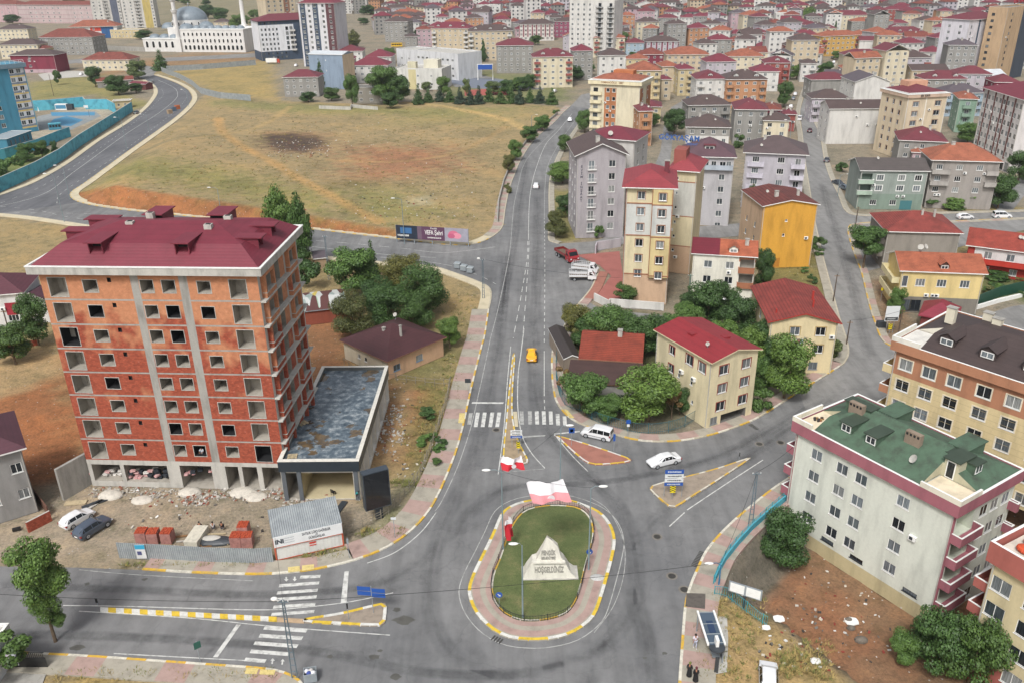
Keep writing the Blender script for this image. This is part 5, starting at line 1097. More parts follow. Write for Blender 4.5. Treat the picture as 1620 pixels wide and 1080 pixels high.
H3 = hgt((1119, 678), 573); b = Bldg(AB, 'cream three-storey house with bright red metal roof behind the curved railing', 'house', (1040, 523), (1127, 573), H3, Rp=(1206, 556), wall='d5c9a6')
zs = [H3-2.35, H3-5.25, H3-8.1]; TR = WM('8a4238'); M_RR = tilem('8a2a30', 'sheet')
b.win('R', [.27, .76], zs, 1.55, 1.4, M_WHITE, 2, TR, frac=True); b.win('F', [.62, .84], zs[:1], 1.5, 1.5, M_WHITE, 2, TR, frac=True); b.win('F', [.45, .68], zs[1:2], .5, .6, M_WHITE, 1, frac=True); b.win('F', [.72], zs[2:], .5, .6, M_WHITE, 1, frac=True); b.win('F', [.3], zs, 1.2, 1.3, M_WHITE, 2, TR, frac=True)
b.loggia('R', b.d*.3, b.d*.86, .1, H3-8.9, 2.2, M_CONCD); b.win('R', [.15], [.4], 1.3, 1.2, M_METAL, 2, frac=True)
b.finish(('x', 1.0)); b.roof('gable', M_RR, .45, 1.0, 'x', edge=WM('d5c9a6')); b.dish(b.w*.75, b.d*.2, H3+.7, .6, .3); 
for x, y in ((.4, .3), (.66, .7)): mb = MB(); mb.box(b.w*x-.5, b.d*y-.5, H3+.2, b.w*x+.5, b.d*y+.5, H3+1.0, M_RR); mb.build('roof_hatch', b.rf)
for z in (H3-5.5, H3-2.7): b.balcony('L', .3, 2.6, z, 1.1, WM('white'))
b = Bldg('house', 'low house with sagging red tiled roof and long brown lean-to behind the garden trees', 'house', (918, 567), (1014, 573), 3.6, 11, wall='8a7e70'); b.finish(('x', 2.2)); b.roof('gable', tilem('8a3c2a', 'tile'), .3, 2.2, 'x', edge=WM('brown')); b.chim(b.w*.62, b.d*.45, 5.5)
mb = MB(); q = [(-1.5, -6.5, 2.7), (b.w+.4, -6.5, 2.7), (b.w+.4, -.35, 3.55), (-1.5, -.35, 3.55)]; mb.face(q, tilem('4a3632', 'sheet')); mb.face([(x, y, z-.12) for x, y, z in q][::-1], M_WOOD); mb.box(-1.2, -6.2, 0, b.w, -6.0, 2.6, WM('grey')); mb.build('lean_to', b.root)
b = Bldg('shed', 'dark roofed shed tucked left of the red tiled low house', 'shed', (893, 568), (917, 566), 2.8, 12, wall='8a7e70'); b.finish(('y', .6)); b.roof('gable', tilem('3c3533', 'sheet'), .2, .6, 'y')
b = Bldg('house', 'cream house with weathered red tiles and laundry on its gable front', 'house', (1219, 509), (1326, 511), 8.8, 15, wall='d8c8a0')
b.win('F', [.38, .76], [6.6, 3.6], 1.5, 1.4, M_WHITE, 2, WM('a98e5c'), frac=True); b.win('F', [.72], [.7], 1.4, 1.3, M_METAL, 2, frac=True); b.win('L', [.2, .5, .8], [6.4, 3.4], 1.3, 1.3, frac=True); b.finish(('y', 1.5)); b.roof('gable', tilem('8a3c34', 'tile'), .5, 1.5, 'y', edge=paint('a03028', .6, 'red_edge'))
b.chim(b.w*.78, b.d*.5, 9.6, .3, .3, 1.6, paint('a03028', .6, 'red_edge'), False); b.chim(b.w*.7, b.d*.25, 9.6, .25, .25, 1.6, MATS['red_edge'], False); b.chim(b.w*.12, b.d*.15, 9.2, .2, .2, .9, MATS['red_edge'], False); CRM = b
mb = MB()
for i, cc in enumerate(('c9a0a8', 'dcd8dc', 'b0507a', 'a8b8d0')): mb.box(1.0*b.w*.3+i*.55, -.75, 5.3, b.w*.3+i*.55+.5, -.7, 6.3-.1*(i % 2), surf('cloth_'+cc, cc, .1, 3))
mb.box(b.w*.28, -.76, 6.3, b.w*.55, -.69, 6.33, M_METAL); mb.box(b.w*.29, -.7, 6.3, b.w*.3, 0, 6.33, M_METAL); mb.box(b.w*.53, -.7, 6.3, b.w*.54, 0, 6.33, M_METAL); g = loc(b, 0, 0, 0); o = mb.build('laundry_line', loc=g); o.rotation_euler = (0, 0, b.ang); tag(o, 'pastel laundry drying below an upper window of the cream gabled house', 'laundry')
H4 = hgt((1207, 424), 326); b = Bldg('house', 'tall mustard yellow house with blank front, stained red tile roof and narrow garden', 'house', (1208, 327), (1294, 324), H4, 13, wall='cf9a3c')
b.win('F', [.45], [H4-3.4], .5, .5, M_WHITE, 1, frac=True); b.win('F', [.43], [H4-6.6], .5, .6, M_WHITE, 1, frac=True); b.paint('F', b.w*.3, b.w*.42, .2, 2.2, 'b57a2c'); b.paint('L', 0, b.d, 0, 30, 'c2a78c'); b.win('L', [.3, .7], [2, 5, 8], 1.1, 1.2, frac=True)
b.finish(('y', 1.1)); b.roof('gable', tilem('6e3a34', 'tile'), .4, 1.1, 'y'); b.chim(b.w*.35, b.d*.3, H4+.9); b.chim(b.w*.8, b.d*.4, H4+.6, .5, .5); b.dish(b.w*.3, b.d*.6, H4+.6)
H5 = hgt((1105, 478), 402); b = Bldg('house', 'white three-storey house with part orange tile, part dark red roof and brown balconies', 'house', (1097, 401), (1196, 407), H5, 9, wall='d9d6c8')
zs = [H5-2.6, H5-5.6]; b.win('F', [.25, .6], zs, 1.5, 1.35, frac=True); b.win('F', [.25, .5], [.4], 1.3, 1.0, frac=True)
for z in (H5-3.1, H5-6.1): b.loggia('F', b.w*.76, b.w*.98, z, z+2.5, 1.3, M_ROOM); b.balcony('F', b.w*.74, b.w*.995, z, .5, WM('a0694c'))
b.paint('F', b.w*.74, b.w, H5-1.1, H5, 'a0694c'); b.finish(('x', 1.6)); b.roof('gable', tilem('b06245', 'tile'), .4, 1.6, 'x'); 
mb = MB(); mb.face([(-.42, -.42, H5+.12), (b.w*.42, -.42, H5+.12), (b.w*.42, b.d/2, H5+1.83), (-.42, b.d/2, H5+1.83)], tilem('6e2330', 'sheet')); mb.build('roof_patch', b.rf); b.dormer(b.w*.64, .6, H5+.3, 1.6, .9, 2.5, 0, MATS['roof_tileb06245'], WM('d9d6c8'), False); b.chim(b.w*.85, b.d*.35, H5+1.2)
TR = WM('9a6a50'); H6 = hgt((1047, 482), 297)
b = Bldg(AB, 'tall beige and pale blue banded seven-storey block with red roof above the pink forecourt', 'building', (991, 295), (1066, 297), H6, 13, wall='d0c4a2')
for z0, z1, c_ in ((0, 6.0, 'c2a488'), (H6-9.2, H6-3.1, 'c3c4bf')):
    for f, L_ in (('F', b.w), ('L', b.d), ('R', b.d)): b.paint(f, 0, L_, z0, z1, c_)
zs = [H6-2.3-3.02*k for k in range(6)]; b.win('F', [.33, .78], zs, 1.35, 1.4, M_WHITE, 2, TR, frac=True); b.win('L', [.3, .7], zs, 1.2, 1.3, M_WHITE, 2, TR, frac=True)
b.win('R', [.5], zs, .6, .9, M_WHITE, 1, TR, frac=True); b.finish(); mb = MB()
mb.box(b.w*.56, -.7, 5.6, b.w+.02, -.02, H6-.02, WM('cdbb8a')); 
for z in [H6-3.1, H6-9.2, 6.0]: mb.box(-.06, -.08, z-.1, b.w*.56, 0, z+.1, TR); mb.box(b.w*.56-.05, -.76, z-.15, b.w+.08, -.7, z+.05, TR)
for x in (0, b.w*.56, b.w-.15): mb.box(x, -.78 if x > 1 else -.06, 5.6 if x > 1 else 0, x+.14, -.7 if x > 1 else 0, H6-.02, TR)
mb.box(b.w*.56+.14, -.712, H6-9.0, b.w-.15, -.7, H6-3.2, WM('c3c4bf')); bay = mb.build('bay', b.root)
me_, pm_ = winmesh(1.35, 1.4, M_WHITE, 2, TR, False)
for z in zs: q = inst('window', me_, bay, (b.w*.78-.67, -.86, z)); inst('pane', pm_, q, (0, 0, 0))
b.roof('hip', RM('red' if 0 else '8e3a40'), .8, 2.2); b.chim(b.w*.85, b.d*.6, H6+1.5, .9, .9, 1.6, RM('dkred')); TW = b
b = Bldg(AB, 'narrow beige twin block with outside stair just behind the beige and blue tower', 'building', (1060, 268), (1103, 271), H6-1, 10, wall='d0c4a2'); b.paint('F', 0, b.w, H6-10.5, H6-3.4, 'c2c2ba'); b.paint('F', 0, b.w, 0, 6, 'c2a488'); b.win('F', [.3], [H6-3-3.02*k for k in range(6)], .5, .6, M_WHITE, 1, frac=True)
for z in (6, H6-10.5, H6-3.4): b.paint('F', 0, b.w, z-.12, z+.1, TR)
b.finish(); b.roof('hip', RM('8e3a40'), .7, 1.8); mb = MB(); mb.box(b.w*.05, b.d*.2, H6-1, b.w*.5, b.d*.6, H6+2.6, WM('8e5048')); mb.build('stair_tower', b.root)
lettering('GÖKYAŞAM', 1.5, paint('2f5c9c', .5, 'blue_letters'), b.root, (b.w*.1, b.d*.5, H6+4.3), (PI/2, 0, 0), .12, .02); lettering('İNŞAAT', .6, MATS['blue_letters'], b.root, (b.w*.6, b.d*.5, H6+3.2), (PI/2, 0, 0), .08, .01)
H7 = hgt((918, 376), 246); LV = 'a5a0a3'
b = Bldg(AB, 'lilac grey six-storey block with gabled top and vertical lettering beside the main road', 'building', (913, 247), (991, 245), H7, 15, wall=LV)
zs = [H7-2.7-2.95*k for k in range(6)]; b.win('F', [.3], [z-.5 for z in zs], 1.4, 2, M_WHITE, 2, frac=True); b.win('F', [.72], zs, 1.5, 1.5, M_WHITE, 2, frac=True); b.win('L', [.2, .5, .8], zs, 1.2, 1.3, frac=True)
for z in zs: b.balcony('F', b.w*.22, b.w*.4, z-.5, .35, M_WHITE, rail=True, ph=.8)
b.finish(('y', 2.6)); b.roof('gable', RM('brown'), .7, 2.6, 'y'); b.chim(b.w*.45, b.d*.2, H7+2.2, .9, .9, 1.5)
lettering('E\nV\nİ\nM\n\nİ\nN\nŞ\nA\nA\nT', .8, paint('4a4a58', .6, 'letters_grey'), b.root, (b.w*.1, -.03, H7-6.5), (PI/2, 0, 0), .03, .01)
b = Bldg(AB, 'pale grey and white block with wide dark red roof rising behind the lilac gable', 'building', (926, 217), (1004, 223), H7+1.5, 11, wall='c0bdb8'); b.win('F', [.7], [H7-1.5, H7-4.5], 1.5, 1.5, frac=True); b.win('R', [.3, .7], [H7-2, H7-5, H7-8], 1.4, 1.4, frac=True); b.finish(); b.roof('hip', RM('wine'), .6, 2); b.dish(b.w*.5, .5, H7+2.3, .3, .6)
b = Bldg(AB, 'pale grey block with brown attic roof and long attic balcony right of the beige twin', 'building', (1083, 247), (1162, 249), hgt((1095, 356), 248), 12, wall='b2b0b2'); h = b.h
zs = [h-2.6-3*k for k in range(6)]; b.win('F', [.3, .78], zs, 1.4, 1.4, frac=True); b.win('F', [.12, .45, .6, .9], [h-2.4], 1.2, 1.3, frac=True); b.balcony('F', .2, b.w-.2, h-2.9, .9, WM('a9b2bb')); b.win('R', [.3, .7], zs, 1.2, 1.3, frac=True)
b.finish(); b.roof('hip', tilem('5c434a', 'sheet'), .6, 3.4); b.dormer(b.w*.5, 2, h+.8, 2.5, 1.4, 4, 0, RM('dkred'), WM('grey'))
b = Bldg(AB, 'lilac four-storey block with brown hip roof and corner balconies left of the long street', 'building', (1180, 241), (1276, 245), hgt((1197, 330), 243), 13, wall='b0acb2'); h = b.h
zs = [h-2.4-2.9*k for k in range(5)]; b.win('F', [.18, .6], zs, 1.7, 1.4, style=3, frac=True); b.win('L', [.3, .7], zs, 1.3, 1.4, frac=True)
for z in zs[:4]: b.win('F', [.88], [z-.9], 1.4, 2.1, name='balcony_door', frac=True); b.balcony('F', b.w*.77, b.w-.05, z-1.0, 1.1, WM('c6c2cc')); b.balcony('F', b.w*.05, b.w*.32, z-1.0, .5, WM('c6c2cc'))
b.finish(); b.roof('hip', RM('5a4c4c'), .7, 3.2); b.chim(b.w*.3, b.d*.4, h+2.2); b.dish(b.w*.25, 1.5, h+1.2)
H8 = hgt((1396, 425), 366); b = Bldg('house', 'bare grey two-storey house with broad red tiled hip roof beside the street tree', 'house', (1404, 366), (1520, 369), H8, 13, wall='8b857c'); b.win('L', [.3, .7], [1, 4.2], 1.3, 1.3, frac=True)
for z in (2.6, 5.4): b.balcony('L', b.d*.3, b.d*.95, z, 1.1, WM('8f8a82'))
b.finish(); b.roof('hip', tilem('8c4038', 'tile'), .5, 2.6); b.chim(b.w*.55, b.d*.4, H8+1.8, .4, .4, 1.6, cap=False); b.chim(b.w*.72, b.d*.4, H8+1.8, .4, .4, 1.6, cap=False)
H9 = hgt((1432, 492), 427); b = Bldg('house', 'pale yellow house with long orange tiled roof, small attic dormer and shop windows below', 'house', (1427, 428), (1558, 433), H9, 9.5, wall='d2bd84')
b.win('F', [.25, .51, .79], [H9-2.9], 1.65, 1.4, style=3, frac=True); b.win('F', [.06], [H9-3.1], 1.0, 2.1, style=1, name='balcony_door', frac=True); b.paint('F', 0, b.w, 0, H9-5.0, '7a756c'); b.win('F', [.12, .24, .5, .62], [.4], 1.9, 2.1, M_DKMETAL, 2, frac=True)
b.finish(('x', 2.0)); b.roof('gable', tilem('a85f44', 'tile'), .5, 2.0, 'x'); b.dormer(b.w*.52, .5, H9+.25, 1.5, .9, 3, 0, MATS['roof_tilea85f44'], WM('5a4038'), False); b.chim(b.w*.3, b.d*.55, H9+1.8, .5, .5, 1.2); b.dish(b.w*.28, b.d*.5, H9+2.6, -.4, .55); b.dish(b.w*.35, b.d*.55, H9+2.6, .8, .5)
for z in (2.9, 5.6): b.balcony('L', b.d*.1, b.d*.95, z, 1.3, WM('d8cda4'))
b = Bldg('house', 'low red house with red tiled roof, white fascia and red balcony at the right edge', 'house', (1533, 388), (1645, 402), 6.0, 12, wall='a0352c'); b.win('F', [.3, .62], [3.6], 1.5, 1.5, frac=True); b.win('F', [.3, .7], [.7], 1.4, 1.3, frac=True); b.paint('F', b.w*.1, b.w, 3, 5.6, 'c9c6c4'); b.balcony('F', b.w*.25, b.w, 2.9, 1.4, WM('b03428')); b.finish(('x', 2)); b.roof('gable', tilem('9c4436', 'tile'), .6, 2, 'x'); b.dish(b.w*.7, b.d*.3, 7.5); b.dish(b.w*.75, b.d*.3, 7.4)
H10 = hgt((1366, 331), 270); b = Bldg('house', 'sage green three-storey house with brown gable roof at the street corner', 'house', (1363, 270), (1469, 271), H10, 11, wall='8b948d')
zs = [H10-2.5, H10-5.2]; b.win('F', [.3, .62, .87], zs, 1.7, 1.4, style=3, trim=M_WHITE, frac=True); b.paint('F', 0, b.w, 0, H10-6, '7b8b7f'); b.win('F', [.25, .55], [1.2], 1.6, 1.3, style=3, frac=True); b.paint('F', b.w*.66, b.w*.84, 0, 2.4, '3f6f74')
for z in (H10-6, H10-3.2): b.loggia('F', .3, b.w*.18, z, z+2.4, 1.3, WM('74857a')); b.balcony('F', -.5, b.w*.2, z, .8, WM('a3b5a4'), M_WHITE)
b.finish(('x', 2)); b.roof('gable', RM('57504d'), .5, 2, 'x'); b.dish(b.w*.3, b.d*.4, H10+1.8)
b = Bldg('house', 'bare grey-beige three-storey house with orange tiled roof beside the sage green house', 'house', (1476, 253), (1583, 256), hgt((1476, 330), 254), 12, wall='96908a'); h = b.h
b.win('F', [.12, .42, .72], [h-2.4, h-5.4, h-8.2], 1.5, 1.3, style=3, frac=True)
for z in (h-3.3, h-6.2): b.balcony('F', .1, b.w*.28, z, 1.1, WM('a5a09a')); b.balcony('F', b.w*.82, b.w-.1, z, 1.1, WM('a5a09a'))
b.finish(); b.roof('hip', tilem('a5634a', 'tile'), .6, 3.2); b.chim(b.w*.35, b.d*.45, h+2.4, .9, .9)
b = Bldg('pavilion', 'wooden garden pavilion with peaked dark red roof behind the brown-roofed block', 'pavilion', (1458, 498), (1510, 507), 3.0, Rp=(1553, 493), wall='6b3430'); b.win('F', [.5], [.9], 2, 1.2, M_DKMETAL, 3, frac=True); b.finish(); b.roof('hip', RM('802636'), .5, 1.9, edge=paint('802636', .6))
# left edge houses
H = hgt((46, 808), 707); b = Bldg('house', 'plain grey rendered house with wine roof at the left edge below the orange slope', 'house', (-95, 742), (32, 707), H, 10, wall='8f8d8a'); b.win('F', [.88], [H-3.2, H-6.8], 1.2, 1.3, style=2, frac=True); b.win('F', [.5], [H-3.2, H-6.8], 1.2, 1.3, frac=True); b.win('R', [.5], [H-3.2], 1.2, 1.3, frac=True); b.finish(); b.roof('hip', RM('54303a'), .6, 2.2)
b = Bldg('house', 'white house with wine roof and red panel at the left edge behind the brick block', 'house', (-80, 472), (34, 463), 6.4, 10, wall='d0cfcc'); b.paint('F', b.w*.72, b.w*.93, 2.2, 4.6, '9a2a38'); b.win('F', [.8], [1], 1.8, 1.2, style=3, frac=True); b.win('F', [.4], [3.4, .9], 1.4, 1.3, frac=True); b.finish(); b.roof('hip', RM('5b3039'), .5, 2.4)
b = Bldg('house', 'small pale house under wine metal roof half hidden behind the brick block', 'house', (24, 474), (80, 478), 4.2, 12, wall='c4c2be'); b.finish(('y', 1.6)); b.roof('gable', RM('4d2c36'), .5, 1.6, 'y')
b = Bldg('house', 'white rendered house corner with balcony at the bottom left edge', 'house', (-130, 1040), (-22, 1040), 3.6, 4, wall='d3d3d2'); b.win('F', [.6], [1.5], 1.3, 1.3, frac=True); b.balcony('F', b.w*.6, b.w+1.0, 2.2, 1.2, WM('d3d3d2')); b.finish(); b.flat(M_CONCL, .4); BLW = b
def roofgrid(b, z, slope, zmax, mat, cuts=(), inset=0.0, st=.3, wallm_=None, floorm=None):
    mb = MB(); w, d = b.w, b.d; nx_, ny_ = int((w-2*inset)/st), int((d-2*inset)/st); sx_, sy_ = (w-2*inset)/nx_, (d-2*inset)/ny_
    hh = lambda x, y: min(zmax, slope*max(0, min(x-inset, w-inset-x, y-inset, d-inset-y)))
    cut = lambda x, y: any(c[0] < x < c[2] and c[1] < y < c[3] for c in cuts)
    idx = {}
    def vid(i, j):
        if (i, j) not in idx: x, y = inset+i*sx_, inset+j*sy_; idx[(i, j)] = len(mb.v); mb.v.append((x, y, z+hh(x, y)))
        return idx[(i, j)]
    k = mb.mi(mat)
    for i in range(nx_):
        for j in range(ny_):
            cx, cy = inset+(i+.5)*sx_, inset+(j+.5)*sy_
            if cut(cx, cy):
                for di, dj, e in ((-1, 0, ((i, j), (i, j+1))), (1, 0, ((i+1, j+1), (i+1, j))), (0, -1, ((i+1, j), (i, j))), (0, 1, ((i, j+1), (i+1, j+1)))):
                    x, y = cx+di*sx_, cy+dj*sy_
                    if not cut(x, y) and 0 <= i+di < nx_ and 0 <= j+dj < ny_:
                        (a0, a1), (b0, b1) = e; xa, ya, xb, yb = inset+a0*sx_, inset+a1*sy_, inset+b0*sx_, inset+b1*sy_
                        mb.face([(xa, ya, z), (xb, yb, z), (xb, yb, z+hh(xb, yb)), (xa, ya, z+hh(xa, ya))], wallm_ or M_CONCL)
                continue
            mb.f.append((vid(i, j), vid(i+1, j), vid(i+1, j+1), vid(i, j+1))); mb.m.append(k)
    for c in cuts: mb.face([(max(c[0], inset), max(c[1], inset), z+.03), (min(c[2], w-inset), max(c[1], inset), z+.03), (min(c[2], w-inset), min(c[3], d-inset), z+.03), (max(c[0], inset), min(c[3], d-inset), z+.03)], floorm or M_CONCL)
    b.rf = mb.build('roof', b.root); return hh
def parapet(b, z0, z1, o, mat, cap=None, t=.3, cuts=None):
    mb = MB(); w, d = b.w, b.d
    for q in ((-o, -o, w+o, -o+t), (-o, d+o-t, w+o, d+o), (-o, -o+t, -o+t, d+o-t), (w+o-t, -o+t, w+o, d+o-t)): mb.box(q[0], q[1], z0, q[2], q[3], z1, mat, None, cap)
    mb.box(-o+t, -o+t, z0, w+o-t, d+o-t, z0+.1, mat)
    return mb.build('parapet', b.root)
PK = WM('9a5f68'); z0 = -4.2
b = Bldg(AB, 'white and pink apartment block with mossy green roof, dormers and corner terraces', 'building', (1262, 668), (1516, 799), 15.6, z0=z0, Rp=(1619, 747), wall='cdd0c4')
w, d, h = b.w, b.d, b.h; zs = [h-3.5-2.9*k for k in range(4)]
b.win('F', [.16, .335, .46, .72], zs, 1.5, 1.35, frac=True); b.win('F', [.14], [1.3], 1.4, 1.2, M_DKMETAL, 2, frac=True); b.win('F', [.32, .52, .86], [2.4], 1.7, .5, M_DKMETAL, 2, frac=True); b.paint('F', 0, w*.19, 0, 3.2, 'aeb2a6'); b.paint('F', w*.18, w, 0, 1.9, 'b9ad88')
b.win('R', [.5, .68, .87], zs, 1.4, 1.35, frac=True); b.win('R', [.6], [.8], 1.4, 1.3, frac=True); b.paint('R', 0, .3, 2, h, PK); b.paint('F', w-.25, w, 2, h, PK); b.paint('F', 0, .3, 3, h, PK); b.win('L', [.3, .6], zs, 1.3, 1.3, frac=True)
for z in zs:
    b.loggia('R', .5, d*.33, z-.85, z+1.75, 1.5, WM('c3c8b8')); b.win('R', [], [], 1, 1)
    o = b.balcony('R', .1, d*.36, z-.95, 1.1, PK, M_WHITE); b.balcony('L', d*.62, d-.2, z-.95, 1.2, PK, M_WHITE); b.balcony('R', d*.95, d-.05, z-.95, 1.0, PK, M_WHITE)
b.finish(); parapet(b, h-1.15, h+.25, .45, PK, M_WHITE)
M_GR = surf('mossy_green_roof', '4c6350', .3, .7, .85, fine=3, dark='404a3e'); M_GRD = tilem('3d4a3d', 'sheet')
hh = roofgrid(b, h+.12, .44, 2.9, M_GR, [(0, -1, w*.115, d*.42), (w*.8, -1, w+1, d*.3)], -.1, .35, WM('b9b49a'), WM('d9cbb0'))
mb = MB()
for q in ((-.45, -.45, w*.115, -.2), (-.45, -.2, -.2, d*.42), (w*.8, -.45, w+.45, -.2), (w+.2, -.2, w+.45, d*.3)): mb.box(q[0], q[1], h+.251, q[2], q[3], h+.85, WM('d8d2c0'), None, M_WHITE)
mb.build('terrace_wall', b.root)['kind'] = 'stuff'
for u in (.27, .43): b.dormer(w*u, 1.5, h+.75, 1.5, 1.2, 3.2, 0, M_GRD, M_GR, True)
b.dormer(w*.13, d*.5, h+1.3, 1.3, 1.3, 3.2, -PI/2, M_GRD, M_GR, True); b.dormer(w-1.5, d*.5, h+.8, 1.5, 1.3, 3.5, PI/2, M_GRD, M_GR, True)
for u in (.35, .78): b.dormer(w*u, d-1.3, h+.7, 2.0, 1.6, 3.4, PI, M_GR, M_GR, True)
b.dormer(w*.84, d*.31, h+.15, 1.6, 2.2, 2.6, 0, M_GRD, WM('b9b49a'), True, False); me_, pm_ = winmesh(.95, 2.0, M_WHITE, 1, None, True); q = inst('terrace_door', me_, b.root, (w*.84-.5, d*.31-.02, h+.2), 0)
for u, v in ((.22, .4), (.6, .35)):
    mb = MB(); x, y = w*u, d*v; mb.box(x-.9, y-.3, h+1, x+.9, y+.3, h+3.2, WM('8a7a6a'))
    for k in range(4): mb.box(x-.8+k*.43, y-.31, h+2.75, x-.55+k*.43, y+.31, h+3.05, M_DARK)
    mb.build('chimney', b.rf)
b.dish(w*.68, d*.16, h+1, -.5, .5); GB = b
rr = random.Random(2)
mb = MB()
for i in range(14): x, y = rr.uniform(-.5, .5), rr.uniform(-.4, .4); mb.box(x-.12, y-.1, 0, x+.14, y+.1, rr.uniform(.1, .35), surf('junk_'+str(i % 3), ('8a4030', '3a3634', '9a7a50')[i % 3], .2, 4))
tag(mb.build('junk_pile', loc=loc(b, w*.06, d*.2, h+.16)), 'heap of reddish junk on the left corner terrace of the green roofed block', 'junk pile')
b = Bldg(AB, 'beige and brown apartment block with dark brown roof and white dormers behind the green roof', 'building', (1419, 541), (1727, 642), 15.8, 15, z0=0, wall='cdbb90')
w, d, h = b.w, b.d, b.h; BR_ = WM('a9775a'); TRC = WM('ddd2ba'); b.paint('F', 0, w, h-4.3, h, BR_)
zs = [h-3.4-2.95*k for k in range(5)]; b.win('F', [.075, .21, .35, .51, .66, .82], zs, 1.7, 1.5, M_WHITE, 2, TRC, frac=True); b.win('L', [.25, .5], zs, 1.2, 1.3, frac=True)
for z in [h-3.95-1.15-2.95*k for k in range(4)]:
    for kk in (.0, .9, 1.8): mb = None
for i, z in enumerate(zs): b.balcony('L', d*.6, d-.1, z-1.0, 1.3, BR_ if i % 2 else WM('cdbb90'), M_WHITE)
b.finish(); parapet(b, h-1.0, h+.25, .5, BR_, M_WHITE)
mb = MB()
for k in range(14): mb.box(.05, -.012, .8+k*.82, w-.05, 0.0, .83+k*.82, WM('a99a78')) if .8+k*.82 < h-4.4 else None
mb.build('cladding_joint', b.root)['kind'] = 'stuff'
M_BRN = tilem('463a38', 'sheet'); hh = roofgrid(b, h+.12, .4, 2.7, M_BRN, [(-1, -1, w*.14, d*.36)], -.1, .35, WM('cfcabc'), WM('d0cdc6'))
mb = MB(); mb.box(-.5, -.5, h+.251, w*.14, -.25, h+.9, WM('d8d4c8'), None, M_WHITE); mb.box(-.5, -.25, h+.251, -.25, d*.36, h+.9, WM('d8d4c8'), None, M_WHITE); mb.build('terrace_wall', b.root)
for u in (.24, .46, .68): b.dormer(w*u, 1.6, h+.8, 1.9, 1.1, 3.4, 0, M_BRN, M_BRN, False)
for u, v in ((.3, .62), (.37, .55), (.13, .5)):
    b.chim(w*u, d*v, h+2.3, 1.1, .8, 1.3, WM('cfc8b4'))
TB = b
b = Bldg(AB, 'beige block with brick pink terrace and balconies cut off by the right edge', 'building', (1577, 869), (1730, 958), 15.5, 14, z0=-4.2, wall='c9bb95')
w, d, h = b.w, b.d, b.h; RP = WM('a55f55'); zs = [h-4.2-2.95*k for k in range(4)]; b.paint('F', 0, w, 0, 3.4, RP); b.paint('L', 0, d, 0, 3.4, RP)
b.win('F', [.14, .5, .8], zs, 1.9, 1.6, frac=True)
for z in zs: b.loggia('L', d*.45, d-.8, z-.9, z+1.6, 1.4, WM('c9bb95')); b.balcony('L', d*.42, d-.4, z-1.0, 1.5, RP, M_WHITE)
b.finish(); parapet(b, h-1.3, h+.9, .5, RP, M_WHITE); roofgrid(b, h+.1, .45, 3, tilem('7a2434', 'sheet'), [(-1, -1, w*.3, d*.8)], 0, .4, WM('cfcabc'), WM('d0c8ba')); HB = b
mb = MB()
for x, y, r_, c_ in ((1.6, 1.6, .8, 'c4502e'), (2.3, 2.4, .7, 'b02338'), (1.2, 3.0, .6, 'c4502e')): mb.sphere((x, y, .3), (r_, r_*.8, .4), surf('quilt_'+c_, c_, .15, 3), 12, 6)
o = mb.build('quilts', loc=loc(b, 0, 0, h+.2)); o.rotation_euler = (0, 0, b.ang); tag(o, 'orange and red quilts airing on the terrace at the right edge', 'quilts')
def pchair(p, rz, lb, mat):
    mb = MB(); t = tag(bpy.data.objects.new('chair', None), lb, 'chair'); C.objects.link(t); t.location = p; t.rotation_euler = (0, 0, rz)
    mb.box(-.24, -.22, .42, .24, .22, .46, mat); mb.build('seat', t); mb = MB()
    for i in range(4): mb.box(-.22+i*.13, .2, .46, -.15+i*.13, .24, .85, mat)
    mb.box(-.24, .2, .85, .24, .24, .9, mat); mb.build('backrest', t)
    for x in (-.22, .18):
        for y in (-.2, .18): mb = MB(); mb.box(x, y, 0, x+.04, y+.04, .42, mat); mb.build('leg', t)
pchair(loc(HB, -.9, 1.4, zs[3]-.95), 1.2, 'white plastic chair on the lowest pink balcony at the right edge', M_WHITE)
pchair(loc(AN, W2*.62, -.4+1.2, .16), 2.6, 'dark chair standing alone in the open shop front of the annex', M_DARK)
def arch(mb, M, w, h_, t, mat):
    n = 7; pts = [(-w/2, 0), (w/2, 0), (w/2, h_*.65)]+[(w/2*math.cos(a), h_*.65+h_*.35*math.sin(a)**.8) for a in [PI*i/n for i in range(1, n)]]+[(-w/2, h_*.65)]
    mb.face([M @ Vector((x, -t, z)) for x, z in pts], mat)
    for i in range(len(pts)):
        a, b_ = pts[i], pts[(i+1) % len(pts)]; mb.face([M @ Vector((a[0], -t, a[1])), M @ Vector((a[0], 0, a[1])), M @ Vector((b_[0], 0, b_[1])), M @ Vector((b_[0], -t, b_[1]))], mat)
g0, g1 = G(229, 82), G(390, 83); ux = (g1-g0).normalized(); ang = math.atan2(ux.y, ux.x); L_ = (g1-g0).length; ps = L_/161
ms = empty('mosque', g0, ang, 'white mosque with grey blue domes and two slim minarets on the hill', 'mosque'); MW = surf('mosque_stone', 'd2d0cc', .08, .3, .8, True); MDm = surf('lead_dome', '7c878f', .15, .4, .45); HH = 33*ps*.93; uy = 1
mb = MB(); w1, w2 = 64*ps, 161*ps
mb.box(0, 0, 0, w1, 20, HH*.57, MW); mb.box(w1, -1, 0, w2, 26, HH, MW); mb.box(w1*.55, 6, 0, w1+24*ps, 30, HH*1.05, MW); mb.box(-.3, -.3, HH*.57, w1, 20.3, HH*.57+.5, M_WHITE); mb.box(w1-.3, -1.3, HH, w2+.3, 26.3, HH+.5, M_WHITE); mb.build('wall', ms)
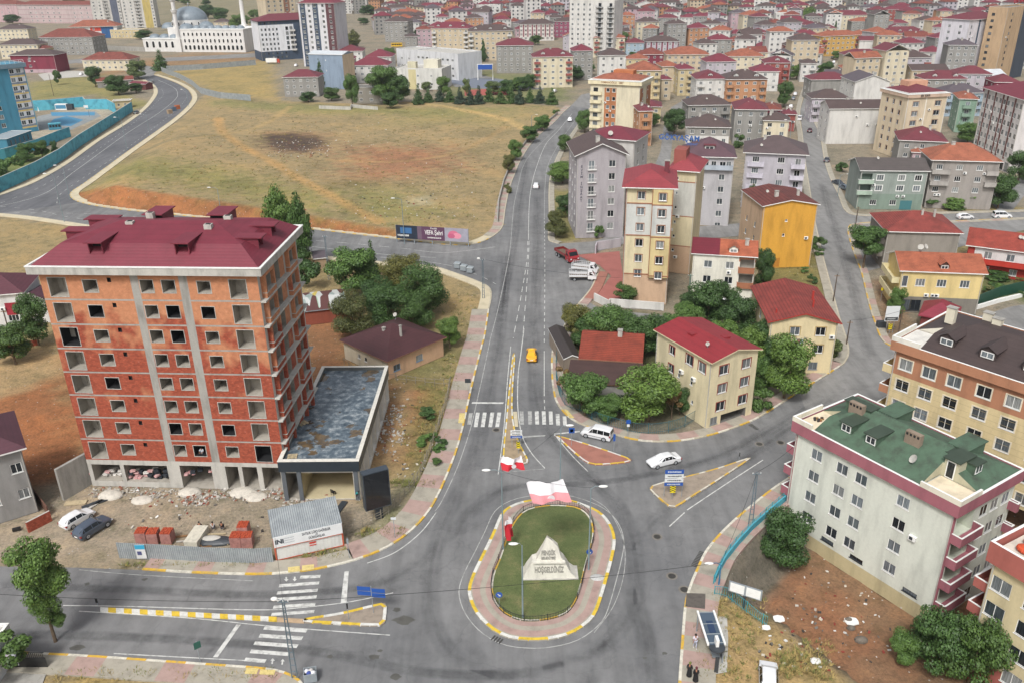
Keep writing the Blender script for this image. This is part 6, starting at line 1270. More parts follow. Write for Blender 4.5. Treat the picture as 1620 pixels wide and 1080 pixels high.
def mwin(x, y, z, w, h_):
    m1 = MB(); arch(m1, Matrix.Translation((x, y-.02, z)), w+.5, h_+.4, .06, M_WHITE); o = m1.build('window', ms); m2 = MB(); arch(m2, Matrix.Translation((x, y-.1, z+.15)), w, h_, .04, darkglass()); m2.build('pane', o)
for i in range(6): mwin((i+.6)/6.3*w1, 0, HH*.18, 1.8, HH*.28)
for r_, z, hh_ in ((0, .1, .2), (1, .42, .16), (2, .72, .14)):
    for i in range(14): mwin(w1+(i+.7)/14.5*(w2-w1), -1, HH*z, 1.2 if r_ else 1.7, HH*hh_)
cx, cy = w1-4*ps, 18; dr = 25*ps
mb = MB(); mb.tube([(cx, cy, HH*1.05), (cx, cy, HH*1.05+10*ps)], dr*1.02, MW, 24); mb.build('drum', ms)
mb = MB(); mb.sphere((cx, cy, HH*1.05+10*ps), (dr, dr, 18*ps), MDm, 28, 9, 0); mb.tube([(cx, cy, HH*1.05+27*ps), (cx, cy, HH*1.05+33*ps)], .3, M_METAL, 6); mb.build('dome', ms, True)
for i in range(8):
    a = -PI*(i+.5)/8; mwin(cx+dr*1.03*math.cos(a)*.98, cy+dr*1.03*math.sin(a)-.2, HH*1.05+2*ps, 1.3, 5*ps)
for i in range(8):
    mb = MB(); x = w1+(i+.7)/8*(w2-w1-4*ps)*.98; mb.sphere((x, 5, HH+.4), (6*ps, 5.5*ps, 4.5*ps), MDm, 16, 6, 0); mb.build('dome', ms, True)
for x in (12, 28, 44): mb = MB(); mb.sphere((x*ps, 7, HH*.57+.4), (8*ps, 8*ps, 5.5*ps), MDm, 16, 6, 0); mb.build('dome', ms, True)
for x, y, z in ((cx-dr*1.25, 14, HH), (cx+dr*1.2, 13, HH*1.05), (cx+dr*.3, 5, HH*1.0)): mb = MB(); mb.sphere((x, y, z), (11*ps, 11*ps, 8*ps), MDm, 18, 6, 0); mb.build('dome', ms, True)
for x, y, hb in ((57*ps, -2.5, HH*.6), (137*ps, 22, HH*1.1)):
    mb = MB(); mb.box(x-4.5*ps, y-4.5*ps+3, 0, x+4.5*ps, y+4.5*ps+3, hb, MW); c_ = (x, y+3)
    mb.tube([(*c_, hb), (*c_, hb+4*ps), (*c_, hb+52*ps)], 3.7*ps, MW, 14, 2.6*ps)
    for zz in (34, 50): mb.tube([(*c_, hb+zz*ps), (*c_, hb+(zz+2)*ps), (*c_, hb+(zz+5)*ps)], 3.2*ps, MW, 14, 5.0*ps)
    mb.tube([(*c_, hb+52*ps), (*c_, hb+70*ps)], 2.4*ps, MW, 14, 2*ps); mb.tube([(*c_, hb+70*ps), (*c_, hb+88*ps)], 2.6*ps, MDm, 14, .1*ps); mb.build('minaret', ms)
b = Bldg('mosque_annex', 'small white mosque annex with grey hip roof right of the mosque', 'building', (386, 58), (412, 57), 6, 14, wall='d2d0cc'); b.win('F', [.3, .7], [1.5], 1.5, 2, frac=True); b.finish(); b.roof('hip', RM('grey'), .5, 2.4)
H = hgt((52, 207), 101); TQ = '4688a2'
b = Bldg('school_building', 'blue and grey school block with yellow bands and rooftop railing at the left edge', 'school', (-75, 112), (37, 101), H, 14, wall=TQ)
w, d, h = b.w, b.d, b.h; n = int((h-1.5)/3.2); zs = [h-3.2-3.2*k for k in range(n)]; b.lite = False
for z in zs: b.paint('F', w*.76, w*.98, z-1.4, z, '7b8797'); b.paint('F', w*.76, w*.98, z-1.4, z-.8, 'd0b878'); b.paint('F', w*.76, w*.98, z, z+1.8, 'c8cad0')
b.win('F', [.8, .9, .5, .25], zs, 1.6, 1.6, M_WHITE, 2, frac=True); b.win('R', [.3, .7], zs, 1.4, 1.4, frac=True); b.finish(); parapet(b, h-1.2, h+.4, .6, metalm('6f8796'), M_METAL); b.rf = b.root
mb = MB()
for i in range(16): mb.box(i*w/15, -.3, h+.4, i*w/15+.08, -.22, h+1.5, M_WHITE)
mb.box(0, -.3, h+1.5, w, -.22, h+1.6, M_WHITE); mb.box(0, -.3, h+1.0, w, -.22, h+1.06, M_WHITE); mb.build('railing', b.root)
g0, g1 = G(14, 236), G(52, 222); b = Bldg('school_annex', 'low glazed teal annex with grey roof at the foot of the blue school', 'building', g0, g1, 3.4, 7, world=True, wall='3f7c92'); b.win('F', [.15, .32, .5, .68, .85], [.8], .8, 1.8, M_METAL, 1, frac=True); b.finish(); b.flat(metalm('9aa3a8'), .15, None, None, .3)
def wallrun(name, lb, pts, h_, t, mat, cap=None, world=False, group=None, cat='wall', z=None, caph=.12):
    P = pts if world else [GT(*q) for q in pts]; mb = MB()
    for a, b_ in zip(P, P[1:]):
        a, b_ = Vector(a), Vector(b_); dd = (b_-a).to_2d(); 
        if dd.length < .05: continue
        dd.normalize(); n = Vector((-dd.y, dd.x))*t/2; hA, hB = (h_, h_) if not hasattr(h_, '__call__') else (h_(a), h_(b_))
        q = [(a.x-n.x, a.y-n.y), (b_.x-n.x, b_.y-n.y), (b_.x+n.x, b_.y+n.y), (a.x+n.x, a.y+n.y)]; zs_ = [a.z, b_.z, b_.z, a.z]; hs = [hA, hB, hB, hA]; k = len(mb.v)
        mb.v += [(q[i][0], q[i][1], zs_[i]-.3) for i in range(4)]+[(q[i][0], q[i][1], zs_[i]+hs[i]) for i in range(4)]; m_ = mb.mi(mat); mt_ = mb.mi(cap or mat)
        for f, mm in (((0,1,5,4),m_),((1,2,6,5),m_),((2,3,7,6),m_),((3,0,4,7),m_),((4,5,6,7),mt_)): mb.f.append(tuple(k+i for i in f)); mb.m.append(mm)
    return tag(mb.build(name), lb, cat, group)
M_TEAL = surf('teal_wall_paint', '58a8ba', .16, .5, .8, dark='3f7f92'); M_TEALD = surf('teal_dark', '3f7f95', .15, .5, .8)
wallrun('perimeter_wall', 'long teal perimeter wall with blue patches along the school road', [(-60, 335), (0, 304), (60, 276), (98, 254), (126, 232), (170, 203), (210, 176)], 4.0, .35, M_TEAL, M_CONCL)
wallrun('perimeter_wall', 'teal back wall behind the school sports court', [(41, 176), (80, 174), (134, 169), (137, 173), (172, 173), (184, 180)], 4.4, .35, M_TEAL, M_CONCL)
wallrun('perimeter_wall', 'lower teal terrace wall below the glazed school annex', [(-40, 262), (10, 252), (62, 236), (95, 222), (112, 216)], 3.6, .35, M_TEAL, M_CONCL)
def flatq(name, pts, mat, z): sheet(name, pts, z, mat)
flatq('sports_court', [(52,196),(60,206),(112,206),(160,184),(150,176),(95,178),(60,184)], surf('court_grey', '8d9292', .15, .5), .02)
flatq('sports_court', [(76,198),(112,200),(132,190),(105,184),(85,189)], surf('court_blue', '4b87a8', .12, .5), .03); flatq('sports_court', [(80,178),(150,178),(150,183),(82,184)], MATS['court_blue'], .03)
flatq('sports_court', [(735,143),(800,140),(803,150),(735,152)], surf('court_red', 'a5544a', .15, .5), .02); flatq('sports_court', [(700,121),(790,126),(860,134),(855,140),(750,140),(715,132)], surf('court_slate', '6f7682', .15, .5), .022)
def stand(name, lb, cat, px, parts, grp=None, rz=0):
    g = GT(*px); r = empty(name, g, rz, lb, cat, grp)
    for nm, mb in parts: mb.build(nm, r)
    return r
mb1 = MB(); mb1.tube([(0,0,0),(0,0,4.2),(0,-1.4,4.6)], .09, M_METAL, 6); mb2 = MB(); mb2.box(-.9,-1.5,4.2,.9,-1.42,5.3,M_WHITE); stand('basketball_hoop', 'basketball hoop with white backboard on the school court', 'basketball hoop', (142, 186), [('post', mb1), ('backboard', mb2)])
mb1 = MB(); mb1.box(-2.2, -1, 0, 2.2, 1, 2.3, M_TEALD); mb1.box(-2.3, -1.1, 2.3, 2.3, 1.1, 2.45, M_TEAL); mb2 = MB()
for i in range(4): mb2.box(-1.9+i*1.05, -1.03, 1, -1.1+i*1.05, -1.0, 1.9, M_DARK)
stand('kiosk', 'small teal kiosk with window openings beside the sports court', 'kiosk', (88, 205), [('wall', mb1), ('window', mb2)], rz=.4)
for i, (x, lb) in enumerate(((54, 'closed white parasol nearest the blue school'), (62, 'closed white parasol right of its twin on the school yard'))):
    mb1 = MB(); mb1.tube([(0,0,0),(0,0,2.9)], .04, M_METAL, 6); mb2 = MB(); mb2.tube([(0,0,1.0),(0,0,1.6),(0,0,2.8)], .35, M_WHITE, 8, .05); stand('parasol', lb, 'parasol', (x, 180), [('pole', mb1), ('canopy', mb2)])
mb1 = MB(); mb1.box(-4, -1, 0, 1, 1, 2.6, M_WHITE); mb1.box(1.02, -1, 0, 3.6, 1, 2.5, M_DKMETAL); mb2 = MB(); mb2.box(-3.8, -1.04, .6, .8, -1.0, 2.2, surf('court_blue', '4b87a8')); stand('vending_cabin', 'white and blue cabin against the teal court wall', 'cabin', (104, 174), [('wall', mb1), ('panel', mb2)])
rng_ = random.Random(11); FAR = []
feet = [(b.cx.x, b.cx.y, max(b.w, b.d)/2) for b in HL]; PAL = ['cream', 'white', 'grey', 'lilac', 'pink', 'grey', 'white', 'white', 'beige', 'lav', 'beige', 'white', 'grey', 'white', 'orange']; RPAL = ['dkred', 'orange', 'brown', 'red', 'brown', 'wine', 'brown', 'slate', 'wine']
yy = 400; ST1 = gp(K_NE2[7:]+[(1340, 60), (1350, 30)]); ST2 = gp([(1045,250),(1056,200),(1070,172),(1105,152),(1150,133),(1200,107)])
while yy < 1850:
    x = -.1*yy-130
    while x < .66*yy+60:
        px, py = PX((x, yy, 0)); ox, oy = x+rng_.uniform(-3, 3), yy+rng_.uniform(-4, 4)
        if (px < 620 and py < 24 and rng_.random() < .6 or px > 600 and py < 62 or (px > 930 and py < 205 and px > 1010 and px < 1640 and py < 60+.35*(px-930))) and px < 1700 and not any((ox-f[0])**2+(oy-f[1])**2 < (f[2]+7.5)**2 for f in feet) and rng_.random() < .95 and not (1145 < px < 1160 and py > 5) and min(edist(ox, oy+6, ST1, False), edist(ox, oy+6, ST2, False)) > 13:
            FAR.append((ox, oy, rng_.choice((2, 3, 3, 4, 4, 5, 6)), rng_.uniform(9, 15), rng_.uniform(9, 13), rng_.uniform(-.35, .35)+(-.12 if px > 1200 else 0)))
        x += rng_.uniform(14.5, 19)
    yy += 18
FAR.sort(key=lambda q: q[1]); rest = MB()
for i, (x, y, n, w, d, a) in enumerate(FAR):
    wl, rc = rng_.choice(PAL), rng_.choice(RPAL); tall = y > 760 and rng_.random() < .06
    if tall: n += 4; wl = 'white'
    h = 2.9*n+.4; ca, sa = math.cos(a), math.sin(a); A_ = (x-ca*w/2, y-sa*w/2); B_ = (x+ca*w/2, y+sa*w/2)
    if i < 190:
        b = Bldg('apartment_building' if n > 3 else 'house', 'x', 'building' if n > 3 else 'house', A_, B_, h, d, wall=wl, world=True, lite=True); b.meta = (wl, rc, n, 'hip', None, ''); b.auto = True; b.xy = PX((x, y, h)); HL.append(b)
        nf = max(2, int(w/3.2)); b.win('F', [(k+.5)/nf for k in range(nf)], [1.2+2.9*k for k in range(n)], 1.4, 1.4, frac=True); b.paint('F', 0, w, 2.7, 2.9, 'grey'); b.finish(); b.roof('hip' if rng_.random() < .8 else 'gable', RM(rc), .5, .24*min(w, d))
        if rng_.random() < .5: b.chim(w*.5, d*.4, h+2, .8, .8, 1)
    else:
        M = Matrix.Translation((x, y, 0)) @ Matrix.Rotation(a, 4, 'Z'); rest.box(-w/2, 0, 0, w/2, d, h, WM(wl), M); P = lambda *q: M @ Vector(q)
        if y < 1150:
            nf = max(2, int(w/3.4))
            for k in range(n):
                for j in range(nf): ux_ = -w/2+(j+.5)/nf*w; rest.box(ux_-.7, -.06, 1.2+2.9*k, ux_+.7, 0, 2.6+2.9*k, M_DKMETAL, M)
        r_ = .24*min(w, d); m_ = RM(rc); o = .5; q = [(-w/2-o, -o, h), (w/2+o, -o, h), (w/2+o, d+o, h), (-w/2-o, d+o, h)]; e = [(-w/2+d/2, d/2, h+r_), (w/2-d/2, d/2, h+r_)] if w > d else [(0, d/2, h+r_), (.2, d/2, h+r_)]
        for f in ((q[0], q[1], e[1], e[0]), (q[2], q[3], e[0], e[1]), (q[1], q[2], e[1]), (q[3], q[0], e[0])): rest.face([P(*v) for v in f], m_)
tag(rest.build('far_town'), kind='stuff'); print('far', len(FAR), 'houses', len(HL))
TM = {}
def leafmesh(kind, v):
    if (kind, v) in TM: return TM[(kind, v)]
    r = random.Random(hash(kind) % 1 + v*17+len(kind)); V = []; Fc = []; blobs = []
    if kind in ('poplar', 'cypress', 'conifer'):
        for i in range(26):
            t = i/25; rad = {'poplar': .5*math.sin(PI*min(1, (t*.9+.12)))**.6, 'cypress': .5*(1-t)**.8*(.3+min(1, t*5)*.7), 'conifer': .5*(1-t)**.9}[kind]
            for k in range(3 if rad > .15 else 1): a = r.uniform(0, 2*PI); q = rad*r.uniform(.3, .75); blobs.append((q*math.cos(a), q*math.sin(a), t, max(.12, rad*.6), .07))
    else:
        nb = {'round': 24, 'hedge': 30, 'young': 9, 'shrub': 8, 'plane': 34}[kind]
        for i in range(nb):
            z = r.uniform(.12, .9) if kind != 'plane' else r.random(); a = r.uniform(0, 2*PI)
            rr = {'round': .36, 'hedge': .38, 'young': .3, 'shrub': .34, 'plane': .17+.3*min(1, z*1.6)*(1 if z < .75 else (1.02-z)/.27)}[kind]*math.sqrt(max(.05, 1-((z-.48)*1.7)**2) if kind != 'plane' else 1)
            q = rr*r.uniform(.55, 1.0); s = r.uniform(.12, .24) if kind not in ('young', 'plane') else r.uniform(.1, .18) if kind == 'plane' else r.uniform(.1, .17); blobs.append((q*math.cos(a), q*math.sin(a), z, s, s*(.75 if kind != 'plane' else .5)))
    n = {'round': 15000, 'hedge': 20000, 'poplar': 14000, 'cypress': 3500, 'conifer': 3500, 'young': 1800, 'shrub': 2400, 'plane': 15000}[kind]; ls = {'round': .017, 'hedge': .0125, 'poplar': .021, 'cypress': .034, 'conifer': .028, 'young': .034, 'shrub': .032, 'plane': .0135}[kind]
    W = [b[3]**2 for b in blobs]
    for i in range(n):
        b = r.choices(blobs, W)[0]; d = Vector((r.gauss(0, 1), r.gauss(0, 1), r.gauss(0, 1))).normalized(); k = r.uniform(.72, 1.06) if r.random() < .85 else r.uniform(.3, 1.15)
        c = Vector((b[0]+d.x*b[3]*k, b[1]+d.y*b[3]*k, b[2]+d.z*b[4]*k)); nn = (d+Vector((r.uniform(-.8, .8), r.uniform(-.8, .8), r.uniform(-.2, .9)))).normalized(); e = nn.orthogonal().normalized(); f = nn.cross(e); s = ls*r.uniform(.7, 1.5); q = len(V); w_ = r.uniform(.5, .9)
        V += [tuple(c+e*s), tuple(c+f*s*w_), tuple(c-e*s), tuple(c-f*s*w_)]; Fc.append((q, q+1, q+2, q+3))
    me = bpy.data.meshes.new('crown'); me.from_pydata(V, [], Fc); me.update(); TM[(kind, v)] = me; return me
LM = dict(dark=leafm('leaf_dark', (.014, .038, .01), (.065, .13, .03)), mid=leafm('leaf_mid', (.026, .065, .014), (.105, .19, .042)), light=leafm('leaf_light', (.045, .075, .02), (.14, .18, .06)), olive=leafm('leaf_olive', (.03, .045, .015), (.13, .135, .035)), rust=leafm('leaf_rust', (.06, .04, .018), (.2, .13, .05)), blue=leafm('leaf_blue', (.01, .026, .018), (.035, .065, .04)))
M_BARK = surf('bark', '6a5a48', .3, 3, .95); TREES = []; TK = {}
def tree(kind, bx, by, ytop, wpx, leaf='mid', label=None, tf=None, z=None, lean=0, group=None):
    g = GT(bx, by) if z is None else G(bx, by, z); h = hgt((bx, by), ytop, g.z); dep = (g-CAM).dot(F_); w = wpx*dep/FPX; name = {'poplar': 'poplar_tree', 'cypress': 'cypress_tree', 'conifer': 'conifer_tree', 'young': 'young_tree', 'shrub': 'shrub', 'hedge': 'evergreen_tree', 'plane': 'plane_tree', 'round': 'broadleaf_tree'}[kind]
    r = random.Random(int(bx*3+by)); tf = tf if tf is not None else {'poplar': .08, 'cypress': .04, 'conifer': .06, 'young': .28, 'shrub': .0, 'hedge': .08, 'plane': .2, 'round': .14}[kind]
    root = empty(name, g, r.uniform(0, 6), label or 'x', 'shrub' if kind == 'shrub' else 'tree', group); key = (kind, leaf, r.randint(0, 2 if kind not in ('plane', 'hedge') else 0))
    if key not in TK: m_ = leafmesh(kind, key[2]).copy(); m_.materials.append(LM[leaf]); TK[key] = m_
    c = inst('crown', TK[key], root, (0, 0, h*tf), 0, (w*1.1, w*1.1, h*(1-tf)*1.0))
    if kind != 'shrub':
        mb = MB(); hh = h*(tf+.45*(1-tf)); R_ = max(.07, min(.28, w*.035)); mb.tube([(0, 0, -.3), (.05*R_, 0, hh*.5), (0, 0, hh)], R_, M_BARK, 7, R_*.35)
        for k in range(4): a = k*1.6+r.random(); mb.tube([(0, 0, h*tf*.8+.1*h*k*.6), (w*.25*math.cos(a), w*.25*math.sin(a), h*(tf+.2)+.1*h*k)], R_*.45, M_BARK, 5, R_*.15)
        mb.build('trunk', root)
    root['px_'] = bx; TREES.append((root, kind, leaf, (bx, (by+ytop)/2), label)); return root
TL = [
('poplar',447,400,297,46,'mid','fuller left poplar behind the roof of the brick block'),('poplar',481,425,308,32,'mid','slimmer right poplar behind the roof of the brick block'),('poplar',470,440,375,34,'dark','dark leafy tree at the foot of the two poplars'),
('shrub',492,458,415,40,'dark','rounded bush below the poplars beside the lattice pole'),
('round',562,470,395,76,'mid','large feathery green tree left of the clipped dark evergreens'),('conifer',590,440,382,26,'dark','pointed conifer poking up behind the feathery green tree'),
('hedge',640,470,403,70,'olive','sunlit olive topped evergreen nearest the side road bend'),('hedge',668,500,418,78,'dark','broad dark evergreen on the right of the clipped group'),('hedge',615,515,452,70,'dark','dark evergreen in the middle of the clipped group'),('hedge',560,530,462,64,'olive','low olive green evergreen at the front left of the clipped group'),('hedge',600,490,440,60,'dark','deep green evergreen behind the middle of the clipped group'),('hedge',655,520,460,60,'dark','dark evergreen right in front of the clipped group above the brown roof'),
('round',712,550,500,36,'mid','small round tree beside the brown hipped house'),('shrub',505,505,478,26,'dark','dark shrub by the patched shed'),
('round',925,655,590,72,'mid','left garden tree with round green crown behind the curved railing'),('round',1025,665,582,92,'mid','largest round garden tree behind the curved railing'),('young',890,625,575,28,'rust','thin rust brown tree at the left end of the curved railing'),('young',1062,662,615,34,'rust','rust coloured tree in front of the largest round garden tree'),('shrub',985,660,630,40,'dark','dark undergrowth between the two round garden trees'),
('round',1005,560,500,60,'dark','dark tree above the red tiled low house'),('round',955,555,485,60,'mid','green tree above the left end of the red tiled low house'),('round',910,545,478,46,'olive','olive tree beside the kerb behind the red tiled low house'),('round',1060,545,495,46,'mid','leafy tree just behind the bright red roofed cream house'),
('round',1120,520,440,60,'dark','dark leafy tree in front of the white house with brown balconies'),('round',1165,550,470,52,'dark','tall dark tree right of the parked car in the yard'),('round',1210,580,510,52,'dark','dark tree between the bright red roof and the laundry house'),('round',1240,630,530,70,'mid','spreading green tree below the laundry house'),('shrub',1205,650,610,40,'dark','dark bush beside the blue door below the cream house'),('shrub',1320,565,535,26,'light','bright vine bush at the corner of the laundry house'),
('round',1205,455,390,34,'dark','dark tree at the left foot of the mustard house'),('shrub',1292,395,372,26,'dark','bush at the right edge of the mustard house'),
('round',990,478,448,36,'dark','leaning dark tree against the base of the banded tower'),('round',1365,425,355,54,'mid','street tree with broad green crown beside the grey tiled house',.35),('round',1417,500,455,30,'mid','small tree at the left corner of the pale yellow house'),('round',1555,430,392,30,'mid','small dark tree between the yellow and red houses'),
('shrub',1330,272,255,22,'dark','bush beside the sage green house'),('round',1578,330,272,46,'dark','dense dark tree right of the bare beige house'),('shrub',1520,330,308,56,'mid','vines and shrubs in front of the bare beige house'),('shrub',1475,328,312,26,'mid','small bright shrub near the bare beige house'),('shrub',1590,440,425,60,'dark','clipped dark hedge in front of the low red house'),
('round',1235,895,808,76,'dark','dark bushy tree below the street left of the green roofed block'),('round',1470,1060,965,92,'dark','dark tree under the pink corner balconies of the green roofed block'),('round',1530,1090,975,90,'dark','darkest tree at the bottom right between the two pink blocks'),('round',1425,1050,1000,46,'mid','low outer branches of greenery at the bottom right slope'),
('round',25,575,510,60,'dark','dark tree at the left edge above the dirt track'),('round',62,545,465,46,'dark','shadowy tree squeezed between left houses and brick block'),
('round',105,1095,1000,1,'mid',None),
('round',890,290,258,46,'mid','round roadside tree left of the lilac gabled block'),('round',895,345,305,30,'dark','dark roadside tree below the round one by the lilac block'),('round',882,375,332,36,'olive','olive roadside tree nearest the parked trucks'),('shrub',948,378,358,16,'mid','small shrub at the foot of the lilac gabled block'),
('round',893,240,214,22,'dark','dark kerb tree where the main road starts to bend'),('round',925,210,175,26,'mid','tree at the left foot of the orange and cream tower'),
('round',838,226,200,28,'mid','leafy tree on the low roadside wall'),('round',858,208,182,26,'mid','upper leafy tree on the roadside wall'),('young',880,183,173,14,'mid','sapling near the far bend of the main road'),('round',815,255,220,22,'mid','mid green shrub tree on the field side of the road wall'),('round',806,275,245,20,'olive','olive shrub tree lower on the road wall'),('shrub',804,305,290,16,'olive','weedy shrub against the ruined roadside wall'),
('round',608,165,105,50,'mid','big tree left of the bare grey field house'),('round',630,165,118,40,'dark','dark tree touching the bare grey field house'),('round',618,172,145,28,'dark','dark bush right of the bare grey field house'),('round',558,170,118,22,'mid','tree between the blank blue block and the field house'),('cypress',509,140,91,18,'dark','tall dark cypress in front of the blank blue block'),('round',525,160,138,26,'dark','dark bush below the blank blue block'),('round',488,162,145,24,'dark','bush in front of the red painted house'),
('round',615,100,75,24,'mid','tree behind the white hipped houses'),('round',675,145,130,16,'light','pale street tree at the edge of the works yard'),('round',702,152,120,22,'mid','tall tree in front of the works yard'),('round',738,150,125,12,'light','slim pale tree beside the sports court'),('round',780,150,128,26,'light','bright tree beside the sports court'),
('cypress',765,98,64,12,'dark','cypress left of the beige attic flats'),('round',635,62,45,16,'dark','dark tree between far brick coloured flats'),
('poplar',560,76,48,20,'olive','bare looking pale tree at the foot of the tallest tower'),('cypress',517,77,55,12,'dark','dark cypress pair member left of the tallest tower'),('cypress',508,78,56,12,'dark','dark cypress nearest the navy block'),
('round',220,125,95,34,'light','bright willow-like tree by the far bend of the school road'),('round',188,150,118,36,'dark','round dark tree in front of the red roofed cottage'),('round',152,138,104,26,'dark','dark tree left of the red roofed cottage'),('round',216,148,132,20,'dark','dark bush beside the wooden hut'),('conifer',256,112,80,26,'dark','lone conifer beside the long grey site fence'),
('shrub',92,135,112,14,'dark','dark bush between maroon house and car park'),('round',45,255,226,30,'mid','green tree behind the lower teal wall'),('round',68,250,222,24,'dark','dark tree behind the lower teal wall'),('round',88,247,222,12,'dark','narrow tree behind the lower teal wall'),('shrub',20,280,245,40,'mid','big bush at the left edge inside the teal wall'),('shrub',0,290,262,26,'dark','bush cut by the left edge inside the teal wall'),
('round',228,62,48,26,'dark','dark tree in front of the mosque porch'),('round',330,30,8,26,'dark','dark pine left of the rear minaret'),('round',350,34,12,26,'dark','second dark pine close to the rear minaret'),('round',380,45,22,30,'mid','trees behind the right end of the mosque'),('round',400,60,42,26,'mid','tree at the small mosque annex'),
('round',1066,215,173,34,'dark','large dark tree in the lane right of the orange tower'),('round',1035,200,180,20,'mid','tree beside the red roofed yellow house in the lane'),('round',1071,140,118,18,'dark','dark lane tree in front of the grey orange roofed house'),('round',1240,170,128,26,'dark','dark street tree beside the red terrace house'),('round',1282,75,55,14,'dark','tree at the top of the long street'),('round',1277,45,10,20,'mid','tall trees at the far end of the long street'),('cypress',1320,57,34,8,'dark','narrow cypress by the cream far house'),('round',1322,95,80,14,'mid','small tree beside the pink hipped house'),('round',1530,225,195,38,'mid','dark tree in front of the green flats at right'),('shrub',1168,235,208,20,'dark','dark garden gap beside the white terrace house'),('round',1610,290,240,40,'dark','conifer-dark tree at the right edge'),
('round',1185,345,290,14,'dark','dark greenery in the gap left of the mustard house'),('round',1155,25,8,24,'mid','tree clump between far red roofs'),('round',1148,18,2,18,'dark','dark tree behind the clump between far red roofs'),
]
for q in TL:
    if q[6]: tree(*q)
t0 = tree('round', 88, 1014, 852, 84, 'mid', 'tall street tree with layered green crown in front of the left road median', .46); c0 = t0.children[0]; hh_ = c0.scale[2]/.54; q = inst('lower_branches', TK[('round', 'mid', 1)] if ('round', 'mid', 1) in TK else c0.data, t0, (0, 0, hh_*.24), 1, (c0.scale[0]*.52, c0.scale[0]*.52, hh_*.38)); inst('lower_branches', q.data, t0, (.6, .2, hh_*.14), 2, (c0.scale[0]*.3, c0.scale[0]*.3, hh_*.14))
r_ = random.Random(8)
for i in range(14): tree('conifer', 664+i*16+r_.uniform(-3, 3), 163+r_.uniform(-2, 3), 138+r_.uniform(-4, 3), 18, r_.choice(('dark', 'blue')), None, group='young conifers along the back of the field')
for i in range(16): tree('round', 800+i*7+r_.uniform(-4, 4), 150-i*2+r_.uniform(-5, 5), 128-i*1.6+r_.uniform(-4, 4), 20, r_.choice(('dark', 'mid', 'dark')), None, group='trees behind the sports court')
for i in range(60):
    x = r_.uniform(0, 620); y = r_.uniform(2, 40); 
    if 225 < x < 400 and y > 15: continue
    tree('round', x, y, y-r_.uniform(10, 17), r_.uniform(14, 24), r_.choice(('dark', 'mid', 'dark')), None, group='trees on the hill behind the mosque')
for i in range(70):
    x = r_.uniform(650, 1620); y = r_.uniform(8, 130)
    tree('round', x, y, y-r_.uniform(7, 14)*(1+y/150), r_.uniform(8, 15)*(1+y/160), r_.choice(('dark', 'mid', 'dark')), None, group='trees scattered among the houses of the town')
for x, y, yt, w_ in ((930,552,500,50),(975,540,488,52),(1035,556,500,50),(1085,530,482,50),(1100,545,500,44),(1140,560,505,50),(1185,585,520,46),(1195,620,565,44),(1225,600,548,46),(1150,500,455,40),(1090,505,465,36),(965,665,625,40),(1075,655,610,36)): tree('round', x, y, yt, w_, r_.choice(('dark', 'dark', 'mid')), None, group='garden trees around the low red tiled house')
for i in range(34):
    x, y = r_.choice(((r_.uniform(1200, 1300), r_.uniform(400, 470)), (r_.uniform(890, 1090), r_.uniform(515, 560)), (r_.uniform(1070, 1200), r_.uniform(510, 560)), (r_.uniform(870, 905), r_.uniform(300, 370)), (r_.uniform(1490, 1620), r_.uniform(445, 470)), (r_.uniform(670, 700), r_.uniform(640, 740))))
    tree('shrub', x, y, y-r_.uniform(8, 16), r_.uniform(14, 30), r_.choice(('dark', 'mid', 'olive')), None, group='low garden shrubs among the houses')
# dry grass tufts and litter: nobody could count them
def scatter(name, regions, n, fn, seed=1):
    r = random.Random(seed); mb = MB()
    for i in range(n):
        x0, y0, x1, y1 = r.choice(regions); p = GT(r.uniform(x0, x1), r.uniform(y0, y1)); fn(mb, p, r)
    return tag(mb.build(name), kind='stuff')
M_STRAW = surf('straw', 'a08c56', .3, 2); M_WEED = surf('weed', '75783f', .35, 2)
def tuft(mb, p, r, mat=None):
    m_ = mat or (M_STRAW if r.random() < .6 else M_WEED)
    for k in range(9): a = r.uniform(0, 6.3); l = r.uniform(.25, .6); q = Vector((math.cos(a), math.sin(a), 0)); s = Vector((-q.y, q.x, 0))*.05; b_ = p+q*r.uniform(0, .35); mb.face([b_-s, b_+s, b_+q*l*.6+Vector((0, 0, l*.6))], m_)
inpark = lambda g: inside(g.x, g.y, FIELD)
scatter('dry_grass', [(85,1058,440,1078),(1100,985,1200,1078),(1130,940,1210,990),(1220,1010,1320,1078),(1230,1030,1300,1070),(640,640,700,740),(660,610,705,700)], 700, tuft)
scatter('weeds', [(190,890,420,897),(480,870,545,885),(560,850,640,835),(620,760,690,770),(700,560,730,640),(1200,400,1290,440),(900,500,1090,560),(700,460,755,540)], 500, lambda m_, p, r: tuft(m_, p, r, M_WEED if r.random() < .75 else M_STRAW), 2)
scatter('field_scrub', [(160,260,600,340),(330,170,860,230),(560,200,800,360),(260,200,500,300)], 950, lambda m_, p, r: [tuft(m_, p+Vector((r.uniform(-.8, .8), r.uniform(-.8, .8), 0)), r, M_WEED if r.random() < .3 else M_STRAW) for _ in range(2)] if inpark(p) else None, 3)
M_LIT = [surf('litter_'+c, c, .1, 3) for c in ('d8d8d4', 'b9b4aa', '8a3a30', '6f6a62', 'c8c0b0', '3c3a38')]
def chip(mb, p, r, s0=.08, s1=.3, pal=None):
    s = r.uniform(s0, s1); M = Matrix.Translation(p) @ Matrix.Rotation(r.uniform(0, 6.3), 4, Vector((r.uniform(-.3, .3), r.uniform(-.3, .3), 1)).normalized()); mb.box(-s, -s*r.uniform(.3, .9), -.02, s, s*.5, s*r.uniform(.15, .8), r.choice(pal or M_LIT), M)
